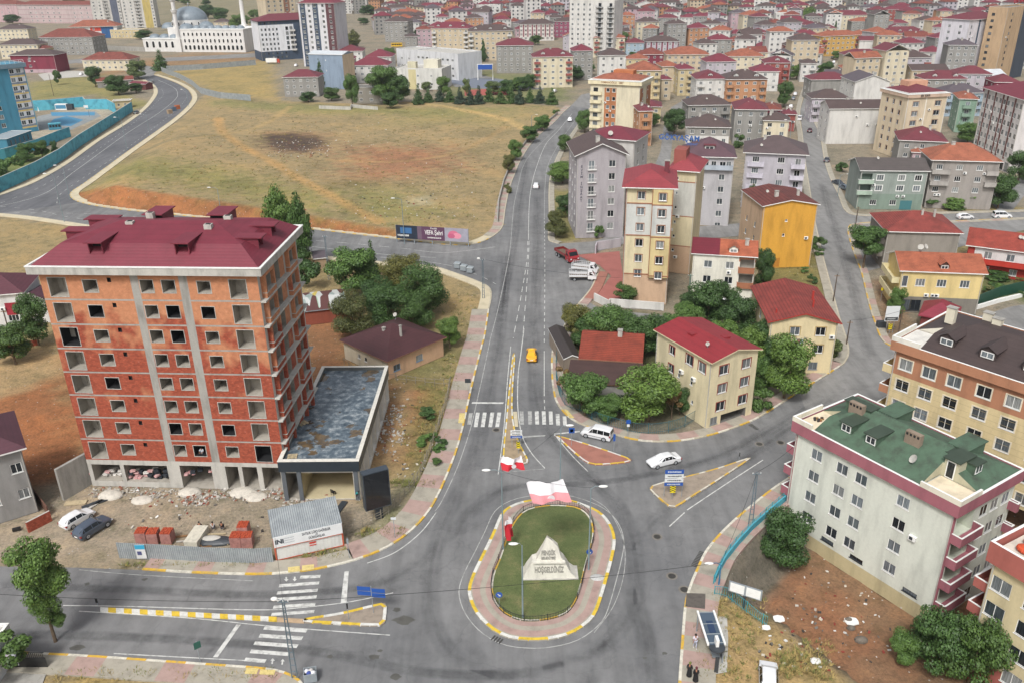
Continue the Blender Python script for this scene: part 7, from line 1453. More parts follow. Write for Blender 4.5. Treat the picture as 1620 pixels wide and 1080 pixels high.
scatter('litter', [(1250,880,1420,1040),(1200,960,1300,1060),(170,775,580,800),(200,780,420,840),(620,640,690,760),(1290,900,1480,1060),(560,600,650,640)], 330, lambda m_, p, r: chip(m_, p, r, .05, .2), 5)
scatter('field_rubble', [(430,225,520,250),(560,290,700,350),(640,255,760,345),(300,180,700,340),(480,190,600,240),(420,220,515,248)], 420, lambda m_, p, r: chip(m_, p, r, .07, .24) if inpark(p) else None, 6)
M_PLA = [surf('plaster_'+c, c, .15, 2) for c in ('b9b4ab', 'ada89e', '94604c', 'c4c0b8', '8f8a84', 'a39b8e')]
scatter('building_rubble', [(140,770,260,786),(240,772,450,792),(290,775,330,800),(330,770,445,788),(445,780,520,800),(560,640,625,720),(600,640,640,700)], 1100, lambda m_, p, r: chip(m_, p, r, .04, .22, M_PLA), 7)
mb = MB(); r = random.Random(4)
for cx_, cy_, R_, H_ in ((385, 778, 1.8, .5), (175, 783, 1.6, .6), (300, 778, 1.5, .5), (225, 790, 1.4, .35), (405, 785, 1.5, .4)):
    g = GT(cx_, cy_); mb.sphere((g.x, g.y, -.1), (R_, R_*.7, H_+.1), surf('dust_pile', 'c4beb2', .2, 2, bmp=.5), 14, 5, 0)
tag(mb.build('plaster_heaps'), kind='stuff')
g = G(945, 912.5, .15); mb = MB(); mb.sphere((g.x, g.y, .1), (.8, .6, .2), surf('white_gravel', 'b5b5b2', .15, 4, bmp=.5), 14, 5, 0); tag(mb.build('gravel_pile'), 'small heap of white gravel on the pavement ring right of the monument', 'gravel pile')
M_TYRE2 = surf('tyre_rubber', '1c1c1e', .1, 4, .8); M_RIM = metalm('9a9da0', .35); M_BLK = paint('141518', .4, 'black_plastic'); M_HL = paint('d8dde0', .1, 'lamp_glass'); M_TLR = paint('8a1418', .3, 'tail_lamp')
WH = {}
def wheel(par, x, y, rad, wd=.2):
    k = round(rad, 2)
    if k not in WH:
        a = MB(); a.tube([(0, -wd/2, 0), (0, wd/2, 0)], rad, M_TYRE2, 16); b = MB(); b.tube([(0, -wd/2-.012, 0), (0, wd/2+.012, 0)], rad*.62, M_RIM, 12); b.tube([(0, -wd/2-.02, 0), (0, wd/2+.02, 0)], rad*.15, M_BLK, 8); WH[k] = (a.mesh('tyre'), b.mesh('rim'))
    t_ = inst('wheel', WH[k][0], par, (x, y, rad)); inst('rim', WH[k][1], t_, (0, 0, 0))
PR = {  # stations: x, half width, shoulder z, top z, top half width  (rear to front); cabin stations marked by top height
'sedan': (4.55, [(-2.27,.74,.62,.68,.6),(-2.15,.84,.86,.95,.7),(-1.55,.88,.9,1.05,.72),(-.85,.89,.92,1.42,.56),(.25,.89,.92,1.45,.58),(1.05,.88,.9,.99,.7),(1.95,.83,.72,.84,.62),(2.27,.68,.5,.6,.5)], (2,3,4,5)),
'hatch': (4.0, [(-1.98,.74,.62,.8,.6),(-1.85,.82,.88,1.05,.62),(-1.35,.85,.9,1.44,.56),(-.5,.86,.92,1.5,.58),(.3,.86,.92,1.47,.58),(1.0,.85,.9,1.0,.7),(1.7,.8,.72,.85,.6),(1.98,.66,.5,.6,.5)], (1,2,4,5)),
'suv': (4.4, [(-2.2,.78,.66,.9,.62),(-2.05,.88,.95,1.12,.66),(-1.5,.92,.98,1.52,.6),(-.5,.92,1.0,1.62,.62),(.3,.92,1.0,1.6,.62),(1.0,.91,.98,1.1,.74),(1.9,.87,.82,.95,.66),(2.2,.72,.56,.7,.54)], (1,2,4,5)),
'mpv': (4.4, [(-2.2,.82,.9,1.15,.7),(-2.12,.86,.98,1.72,.68),(-1.2,.88,1.0,1.83,.7),(-.3,.88,1.0,1.83,.7),(.45,.88,1.0,1.78,.68),(1.15,.88,.98,1.12,.72),(1.9,.84,.8,.94,.64),(2.2,.7,.56,.68,.54)], (1,1,4,5))}
PC = {}
def car(kind, rear, front, colr, label, cat='car', grp=None, roofsign=False, stripes=False, z=None, name='parked_car'):
    a, b = (GT(*rear), GT(*front)); d = (b-a).to_2d(); ang = math.atan2(d.y, d.x); c = (a+b)/2
    root = empty(name, (c.x, c.y, c.z+.015), ang, label, cat, grp); L_, st_, (r0, r1, f0, f1) = PR[kind]; mt = paint(colr) if isinstance(colr, str) else colr
    key = (kind, str(colr))
    if key not in PC:
        mb = MB(); zb = .22; sec = []
        for i, (x, w, zs_, zt_, wt) in enumerate(st_): zbb = zb+(.12 if i in (0, len(st_)-1) else 0); sec.append([(x, -w*.92, zbb), (x, -w, zbb+.16), (x, -w, zs_), (x, -wt, zt_-.05 if zt_ > 1.3 else zt_-.02), (x, -wt*.72, zt_), (x, wt*.72, zt_), (x, wt, zt_-.05 if zt_ > 1.3 else zt_-.02), (x, w, zs_), (x, w, zbb+.16), (x, w*.92, zbb)])
        for s0, s1 in zip(sec, sec[1:]):
            for j in range(10): mb.face([s0[j], s0[(j+1) % 10], s1[(j+1) % 10], s1[j]][::-1], mt)
        mb.face(sec[0], mt); mb.face(sec[-1][::-1], mt); body = mb.mesh('body')
        def lift(pts, e=.012): 
            P = [Vector(p) for p in pts]; n = (P[1]-P[0]).cross(P[2]-P[0]).normalized(); c_ = sum(P, Vector())/len(P)
            if n.dot(c_-Vector((0, 0, .7))) < 0: n = -n; P = P[::-1]
            return [p*.93+c_*.07+n*e for p in P]
        g_ = darkglass(); wins = []
        fw = MB(); fw.face(lift([sec[f0][3], sec[f0][6], sec[f1][6], sec[f1][3]]), g_); rw = MB(); rr0 = 0 if kind == 'mpv' else r0; rr1 = 1 if kind == 'mpv' else r1; rw.face(lift([sec[rr0][3], sec[rr0][6], sec[rr1][6], sec[rr1][3]]), g_)
        sides = []
        for j, k in ((2, 3), (7, 6)):
            for i0 in range(max(1, r0), f1): 
                m1 = MB(); A_, B_ = sec[i0], sec[i0+1]; a1, a2, b1, b2 = Vector(A_[j]), Vector(A_[k]), Vector(B_[j]), Vector(B_[k])
                lo0, lo1 = a1.lerp(a2, .08), b1.lerp(b2, .08); 
                q = [lo0, lo1, b1.lerp(b2, .86), a1.lerp(a2, .86)]
                if B_[k][2] < 1.2: q = [lo0, lo0.lerp(lo1, .8), a1.lerp(a2, .86)]
                elif A_[k][2] < 1.2: q = [lo0.lerp(lo1, .25), lo1, b1.lerp(b2, .86)]
                m1.face(lift(q), g_); sides.append(m1.mesh('side_window'))
        lo = sec[0]; hi = sec[-1]; lm = []
        for s_ in (-1, 1):
            m1 = MB(); x, w, zs_, _, _ = st_[-1]; m1.box(x-.22, s_*w*.98-.14, zs_-.04, x-.04, s_*w*.98+.14, zs_+.1, M_HL); m2 = MB(); x, w, zs_, _, _ = st_[0]; m2.box(x+.0, s_*w-.12, zs_-.02, x+.16, s_*w+.12, zs_+.2, M_TLR); lm.append((m1.mesh('headlight'), m2.mesh('tail_light')))
        bp = MB(); bp.box(L_/2-.1, -.5, .28, L_/2+.0, .5, .42, M_BLK); pl = MB(); pl.box(-L_/2-.02, -.26, .5, -L_/2+.02, .26, .62, M_WHITE)
        mr = MB(); mr.box(.75, -.98, .92, .95, -.86, 1.06, mt); mr.box(.75, .86, .92, .95, .98, 1.06, mt)
        PC[key] = (body, fw.mesh('windscreen'), rw.mesh('rear_window'), sides, lm, bp.mesh('grille'), pl.mesh('number_plate'))
    body, fw, rw, sides, lm, bp, pl = PC[key]; O = (0, 0, 0)
    inst('body', body, root, O); inst('windscreen', fw, root, O); inst('rear_window', rw, root, O); inst('grille', bp, root, O); inst('number_plate', pl, root, O)
    for s_ in sides: inst('side_window', s_, root, O)
    for h_, t_ in lm: inst('headlight', h_, root, O); inst('tail_light', t_, root, O)
    ra = .36 if kind in ('suv', 'mpv') else .32
    for x in (-L_*.29, L_*.31):
        for y in (-1, 1): wheel(root, x, y*(st_[3][1]-.1), ra)
    if roofsign: mb = MB(); mb.box(-.12, -.35, st_[4][3]+.01, .12, .35, st_[4][3]+.16, paint('e8c23a', .4, 'taxi_sign')); mb.build('roof_sign', root)
    if stripes:
        for s_ in (-1, 1): mb = MB(); mb.box(-1.6, s_*.885-.006, .55, 1.2, s_*.885+.006, .62, M_BLK); mb.build('side_stripe', root)
    return root
WT = 'd9dadb'
car('sedan', (841,577), (841,554), 'e0a524', 'yellow taxi driving away up the main road', 'taxi', roofsign=True, name='taxi')
car('mpv', (967,696), (922,686), WT, 'white people carrier with dark stripes approaching the zebra crossing', 'people carrier', stripes=True, name='car')
car('sedan', (1074,727), (1025,739), WT, 'white saloon car passing the blue direction boards', name='car')
car('hatch', (101,838), (146,812), WT, 'white hatchback parked on the dirt lot beside the dark blue car')
car('suv', (121,856), (174,823), '46505e', 'slate blue crossover with black roof parked beside the white hatchback')
car('hatch', (1215,1102), (1214,1054), WT, 'white car on dry grass at the bottom edge, cut off')
car('hatch', (847,304), (849,291), WT, 'small white car driving on the main road beside the empty field', name='car')
car('sedan', (903,186), (900,198), WT, 'white car coming down the main road at the far bend', name='car')
car('sedan', (211,184), (221,177), '23302f', 'dark green car driving on the school road')
car('suv', (236,135), (244,128), '50585a', 'dark car with white bonnet parked at the far bend of the school road')
car('sedan', (1319,290), (1333,296), '3b4148', 'dark grey car parked left of the sage green house')
car('sedan', (1331,298), (1345,304), '59636c', 'blue grey car parked nearest the sage green house')
car('hatch', (1508,347), (1544,346), WT, 'white hatchback parked on the cross street'); car('mpv', (1565,345), (1604,345), WT, 'white van-like car parked at right on the cross street')
car('sedan', (1139,481), (1163,487), WT, 'white car parked in the yard of the white house with brown balconies')
for px_, py_, k, c_, lb in ((1258,151,'sedan','c8cacc','pale car parked beside the dark street tree'),(1255,158,'sedan','5a6268','grey car parked below the pale one near the dark street tree'),(1251,171,'hatch',WT,'white hatchback parked lowest of the three by the dark street tree'),(1265,190,'mpv',WT,'white van parked under the red awning on the long street'),(1281,209,'sedan','3c1c22','dark maroon car parked on the long street'),(1308,256,'sedan','2c3038','near black car parked by the sage green house corner bush'),(1317,93,'suv','33383e','black car parked highest on the long street'),(1319,100,'hatch','c2c4c6','silver car parked behind the black one on the long street'),(1088,158,'sedan','4a5a6c','blue grey car parked in the lane behind the orange tower'),(1010,240,'sedan','9aa0a6','silver car behind the fence below the orange tower'),(127,118,'sedan',WT,'white car parked below the unfinished grey house'),(467,104,'sedan',WT,'white car parked near the blank blue block'),(984,160,'sedan','b8babc','pale car on the far side of the main road bend'),(876,145,'hatch',WT,'white car under the trees at the far road bend')):
    car(k, (px_-1, py_+2.5), (px_+1, py_-2.5) if px_ > 900 else (px_+4, py_), c_, lb)
def truck(rear, front, cabc, bedc, label, L_=5.6, cage=True, big=False):
    a, b = GT(*rear), GT(*front); d = (b-a).to_2d(); c = (a+b)/2; root = empty('pickup_truck' if not big else 'dump_truck', (c.x, c.y, .02), math.atan2(d.y, d.x), label, 'truck'); k = 1.25 if big else 1; mt = paint(cabc); bm_ = paint(bedc)
    W_ = .95*k; hz_ = 2.1*k; mb = MB(); x1 = L_/2*k; x0 = x1-1.75*k
    prof = [(x0, .45), (x1, .45), (x1, 1.0*k), (x1-.35*k, 1.25*k), (x1-.85*k, hz_), (x0, hz_)]
    for y in (-1, 1):
        f = [(x, y*W_*(1 if z < 1.3*k else .9), z) for x, z in prof]; mb.face(f if y < 0 else f[::-1], mt)
    for i in range(6): (xa, za), (xb, zb_) = prof[i], prof[(i+1) % 6]; wa, wb = W_*(1 if za < 1.3*k else .9), W_*(1 if zb_ < 1.3*k else .9); mb.face([(xa, -wa, za), (xa, wa, za), (xb, wb, zb_), (xb, -wb, zb_)], mt)
    mb.build('cab', root); m1 = MB(); (xa, za), (xb, zb_) = prof[3], prof[4]; m1.face([(xa+.02, -W_*.84, za+.08), (xa+.02, W_*.84, za+.08), (xb+.02, W_*.8, zb_-.06), (xb+.02, -W_*.8, zb_-.06)], darkglass()); m1.build('windscreen', root)
    for y in (-1, 1): m1 = MB(); q = [(x0+.3, y*(W_*.96+.02), 1.3*k), (x1-.5*k, y*(W_*.96+.02), 1.3*k), (x1-.9*k, y*(W_*.9+.02), hz_-.15), (x0+.3, y*(W_*.9+.02), hz_-.15)]; m1.face(q if y < 0 else q[::-1], darkglass()); m1.build('side_window', root); m2 = MB(); m2.box(x1-.02, y*W_*.75-.15, .75*k, x1+.03, y*W_*.75+.15, .95*k, M_HL); m2.build('headlight', root)
    mb = MB(); X0 = -x1; zf_ = .85*k; hb = .45*k; mb.box(X0, -W_, zf_, x0-.08, W_, zf_+.08, surf('truck_floor', '6a5a4c', .3, 2)); 
    for q in ((X0, -W_, x0-.08, -W_+.06), (X0, W_-.06, x0-.08, W_), (X0, -W_+.06, X0+.06, W_-.06), (x0-.14, -W_+.06, x0-.08, W_-.06)): mb.box(q[0], q[1], zf_+.08, q[2], q[3], zf_+.08+hb, bm_)
    mb.build('cargo_bed', root); mb = MB(); mb.box(X0+.1, -.35, .5*k, x0+.3, .35, zf_, M_BLK); mb.build('chassis', root)
    if cage:
        mb = MB(); zt_ = zf_+1.25; nb = 9
        for y in (-W_+.03, W_-.03):
            for i in range(nb+1): x = X0+.03+(x0-.11-X0-.03)*i/nb; mb.box(x-.025, y-.02, zf_+.5, x+.025, y+.02, zt_, bm_)
            for z_ in (zf_+.85, zt_): mb.box(X0, y-.025, z_, x0-.08, y+.025, z_+.05, bm_)
        for y in [(-.8+.4*i) for i in range(5)]: mb.box(X0+.01, y-.02, zf_+.5, X0+.05, y+.02, zt_, bm_)
        mb.build('cage', root)
    for x in ((-L_*.3*k, L_*.33*k) if not big else (-L_*.36*k, -L_*.2*k, L_*.33*k)):
        for y in (-1, 1): wheel(root, x, y*(W_-.12), .36*k)
truck((899,443), (944,443), WT, 'cfd1d2', 'white caged pickup truck parked nearest the main road'); truck((905,429), (946,433), WT, 'cfd1d2', 'white caged pickup truck parked between the red truck and its white twin')
truck((883,402), (910,418), '8e2026', '7a2a2a', 'dark red dump truck with empty open bed beside the white pickups', 5.8, False, True)
mb1 = MB(); mb1.box(-4, -1.2, .5, 4, 1.2, 3, paint('d0a92c', .4)); mb2 = MB()
for i in range(6): mb2.box(-3.7+i*1.25, -1.22, 1.5, -2.7+i*1.25, -1.2, 2.5, darkglass())
g = G(628, 75); r0_ = empty('bus', g, .05, 'yellow bus parked under the grey orange flats', 'bus'); mb1.build('body', r0_); mb2.build('windows_band', r0_); wheel(r0_, -2.5, -1.1, .45); wheel(r0_, 2.5, -1.1, .45)
mb1 = MB(); mb1.box(-4.5, -1.2, .9, 2.2, 1.2, 3.2, M_WHITE); mb2 = MB(); mb2.box(2.4, -1.1, .5, 4, 1.1, 2.8, paint('b0402c')); g = G(433, 101); r0_ = empty('lorry', g, .05, 'white box lorry with red cab behind the grey site fence', 'truck'); mb1.build('cargo_box', r0_); mb2.build('cab', r0_); wheel(r0_, -3, -1.1, .45); wheel(r0_, 3.1, -1, .45)
SKIN = surf('skin', '9a6a50', .08, 4, .7); M_HAIR = surf('hair_dark', '1a1412', .1, 6, .7)
def skinmesh(name, verts, edges, radii, mat, root=0):
    me = bpy.data.meshes.new(name); me.from_pydata(verts, edges, []); o = bpy.data.objects.new(name, me); C.objects.link(o); md = o.modifiers.new('skin', 'SKIN')
    for i, v in enumerate(me.skin_vertices[0].data): v.radius = (radii[i],)*2; v.use_root = (i == root)
    sb = o.modifiers.new('sub', 'SUBSURF'); sb.levels = 1; sb.render_levels = 1; bpy.context.view_layer.update()
    m2 = bpy.data.meshes.new_from_object(o.evaluated_get(bpy.context.evaluated_depsgraph_get())); bpy.data.objects.remove(o); m2.materials.clear(); m2.materials.append(mat); m2.polygons.foreach_set('use_smooth', [True]*len(m2.polygons)); return m2
def person(loc_, rz, label, top, bottom, pose='stand', hairm=None, scarf=None, coat=False, z=0):
    J = {'pelvis': (0,0,.95), 'chest': (0,.02,1.32), 'neck': (0,.01,1.5), 'head': (0,-.02,1.63), 'crown': (0,0,1.74)}
    for s, n in ((-1, 'l'), (1, 'r')):
        st = .13*s
        J.update({'hip'+n: (.09*s,0,.9), 'knee'+n: (.1*s,-.04-st*.6,.5), 'ank'+n: (.1*s,.02-st,.09), 'toe'+n: (.11*s,-.14-st,.04), 'sh'+n: (.18*s,.02,1.42), 'el'+n: (.24*s,.05+st*.4,1.15), 'wr'+n: (.23*s,-.06+st*.6,.92)})
        if pose == 'work': J.update({'el'+n: (.26*s,-.18,1.2), 'wr'+n: (.16*s,-.42,1.15)})
        if pose == 'sit': J.update({'knee'+n: (.14*s,-.42,.98), 'ank'+n: (.13*s,-.45,.55), 'toe'+n: (.13*s,-.58,.5), 'el'+n: (.24*s,-.12,1.15), 'wr'+n: (.14*s,-.34,1.08)})
    if pose == 'sit': 
        for k in J: J[k] = (J[k][0], J[k][1], J[k][2]-.5)
    if pose == 'bend': 
        for k in ('chest', 'neck', 'head', 'crown', 'shl', 'shr', 'ell', 'elr', 'wrl', 'wrr'): x, y, zz = J[k]; q = zz-.95; a = .75; J[k] = (x, y-q*math.sin(a), .95+q*math.cos(a)-(.1 if k[:2] in ('el', 'wr') else 0))
    N = list(J); E = [('pelvis','chest'),('chest','neck'),('neck','head'),('head','crown')]
    for n in 'lr': E += [('pelvis','hip'+n),('hip'+n,'knee'+n),('knee'+n,'ank'+n),('ank'+n,'toe'+n),('chest','sh'+n),('sh'+n,'el'+n),('el'+n,'wr'+n)]
    Rd = {'pelvis': .13, 'chest': .14, 'neck': .055, 'head': .1, 'crown': .06, 'hip': .09, 'knee': .06, 'ank': .04, 'toe': .035, 'sh': .055, 'el': .042, 'wr': .03}
    V = [J[n] for n in N]; R_ = [Rd.get(n, Rd.get(n[:-1])) for n in N]; Ei = [(N.index(a), N.index(b)) for a, b in E]
    for s, n in ((-1, 'l'), (1, 'r')):     # palm, four fingers and a thumb
        w = Vector(J['wr'+n]); d = (w-Vector(J['el'+n])).normalized(); pi_ = len(V); V.append(tuple(w+d*.07)); R_.append(.028); Ei.append((N.index('wr'+n), pi_))
        for k in range(4):
            o = Vector((0, (k-1.5)*.02, 0)) if pose != 'work' else Vector(((k-1.5)*.02, 0, 0)); V.append(tuple(w+d*.1+o)); R_.append(.01); Ei.append((pi_, len(V)-1)); V.append(tuple(w+d*(.16-.008*abs(k-1.3))+o+Vector((-.01*s, 0, -.005)))); R_.append(.008); Ei.append((len(V)-2, len(V)-1))
        V.append(tuple(w+d*.09+Vector((-.03*s, -.03, 0)))); R_.append(.01); Ei.append((pi_, len(V)-1))
    root = empty('person', loc_, rz, label, 'person'); inst('body', skinmesh('body', V, Ei, R_, SKIN), root, (0, 0, z))
    def sub(names, ex, mat, nm, extra=()): 
        E2 = [(a, b) for a, b in E if a in names and b in names]; VV = [Vector(J[n]) for n in names]
        inst(nm, skinmesh(nm, [tuple(v) for v in VV], [(names.index(a), names.index(b)) for a, b in E2], [Rd.get(n, Rd.get(n[:-1]))+ex for n in names], mat), root, (0, 0, z))
    sub(['pelvis','chest','shl','shr','ell','elr']+(['wrl','wrr'] if coat or scarf else []), .02, surf('cloth_'+top, top, .12, 4), 'shirt' if not coat else 'coat')
    if coat: mb = MB(); mb.tube([(0, 0, .12), (0, 0, .6), (0, 0, 1.15)], .27, surf('cloth_'+top, top, .12, 4), 12, .17); mb.build('skirt', root)
    else: sub(['pelvis','hipl','hipr','kneel','kneer','ankl','ankr'], .018, surf('cloth_'+bottom, bottom, .12, 4), 'trousers')
    for n in 'lr': mb = MB(); t_ = Vector(J['toe'+n]); a_ = Vector(J['ank'+n]); c_ = (t_+a_)/2; mb.sphere((c_.x, c_.y, c_.z+z-.01), (.05, .14, .05), surf('shoe', 'c8c8c4' if not coat else '1c1c1c', .1), 8, 5); mb.build('shoe', root)
    hd = Vector(J['head']); hm = surf('cloth_'+scarf, scarf, .12, 4) if scarf else (hairm or M_HAIR); mb = MB(); mb.sphere((hd.x, hd.y+.03, hd.z+.04+z), (.115 if not scarf else .13, .12 if not scarf else .14, .125 if not scarf else .15), hm, 12, 7, -.3 if not scarf else -.95); mb.build('hair' if not scarf else 'headscarf', root)
    if not (pose == 'bend'):
        for s in (-1, 1): mb = MB(); mb.sphere((hd.x+.035*s, hd.y-.1, hd.z+.02+z), .013, M_BLK, 6, 4); mb.build('eye', root)
        mb = MB(); mb.box(hd.x-.012, hd.y-.125, hd.z-.03+z, hd.x+.012, hd.y-.09, hd.z+.01+z, SKIN); mb.build('nose', root); mb = MB(); mb.box(hd.x-.025, hd.y-.103, hd.z-.062+z, hd.x+.025, hd.y-.095, hd.z-.05+z, surf('lips', '7a3a34')); mb.build('mouth', root)
    return root
gz = lambda x, y, z=.14: G(x, y, z)
person(gz(1099,1024), .1, 'person in white shirt and pale trousers walking on the pavement by the bus shelter', 'cfc8d0', 'a9adbd')
person(gz(1090,1069), 2.6, 'person in black robe and olive headscarf walking left of a second robed person', '17181a', '17181a', coat=True, scarf='6b7038')
person(gz(1100,1077), 2.9, 'person in black robe and maroon headscarf walking beside the olive scarfed one', '161517', '161517', coat=True, scarf='5a2630')
person(GT(566,790), .6, 'worker in turquoise shirt bending at the corner of the annex', '2fa8b0', '2c3440', 'bend')
q = [(317,838,'1c1c1e','seated person in dark clothes furthest left behind the building boards'),(338,838,'c8c8c6','seated person in white shirt between two dark clothed people'),(352,838,'1b1b1d','seated person in black at right behind the building boards')]
for x, y, c_, lb in q: person(GT(x, y), PI+.2, lb, c_, '3a3d44', 'sit')
zz = zf[0]; person(loc(BR, .585*W, .7, zz+.82-.95+.15), BR.ang, 'bare armed worker standing inside a lowest brick floor window opening', 'c4ccd4', '4a5058', 'work')
M_POLE = metalm('7b8a8e', .5); M_LAMPW = paint('dcdcd8', .3, 'lamp_white')
def lamp(bx, by, ytop, dx, label, arm=1.6, mat=None, z=None, h=None):
    """lamp post: base pixel, top row, arm along +-x"""
    g = GT(bx, by) if z is None else G(bx, by, z); h = h or hgt((bx, by), ytop, g.z); root = empty('street_lamp', g, 0, label, 'street lamp'); mb = MB()
    mb.tube([(0, 0, -.05), (0, 0, h*.5), (0, 0, h-.3)], .1, mat or M_POLE, 8, .055); mb.box(-.18, -.18, 0, .18, .18, .06, M_POLE); mb.build('pole', root); mb = MB(); mb.tube([(0, 0, h-.35), (dx*arm*.5, -.1, h+.05), (dx*arm, -.2, h+.1)], .04, mat or M_POLE, 6); mb.build('arm', root)
    mb = MB(); mb.sphere((dx*(arm+.35), -.25, h+.12), (.5, .2, .13), M_LAMPW, 12, 6); mb.build('lamp_head', root); root['h_'] = h; return root
L1 = lamp(827,978,858,-1,'lamp post at the near edge of the roundabout lawn with lamp turned left',.5)
L2 = lamp(931,902,768,1,'lamp post at the right edge of the roundabout lawn beside the blue arrow sign',.9)
L3 = lamp(886,786,672,1,'lamp post behind the roundabout in front of the red paved triangle',.7)
L4 = lamp(796,870,742,-1,'lamp post at the left edge of the roundabout carrying the red flags',1.3)
for a in ((350,339,281,-1,'lamp post on the orange bank behind the brick roof'),(111,315,262,-1,'lamp post at the inner corner of the school road'),(201,237,186,-1,'lamp post halfway up the school road kerb'),(237,215,181,-1,'lamp post above the middle of the school road kerb'),(299,170,142,-1,'lamp post on the outer kerb of the far bend'),(427,354,310,1,'lamp post left of the poplars on the side road'),(640,386,314,-1,'lamp post in front of the long billboard'),(841,200,182,1,'lamp post between the roadside wall trees'),(1325,310,276,1,'lamp post on the long street left of the parked grey cars'),(102,352,275,-1,'lamp post at the near side of the school road junction'),(1242,282,190,-1,'tall lamp post in the lane beside the lilac hipped block') ): lamp(*a)
L5 = lamp(1137,925,889,-1,'lamp on the blue post where the cable meets the teal fence',1.0,paint('2f6f94',.5,'blue_post'))
def lattice(bx, by, ytop, label, lampdx=None, w0=.55, mat=None):
    g = GT(bx, by); h = hgt((bx, by), ytop, g.z); root = empty('lattice_pole', g, 0, label, 'utility pole'); mb = MB(); m_ = mat or metalm('66747c', .6); w1 = .16
    for sx_ in (-1, 1): mb.tube([(sx_*w0/2, 0, 0), (sx_*w1/2, 0, h)], .06, m_, 4)
    n = int(h/.75)
    for i in range(n): t = i/n; w = w0+(w1-w0)*t; mb.box(-w/2, -.03, h*t+.1, w/2, .03, h*t+.16, m_)
    mb.build('frame', root)
    mb = MB(); mb.box(-.5, -.04, h-.3, .5, .04, h-.22, m_)
    for x in (-.45, 0, .45): mb.tube([(x, 0, h-.22), (x, 0, h-.05)], .04, M_WHITE, 6)
    mb.build('crossarm', root)
    if lampdx: mb = MB(); mb.tube([(0, 0, h-.1), (lampdx*.5, 0, h+.1)], .03, m_, 5); mb.build('arm', root); mb = MB(); mb.sphere((lampdx*.75, 0, h+.12), (.33, .22, .2), M_LAMPW, 10, 6); mb.build('lamp_head', root)
    root['h_'] = h; return root
P1 = lattice(467,1073,948,'lattice utility pole with white lamp beside the left zebra crossing',-1); P2 = lattice(1187,831,746,'lattice pole on the pavement right of the chevron island',None,.5)
lattice(765,473,410,'lattice pole on the pavement corner below the side road',-1,.4); lattice(521,443,373,'lattice pole between poplars and the feathery green tree',None,.4); lattice(1088,494,434,'green lattice pole in front of the white house with brown balconies',None,.4,metalm('5f7a70'))
def wpole(bx, by, yt, label): g = GT(bx, by); h = hgt((bx, by), yt, g.z); mb = MB(); mb.tube([(0,0,-.1),(0,0,h)], .13, surf('old_pole', '5a4c40', .2, 2), 7, .09); mb.box(-.5,-.05,h-.4,.5,.05,h-.32,M_WOOD); return tag(mb.build('wooden_pole', loc=g), label, 'utility pole')
for a in ((1350,378,327,'wooden pole beside the broad street tree'),(1318,478,434,'wooden pole at the kerb above the laundry house'),(1339,545,507,'wooden pole at the corner nearest the laundry house'),(1420,533,489,'leaning wooden pole by the white direction board'),(85,152,118,'thin pole on the lawn behind the teal wall'),(20,545,490,'pole by the white house at the left edge'),(1188,330,290,'pole in the alley left of the mustard house')): wpole(*a)
def cable(a, b, sag, label, n=14, r=.022):
    a, b = Vector(a), Vector(b); P = [a.lerp(b, i/n)-Vector((0, 0, sag*4*(i/n)*(1-i/n))) for i in range(n+1)]; mb = MB(); mb.tube(P, r, M_BLK, 4); tag(mb.build('cable'), label, 'cable')
top = lambda r, o=0: Vector(r.location)+Vector((0, 0, r['h_']+o))
cable(top(P1, -.2), top(L5), .5, 'black cable across the roundabout from lattice pole to blue post', 24, .02); cable(G(-160, 928, 9), top(P1, -.2), .5, 'black cable over the left road ending at the lattice pole', 24, .02)
cable(top(P2), G(1262, 700, 8), .3, 'cable from the lattice pole to the green roofed block'); cable(top(P2), top(L5), .6, 'cable between lattice pole and blue post above the pavement'); cable((g := GT(765,473))+Vector((0,0,hgt((765,473),410))), G(985, 440, 8), .6, 'cable crossing the main road to the banded tower', 18)
cable(GT(1350,378)+Vector((0,0,6.5)), GT(1318,478)+Vector((0,0,5)), .3, 'cable between the wooden poles along the long street'); cable(GT(1339,545)+Vector((0,0,4.5)), GT(1420,533)+Vector((0,0,5)), .3, 'cable crossing the street to the leaning wooden pole')
cable(top(P1,-.3), G(435,850,4.2), .2, 'cable from the lattice pole down to the site office'); 
for L_, R__, lb in ((L4, L2, 'thin line holding the white flag above the roundabout'), (L4, L3, 'thin line between the left and rear roundabout lamps')): cable(top(L_, -.2), top(R__, -.2), .4, lb, 14, .015)
# flags
M_FR = surf('flag_red', 'b5202e', .1, 1, .8); M_FW = surf('flag_white', 'd8d5d6', .08, 1, .8)
def flag(p, rz, w, h_, label, split=.45, txt=True, lay=0, M_FR=M_FR):
    mb = MB(); nx_, ny_ = 16, 10
    f = lambda i, j: (w*(i/nx_-.5), .28*math.sin(i*.5+j*.3)+.08*math.sin(i*1.3)-lay*(j/ny_)*h_, -h_*(j/ny_)*(1-.7*lay if lay else 1)-.3*(i/nx_)*w*.5)
    for i in range(nx_):
        for j in range(ny_): mb.face([f(i, j), f(i, j+1), f(i+1, j+1), f(i+1, j)], M_FW if j/ny_ < split else M_FR)
    root = empty('flag', p, rz, label, 'flag'); mb.build('cloth', root, True)
    if txt:
        a = PI/2 if not lay else PI/2-math.atan2(lay, 1-.7*lay)
        off = lambda q: (0, -.55-lay*q*h_, -q*h_*(1-.7*lay if lay else 1))
        mb = MB(); mb.tube([(0, -.45-lay*.6*h_, -.5*h_), (0, -.5-lay*.6*h_, -.5*h_)], w*.1, M_FW, 16); mb.build('emblem', root)
a_, b_ = top(L4), top(L2); flag(a_.lerp(b_, .5)+Vector((0, 0, -.2)), .3, 4.3, 2.7, 'large white and pink municipal flag billowing over the roundabout', .52, True, .8, surf('flag_pink', 'd08a8e', .1, 1, .8))
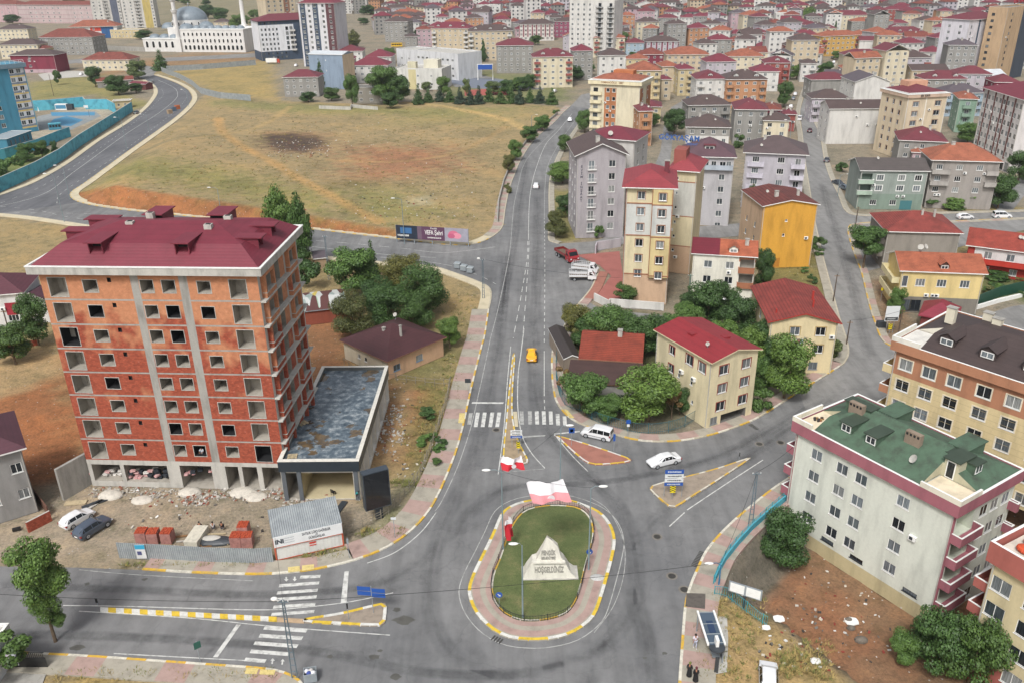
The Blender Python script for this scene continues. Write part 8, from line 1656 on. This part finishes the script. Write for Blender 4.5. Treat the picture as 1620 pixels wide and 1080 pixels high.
flag(top(L4)+Vector((1.1, 0, 1.7)), .3, 2.5, 1.6, 'red and white flag flying from the left lamp above the median tip', .45, True, .4); flag(top(L4)+Vector((.75, -.1, -6.4)), 1.2, 1.4, 2.6, 'red flag hanging low on the left lamp beside the lawn', .12, False)
# monument
g = G(869, 905, .2); dep = (g-CAM).dot(F_); k = dep/FPX; hM = hgt((865, 905), 847)
root = empty('monument', g, 0, 'white stone welcome monument of stacked peaks on the roundabout lawn', 'monument'); MS = surf('white_stone', 'cfccc0', .12, 1.2, .7, True)
prof = [(-42,0),(-38,.15),(-28,.40),(-21,.44),(-10,.78),(-4,1.0),(4,.9),(13,.76),(18,.5),(23,.42),(33,.13),(43,0)]
mb = MB(); F1 = [Vector((x*k, 0, z*hM)) for x, z in prof]
dp = lambda z: .9*(1-z)+.12; Fr = [Vector((x*k, -dp(z), z*hM)) for x, z in prof]; Bk = [Vector((x*k*.96, dp(z), z*hM)) for x, z in prof]
n = len(prof)
for i in range(n-1): j = i+1; mb.face([Fr[i], Bk[i], Bk[j], Fr[j]], MS)
for a, b_ in ((0, 11), (1, 10), (2, 9), (3, 8), (4, 7)):
    mb.face([Fr[a], Fr[b_], Fr[b_-1], Fr[a+1]], MS); mb.face([Bk[b_], Bk[a], Bk[a+1], Bk[b_-1]], MS)
mb.face([Fr[5], Fr[6], Bk[6], Bk[5]], MS); mb.build('stone', root)
mb = MB(); mb.box(-26*k, -.98, hM*.405, 24*k, -.5, hM*.43, MS); mb.box(-44*k, -1.2, -.2, 45*k, 1.1, .05, M_CONCL); mb.build('ledge', root)
sl = math.atan2(.9, hM); ML = surf('letter_grey', '8d8b83', .1, 3); yf = lambda z: -dp(z/hM)-.05
lettering('HOŞGELDİNİZ', .95, ML, root, (-1*k, yf(hM*.22), hM*.22), (PI/2-sl, 0, 0), .03, .02, wide=45*k); lettering('PENDİK', .75, ML, root, (-2*k, yf(hM*.62), hM*.62), (PI/2-sl, 0, 0), .03, .02, wide=22*k); lettering('BELEDİYESİ', .42, ML, root, (-2*k, yf(hM*.5), hM*.5), (PI/2-sl, 0, 0), .03, .01, wide=22*k)
# railings, fences
def railing(name, label, pts, h_, post, gap, mat, cat='railing', world=False, off=0, closed=False, wave=0, z=None, grp=None, infill=True):
    L = smooth([(q.x, q.y) for q in ([GT(*p) for p in pts])] if not world else pts, gap, closed); mb = MB(); root = None
    if z is None: zs_ = hz_np(np.array([q.x for q in L]), np.array([q.y for q in L]))+.12
    else: zs_ = [z]*len(L)
    for i, (p, zz_) in enumerate(zip(L, zs_)):
        big = i % post == 0; r_ = .04 if big else .015; hh_ = h_+(.1 if big else 0)+wave*abs(math.sin(i*gap*.55))
        if infill or big: mb.box(p.x-r_, p.y-r_, zz_-.2, p.x+r_, p.y+r_, zz_+hh_, mat)
    for f_ in (.12, 1.0):
        for i in range(len(L)-1):
            w0_, w1_ = (wave*abs(math.sin(i*gap*.55)), wave*abs(math.sin((i+1)*gap*.55))) if f_ == 1.0 else (0, 0); mb.tube([(L[i].x, L[i].y, zs_[i]+h_*f_+w0_), (L[i+1].x, L[i+1].y, zs_[i+1]+h_*f_+w1_)], .025, mat, 4, cap=False)
    return tag(mb.build(name), label, cat, grp)
M_RAILB = paint('1c1f22', .5, 'rail_black'); M_RAILT = paint('2f8f9a', .5, 'rail_teal'); M_RAILD = paint('24606c', .5, 'rail_dark_teal')
Lg = smooth(gp(GR), .6, True); railing('railing', 'low black iron railing around the roundabout lawn', [(q.x, q.y) for q in Lg[:-1]], .65, 8, .3, M_RAILB, world=True, closed=True, z=.2)
railing('railing', 'curved dark teal railing in front of the garden trees', [(882,548),(880,600),(893,640),(922,652),(943,668),(975,678),(1010,686),(1045,685),(1075,678),(1100,665)], 1.6, 10, .3, M_RAILD); 
railing('railing', 'teal railing along the top of the stone wall beside the right pavement', [(1250,783),(1222,806),(1198,828),(1170,856),(1150,880),(1138,902),(1128,925)], 1.1, 6, .25, M_RAILT, z=.1)
wallrun('parapet_wall', 'solid turquoise parapet running along the right pavement edge', [(1249,787),(1220,811),(1190,838),(1168,862),(1148,887),(1136,908),(1130,922)], .95, .18, surf('turquoise_panel', '4d9fb0', .12, 1))
railing('railing', 'wavy teal garden railing beside the bus shelter', [(1130,940),(1150,945),(1172,962),(1190,975),(1213,990)], 1.0, 8, .25, M_RAILT, wave=.3)
wallrun('site_fence', 'grey corrugated sheet fence in front of the brick stacks', [(189,881),(250,884),(330,889),(405,891),(433,889)], 2.1, .06, M_CORR, cat='fence')
g = GT(226, 884); mb = MB(); mb.box(-.55, -.1, .2, .55, -.04, 2.1, surf('poster_white', 'd2d2d0')); mb.box(-.55, -.11, 1.5, .55, -.1, 2.1, paint('3aa0c4', .5)); mb.box(-.4, -.11, .7, .1, -.1, 1.2, paint('4a4f78', .6)); tag(mb.build('poster', loc=g), 'blue topped white poster on the corrugated fence', 'poster')
M_STICK = surf('weathered_stick', '8f8778', .25, 3)
def stakes(label, pts, h_=1.5, gap=1.6, rails=(.5, 1.15), seed=1):
    r = random.Random(seed); L = smooth(gp(pts), gap); mb = MB()
    for i, p in enumerate(L):
        z0_ = hz(p.x, p.y); mb.tube([(p.x, p.y, z0_-.2), (p.x+r.uniform(-.15, .15), p.y+r.uniform(-.15, .15), z0_+h_*r.uniform(.8, 1.15))], .05, M_STICK, 5)
        if i+1 < len(L):
            q = L[i+1]
            for f_ in rails: mb.tube([(p.x, p.y, z0_+f_+r.uniform(-.1, .1)), (q.x, q.y, z0_+f_+r.uniform(-.15, .15))], .035, M_STICK, 4)
    tag(mb.build('stake_fence'), label, 'fence')
stakes('makeshift stick fence behind the sandy strip at the annex', [(628,602),(668,607),(712,611)], 1.4); stakes('long makeshift stick fence between building site and striped pavement', [(712,606),(706,640),(697,665),(690,690),(680,715),(668,745),(652,772),(632,795),(612,815),(585,829),(548,846)], 1.5, 1.3, (.3, .7, 1.15), 2)
stakes('thin post and rail fence beside the brown hipped house', [(545,575),(580,598),(625,600)], 1.2, 2, (.9,), 3)
wallrun('site_fence', 'long grey sheet fence across the far dry meadow', [(264,113),(320,110),(405,103)], 3.0, .1, M_CORR, cat='fence'); wallrun('site_fence', 'grey sheet fence curving down from the far bend to the field', [(256,114),(285,125),(305,136),(318,148),(350,156),(397,160)], 2.8, .1, M_CORR, cat='fence')
wallrun('garden_wall', 'low broken wall between the field and the main road pavement', [(787,352),(789,322),(797,290),(808,262),(822,240),(838,220),(860,200),(882,182)], 1.1, .3, M_CONC); wallrun('garden_wall', 'white wall in front of the pink forecourt and tower', [(940,475),(963,487),(965,484),(1050,491)], 1.5, .25, WM('white')); wallrun('garden_wall', 'pale wall above the pink forecourt along the side lane', [(942,402),(944,396),(982,390)], 2.0, .25, WM('lav'))
wallrun('garden_wall', 'dark green sheet fence below the low red house', [(1543,485),(1580,470),(1640,456)], 2.2, .1, metalm('1f4a3a'), cat='fence'); wallrun('garden_wall', 'patterned white kerb wall under the dark green fence', [(1540,490),(1580,478),(1640,464)], .7, .4, M_WHITE); wallrun('garden_wall', 'long grey wall behind the nursery school', [(145,78),(230,82)], 3, .3, M_CONC); wallrun('garden_wall', 'low wall in front of the bare grey field house', [(505,172),(555,174),(556,170),(598,174)], 1.3, .3, M_CONCL)
wallrun('garden_wall', 'short grey wall left of the trees by the lilac block', [(893,325),(912,328)], 1.8, .25, M_CONCL)
sheet('forecourt', [(912,404),(980,398),(986,440),(985,472),(966,478),(940,473),(967,437),(948,420)], .05, surf('forecourt_red', '9c6058', .12, .4)); sheet('forecourt', [(985,480),(1047,484),(1047,492),(985,488)], .05, M_CONC)
wallrun('brick_wall', 'low red brick wall piece with pale posts on the dirt lot', [(45,841),(82,822)], 1.4, .25, M_BRICK, M_CONCL); wallrun('garden_wall', 'brown sheet fence dropping beside the grey rendered house', [(42,768),(78,815)], 1.4, .1, surf('rust_sheet', '6a4a3c', .3, 1), cat='fence'); wallrun('garden_wall', 'thin fence under the left edge trees', [(-20,560),(60,545)], 1.0, .15, M_BRICK)
# signs
def sign(bx, by, label, panels, h_=2.4, two=0, rz=0, z=None, r_=.035, cat='sign', name='road_sign'):
    g = GT(bx, by); g.z += .12 if z is None else z; root = empty(name, g, rz, label, cat)
    for x in ((-two, two) if two else (0,)): mb = MB(); mb.tube([(x, 0, -.2), (x, 0, h_)], r_, M_METAL, 7); mb.build('pole', root)
    for (x0, z0, x1, z1, m_, tx, tc) in panels:
        mb = MB(); mb.box(x0, -.07, z0, x1, -.04, z1, m_); p_ = mb.build('panel', root)
        if tx: strokes(p_, (x0+x1)/2, -.072, (z0+z1)/2, (x1-x0)*.7, (z1-z0)*.45, tc)
    return root
SB, SW, SY, SK = paint('1f4f9c', .4, 'sign_blue'), paint('cfd2d2', .4, 'sign_plain'), paint('d8c41c', .4, 'sign_yellow'), paint('1a1a1a', .4, 'sign_black')
sign(591,970,'blue four-panel direction sign on the left median island',[(-1.45,2.9,-.05,3.4,SB,None,None),(.05,2.75,1.45,3.25,SB,None,None),(-1.45,2.3,-.05,2.8,SB,None,None),(.05,2.15,1.45,2.65,SB,None,None)],3.5,rz=-.12)
sign(1064,786,'stack of white and blue direction boards on the triangular island',[(-1.15,3.4,1.15,3.95,SB,1,SW),(-1.15,2.8,1.15,3.3,SW,1,SK),(-1.15,2.2,1.15,2.7,SW,1,SK),(-1.15,1.65,1.15,2.1,SB,1,SW)],3.9,1.1,rz=0)
sign(817,707,'small white and blue direction boards on the main road median',[(-.8,2.3,.8,2.65,SW,1,SK),(-.8,1.85,.8,2.2,SW,1,SK),(-.8,1.4,.8,1.75,SB,1,SW)],2.7,.6)
def chevron(bx, by, label, w=.5):
    r = sign(bx, by, label, [(-w/2, .9, w/2, 1.9, SY, None, None)], 1.0)
    for z in (1.0, 1.3, 1.6):
        mb = MB()
        for s in (-1, 1): q = [(0, -.08, z+.2), (s*w/2, -.08, z+.02), (s*w/2, -.08, z+.14), (0, -.08, z+.32)]; mb.face(q if s > 0 else q[::-1], SK)
        mb.build('arrow_mark', r)
chevron(1063,789,'yellow and black chevron marker at the near corner of the island',.7); chevron(820,718,'small yellow and black chevron marker on the main road median'); chevron(1406,529,'yellow chevron marker under the white board at the long street',.7)
sign(904,706,'blue zebra crossing sign on the red paved triangle',[(-.4,2.1,.4,2.9,SB,None,None),(-.22,2.25,.22,2.7,SW,None,None)],2.9); sign(971,713,'narrow blue post sign behind the white people carrier',[(-.15,1.5,.15,2.6,SB,None,None)],2.6); sign(993,690,'blue and red parking sign in front of the curved railing',[(-.3,2,.3,2.6,SB,None,None),(-.2,1.5,.2,1.9,SW,None,None)],2.7)
sign(741,624,'grey square sign seen from behind on the left pavement',[(-.45,2,.45,2.7,M_DKMETAL,None,None)],2.7); sign(553,883,'thin post with narrow sign beside the site office',[(-.12,2,.12,2.7,M_METAL,None,None)],2.8); sign(625,851,'thin post on the pavement left of the roundabout',[(-.3,2.6,.3,2.9,SW,None,None)],3)
sign(317,1046,'dark green sign seen edge on at the bottom left kerb',[(-.3,1.6,.35,2.4,paint('1f5a50',.5),None,None)],2.5,rz=.7); sign(881,560,'small red and white sign beside the upper right kerb',[(-.3,2.1,.3,2.7,paint('c22c2c',.4),None,None),(-.18,2.2,.18,2.5,SW,None,None)],2.7)
sign(552,980,'dark slim marker post on the left median island',[(-.08,1.4,.08,2.1,SK,None,None)],2.2); sign(155,957,'black marker post at the tip of the striped median',[(-.12,.3,.12,.9,SK,None,None)],.9); sign(1169,727,'slim marker post at the far tip of the right triangle',[(-.06,.5,.06,1.1,SK,None,None)],1.2)
for bx, by, lb, a in ((932,893,'round blue keep right sign on the right side of the lawn','↘'),(790,962,'round blue arrow sign at the lower left of the lawn','↘')):
    r = sign(bx, by, lb, [], 1.7); mb = MB(); mb.tube([(0, -.04, 1.75), (0, -.08, 1.75)], .36, SB, 18); p_ = mb.build('panel', r); mb = MB(); M = Matrix.Translation((0, -.09, 1.75)) @ Matrix.Rotation(PI/4, 4, 'Y'); mb.box(-.2, -.01, -.04, .08, .0, .04, SW, M); mb.face([M @ Vector(q) for q in ((.06,-.01,-.14),(.24,-.01,0),(.06,-.01,.14))], SW); mb.build('arrow_mark', p_)
sign(1406,527,'white board with three lines above a blue strip beside the long street',[(-1.2,2.2,1.2,5.0,SW,None,None),(-1.1,2.3,1.1,2.9,SB,1,SW)],2.4,.6); sign(1393,476,'yellow diamond priority sign on the long street pavement',[(-.3,2,.3,2.6,SY,None,None)],2.6)
g = GT(1176,960); r = empty('notice_board', g, -.5, 'framed blank white notice board on a post behind the teal railing', 'notice board'); mb = MB(); mb.box(-.12, -.1, -.3, .12, .1, 2.2, M_DKMETAL); mb.build('post', r); mb = MB(); mb.box(-1.7, -.12, 1.6, 1.7, -.02, 2.9, M_METAL); mb.build('frame', r); mb = MB(); mb.box(-1.55, -.15, 1.72, -.1, -.12, 2.78, M_WHITE); mb.box(.1, -.15, 1.72, 1.55, -.12, 2.78, M_WHITE); mb.build('panel', r)
# grey advertising box by the site
g = GT(600, 817); zt_ = hgt((600, 817), 742); zb_ = hgt((600, 817), 799); r = empty('advertising_pylon', g, .45, 'blank dark grey advertising box on a thick post beside the building site', 'advertising sign'); mb = MB(); mb.box(-.45, -.3, -.2, .45, .3, zb_+.2, M_FAS); mb.build('post', r); mb = MB(); mb.box(-1.7, -.55, zb_, 1.5, .45, zt_, metalm('3b434b', .4)); mb.build('box', r); mb = MB(); mb.box(-1.6, -.58, zb_+.12, 1.4, -.55, zt_-.12, paint('15181c', .2, 'dark_panel')); mb.build('screen', r)
# long billboard
g0, g1 = GT(628, 384), GT(741, 391); a = math.atan2((g1-g0).y, (g1-g0).x); w = (g1-g0).to_2d().length; r = empty('billboard', g0, a, 'long low billboard with purple middle and pink tulip on the field edge', 'billboard'); hb = 4.3
for i in range(5): mb = MB(); mb.box(i*w/4-.1, .05, -.3, i*w/4+.1, .2, hb, M_METAL); mb.build('post', r)
mb = MB(); 
for u0, u1, c_ in ((0, .3, '232c3c'), (.3, .36, '6c5868'), (.36, .68, '5c3c54'), (.68, 1, '9c9aa6')): mb.box(u0*w, -.05, 1.1, u1*w, .05, hb, surf('poster_'+c_, c_, .12, .6, .6))
p_ = mb.build('panel', r); lettering('VEFA Şehri', 1.5, M_WHITE, p_, (w*.53, -.06, 2.9), (PI/2, 0, 0), .01, .02, wide=w*.25); lettering('Pendik', .6, M_WHITE, p_, (w*.53, -.06, 3.95), (PI/2, 0, 0), .01); strokes(p_, w*.53, -.055, 1.7, w*.18, .35, M_WHITE); strokes(p_, w*.1, -.055, 1.9, w*.16, .5, M_WHITE, 14)
mb = MB(); 
for i, (x, z, rx, rz_) in enumerate(((.8, 2.8, .07, .9), (.85, 2.5, .06, .7), (.77, 2.4, .05, .6))): mb.face([(w*x+w*rx*math.cos(t_*PI/8), -.056-i*.003, z+rz_*math.sin(t_*PI/8)) for t_ in range(16)], paint(('c86a84', 'd88a9c', 'b85a78')[i], .6))
mb.box(w*.06, -.06, 2.4, w*.22, -.051, 3.8, paint('3c6a98', .5)); mb.build('picture', p_)
for x, y in ((724, 425), (734, 429), (744, 432)):
    g = G(x, y, 0); mb = MB(); mb.box(-.65, -.5, .2, .65, .5, 1.15, M_METAL); mb.box(-.7, -.55, 1.15, .7, .1, 1.28, metalm('a4abad')); mb.box(-.7, .1, 1.15, .7, .55, 1.4, M_METAL); o = mb.build('waste_container', loc=g); o.rotation_euler = (0, 0, -.35)
    tag(o, 'grey metal waste container in the row of three on the side road', 'waste container', 'three waste containers in a row')
g = G(492, 1074, 0); mb = MB()
for q in ((-.6,-.5,.1,.6,-.44,1.1),(-.6,.44,.1,.6,.5,1.1),(-.6,-.44,.1,-.54,.44,1.1),(.54,-.44,.1,.6,.44,1.1),(-.54,-.44,.1,.54,.44,.2)): mb.box(*q, M_METAL)
r = empty('waste_container', g, .2, 'open metal waste bin full of rubbish bags at the bottom edge', 'waste container'); mb.build('bin', r); mb = MB()
for i, c_ in enumerate(('d0d0d4', '3a4a8a', 'b8b4b0', 'd8d8d8')): mb.sphere((-.3+.2*i, .15*(-1)**i, .95), (.25, .25, .2), surf('bag_'+c_, c_, .1, 4), 8, 5)
mb.build('rubbish_bags', r)
# bus shelter
g = G(1133, 1024, .05); r = empty('bus_shelter', g, .02, 'glass and metal bus shelter with solar panel roof beside the right pavement', 'bus shelter'); Y0, Y1 = G(1118,1020,2.5), G(1122,968,2.5); Lb = (Y1-Y0).length; Wb = (G(1148,1020,2.5)-Y0).length
ox, oy = Y0.x-g.x, Y0.y-g.y; sheet('pavement', [(1107,1070),(1150,1063),(1152,1010),(1150,975),(1112,975)], .06, M_CONCL)
for s in (0, Wb-.18): mb = MB(); mb.box(ox+s, oy, 2.45, ox+s+.18, oy+Lb, 2.62, M_WHITE); mb.build('roof_beam', r)
mb = MB(); mb.box(ox+.18, oy+.1, 2.42, ox+Wb-.18, oy+Lb-.1, 2.48, paint('4a5866', .15, 'shelter_glass')); mb.build('roof_panel', r); mb = MB(); mb.box(ox+.6, oy+Lb*.35, 2.5, ox+Wb-.55, oy+Lb*.7, 2.54, paint('2a3c58', .2, 'solar_blue')); mb.build('solar_panel', r); mb = MB()
for f_ in (.05, .3, .6, .95): mb.box(ox+.18, oy+Lb*f_, 2.49, ox+Wb-.18, oy+Lb*f_+.08, 2.56, M_METAL)
mb.build('crossbar', r)
for x, y in ((Wb-.15, .2), (Wb-.15, Lb*.5), (Wb-.15, Lb-.2), (.1, Lb-.2)): mb = MB(); mb.box(ox+x, oy+y, 0, ox+x+.1, oy+y+.1, 2.45, M_METAL); mb.build('post', r)
mb = MB(); mb.box(ox+Wb-.12, oy+.3, .2, ox+Wb-.08, oy+Lb-.2, 2.3, MATS['shelter_glass']); mb.build('side_panel', r); mb = MB(); mb.box(ox+Wb*.45, oy+.5, .42, ox+Wb-.25, oy+Lb-.6, .48, M_METAL); mb.build('seat', r)
mb = MB(); mb.box(ox+Wb*.35, oy-1.0, 0, ox+Wb*.55, oy-.9, 1.9, M_DKMETAL); mb.tube([(ox+Wb*.5, oy-.2, 2.3), (ox+Wb*.5, oy-.2, 2.45)], .75, M_DKMETAL, 18); mb.box(ox+Wb*.42, oy-.3, 2.5, ox+Wb*.58, oy+.4, 3.3, M_WHITE); mb.build('totem', r)
mb = MB(); Q = gp([(1086,939),(1116,940),(1115,964),(1084,960)]); mb.prism([tuple(q) for q in Q], .13, .16, surf('steel_plate', '5c5650', .2, 2, .6)); tag(mb.build('steel_plate'), 'brown steel plate lying across the right pavement', 'plate')
for x, y, s, lb in ((1176,937,.7,'white board scrap on the wall top beside the notice board'),(1290,1046,.6,'white round dish lying on the grass at the bottom right'),(1232,979,.7,'white crumpled sheet below the orange slope'),(1347,983,.9,'pale board scrap lying in the middle of the orange slope'),(1212,993,.5,'white paper box at the end of the wavy railing')):
    g = GT(x, y); mb = MB(); mb.prism([(g.x+s*math.cos(q*PI/4)*(1 if q % 2 else .8), g.y+s*.7*math.sin(q*PI/4)) for q in range(8)], g.z+.05, g.z+.15, M_WHITE); tag(mb.build('white_scrap'), lb, 'scrap')
for x, y, s, lb in ((1362,1013,.75,'largest grey boulder on the orange slope'),(1346,994,.5,'small grey boulder above the largest one'),(1342,980,.4,'brown stone beside the pale board scrap')):
    g = GT(x, y); mb = MB(); mb.sphere((0, 0, .1), (s, s*.7, s*.6), surf('boulder', '6e665c', .3, 2, bmp=.5), 9, 6); o = mb.build('boulder', loc=g); tag(o, lb, 'stone')
# building materials
M_BRK = surf('brick_orange', 'a8482c', .2, 3); M_BRW = surf('wrapped_brick', 'a87870', .25, 2)
def bstack(x, y, rz, lb, h_=1.5):
    g = GT(x, y); r = empty('brick_stack', g, rz, lb, 'brick stack'); mb = MB(); mb.box(-.62, -.62, .1, .62, .62, h_, M_BRW)
    for i in range(5):
        for j in range(3): mb.box(-.6+i*.245, -.6+j*.41, h_, -.6+i*.245+.21, -.6+j*.41+.38, h_+.1+.04*((i+j) % 2), M_BRK)
    mb.build('bricks', r); mb = MB(); mb.box(-.6, -.6, 0, .6, .6, .1, M_WOODL); mb.build('pallet', r)
for a in ((227,855,.0,'left brick stack of the three at the corrugated fence'),(245,856,.05,'middle brick stack of the three at the corrugated fence'),(267,856,-.05,'right brick stack of the three at the corrugated fence'),(376,862,.0,'brick stack at the left of the second group'),(393,862,.1,'brick stack at the right of the second group'),(388,850,.0,'tallest brick stack at the back of the second group',1.9)): bstack(*a)
rr = random.Random(9)
for x, y, rz, w, l, lb in ((288,848,.2,.25,3.2,'grey plank lying left of the white boards'),(300,855,.1,.2,3,'pale plank under the white boards'),(322,861,.6,.15,2.6,'leaning pale plank near the corrugated fence'),(340,862,.3,.15,3.5,'long thin plank in front of the tarpaulin'),(346,858,-.3,.15,2.6,'thin plank crossing the tarpaulin edge'),(330,845,.05,.2,4,'brown plank behind the tarpaulin'),(165,789,1.1,.35,4.5,'long white panel leaning at the corner of the brick block'),(150,796,.7,.7,3,'grey blue board lying in front of the brick block'),(120,795,.1,.9,2.6,'brown board pile beside the retaining wall'),(538,803,1.3,.8,2.8,'dark metal ladder frame lying in front of the annex')):
    thing_box('plank' if w < .4 else 'board', lb, 'plank' if w < .4 else 'board', (x, y), (l, w, .12), rz, rr.choice((M_WOODL, M_WOOD, M_CONCL)) if 'blue' not in lb and 'dark' not in lb else M_DKMETAL)
thing_box('board_stack', 'white boards stacked between brick stacks and tarpaulin', 'board stack', (312, 853), (1.6, 3.2, .9), -.1, surf('white_board', 'c8c4b4', .15, 2)); g = GT(341, 856); mb = MB(); mb.sphere((0, 0, 0), (2.6, .9, .55), M_DKMETAL, 12, 5, 0); tag(mb.build('tarpaulin', loc=g), 'black tarpaulin heap with grey cover behind the corrugated fence', 'tarpaulin'); mb = MB(); mb.sphere((0, 0, .3), (1.3, .6, .4), M_CONCL, 10, 5, 0); tag(mb.build('tarpaulin', loc=g+Vector((-.4, .1, 0))), 'grey sheet lying on top of the black tarpaulin', 'tarpaulin')
thing_box('tyre_heap', 'small black object lying on the dirt lot left of the brick wall piece', 'rubble', (27, 838), (.9, .4, .35), .4, M_BLK)
# gate and carport at the bottom left
g0, g1 = G(22, 1056), G(76, 1056); mb = MB(); r = empty('gate', g0, math.atan2((g1-g0).y, (g1-g0).x), 'black sheet gate with barred top at the bottom left house', 'gate'); w = (g1-g0).length; mb.box(0, 0, 0, w, .06, 1.3, M_BLK); mb.build('panel', r); mb = MB()
for i in range(18): mb.box(i*w/18, 0, 1.3, i*w/18+.04, .05, 1.9, M_BLK)
mb.box(0, 0, 1.9, w, .06, 1.96, M_BLK); mb.build('bars', r); tree('shrub', 20, 1050, 1002, 66, 'dark', 'vine arching over the gate at the bottom left corner', z=1.5)
mb = MB()
for i, c_ in enumerate(('c9b8cc', 'd4d4dc')): mb.box(i*.5, 0, 0, i*.5+.45, .06, 1.3, surf('cloth_'+c_, c_, .15, 3))
tag(mb.build('laundry', loc=G(14, 1052, 1.6)), 'pale patterned laundry hanging beside the black gate', 'laundry')
sheet('yard', [(-40,1058),(76,1058),(60,1100),(-40,1120)], .03, M_CONC); sheet('parking_lot', [(60,118),(95,112),(140,113),(145,121),(100,124),(70,128)], .02, M_CONCL)
mb = MB(); mb.box(-.7, -.5, .1, .7, .5, 1.2, M_DKMETAL); tag(mb.build('waste_container', loc=G(1393, 518)), 'dark waste container at the kerb beside the white direction board', 'waste container')
for x, y, c_, lb in ((269,180,'a08a70','brown loaded handcart on the kerb of the school road'),(275,176,'5a6a7a','blue grey handcart beside the brown one'),(281,173,'b0623a','orange sack on the kerb beyond the handcarts')): thing_box('handcart', lb, 'handcart', (x, y), (2, 1.4, 1.7), .9, surf('cart_'+c_, c_, .2, 2))
mb1 = MB(); mb1.tube([(-4,0,0),(-4,0,8),(4,0,8),(4,0,0)], .25, M_WHITE, 6); mb2 = MB(); mb2.box(-3.8,-.2,5.4,3.8,0,7.8,SB); stand('sports_gate', 'white framed blue banner arch behind the works yard', 'banner arch', (768,127), [('frame', mb1), ('banner', mb2)])
LMK = [((60,60),'pink school'),((160,40),'orange roofed nursery'),((310,60),'mosque'),((455,60),'navy and white block'),((570,40),'tallest white tower'),((505,110),'blank blue block'),((588,150),'bare field house'),((670,110),'white works building'),((790,135),'sports court'),((938,30),'white block with dark balconies'),((970,160),'orange striped tower'),((950,270),'lilac gabled block'),((1030,370),'banded tower'),((1120,290),'brown attic block'),((1245,360),'mustard house'),((1227,265),'lilac block by the long street'),((1415,300),'sage green house'),((1460,190),'beige lettered block'),((1560,70),'ochre high-rise'),((1530,60),'white striped high-rise'),((1585,170),'long brown striped block'),((1480,440),'pale yellow house'),((1300,90),'long street'),((1120,590),'cream house with bright red roof'),((1265,500),'laundry house'),((700,730),'roundabout approach'),((200,130),'school road bend'),((20,150),'blue school'),((1200,20),'skyline trees'),((1080,200),'narrow lane'),((1350,30),'far skyline')]
def whereis(x, y):
    (lx, ly), nm = min(LMK, key=lambda q: (q[0][0]-x)**2+(1.6*(q[0][1]-y))**2); dx, dy = x-lx, y-ly
    rel = ('far ' if abs(dx) > 120 else '')+('right of' if dx > 0 else 'left of') if abs(dx) > 1.3*abs(dy) else ('behind' if dy < 0 else 'in front of'); return rel+' the '+nm
auto = []
for b in HL:
    if getattr(b, 'auto', False):
        wl, rc, n, kd, _, ex = b.meta; s = ['', 'single', 'two', 'three', 'four', 'five', 'six', 'seven', 'eight', 'nine', 'ten'][min(n, 10)]+' storey'
        lb = f"{WNAME.get(wl, wl)} {s} block with {'flat' if kd == 'flat' else RNAME.get(rc, rc)} roof" + (' and balconies' if 'b' in ex.lower() else '')
        auto.append((b.root, lb, b.xy))
for root, kd, lf, xy, lb in TREES:
    if not lb: auto.append((root, {'dark': 'dark green', 'mid': 'mid green', 'olive': 'olive', 'blue': 'bluish', 'light': 'bright green'}[lf]+' '+{'conifer': 'small conifer', 'round': 'leafy tree', 'shrub': 'low shrub'}[kd], xy))
grp = {}
for root, lb, xy in auto: grp.setdefault(lb+' '+whereis(*xy), []).append((xy[0], root))
ORD = ['leftmost', 'second from left', 'third from left', 'fourth from left', 'fifth from left', 'sixth from left', 'seventh from left', 'eighth from left', 'ninth from left', 'tenth from left']
for lb, L in grp.items():
    L.sort(key=lambda q: q[0])
    for i, (_, root) in enumerate(L): root['label'] = ' '.join((lb if len(L) == 1 else (('rightmost ' if i == len(L)-1 else ORD[min(i, 9)]+' ')+lb)).split()[:16])
for q in list(C.objects):
    for k_ in ('px_', 'h_'):
        if k_ in q: del q[k_]
mb = MB(); mb.box(-1800, -330, -5.6, 1900, 2700, 80, M_WHITE); hz_o = mb.build('haze'); hz_o.data.materials.clear()
m, t, p = newmat('haze_air'); t.nodes.remove(p); v = t.nodes.new('ShaderNodeVolumePrincipled'); v.inputs['Color'].default_value = (.86, .9, .95, 1); v.inputs['Density'].default_value = .0001; v.inputs['Anisotropy'].default_value = .2
t.links.new(v.outputs[0], [n_ for n_ in t.nodes if n_.type == 'OUTPUT_MATERIAL'][0].inputs['Volume']); hz_o.data.materials.append(m); tag(hz_o, kind='stuff')
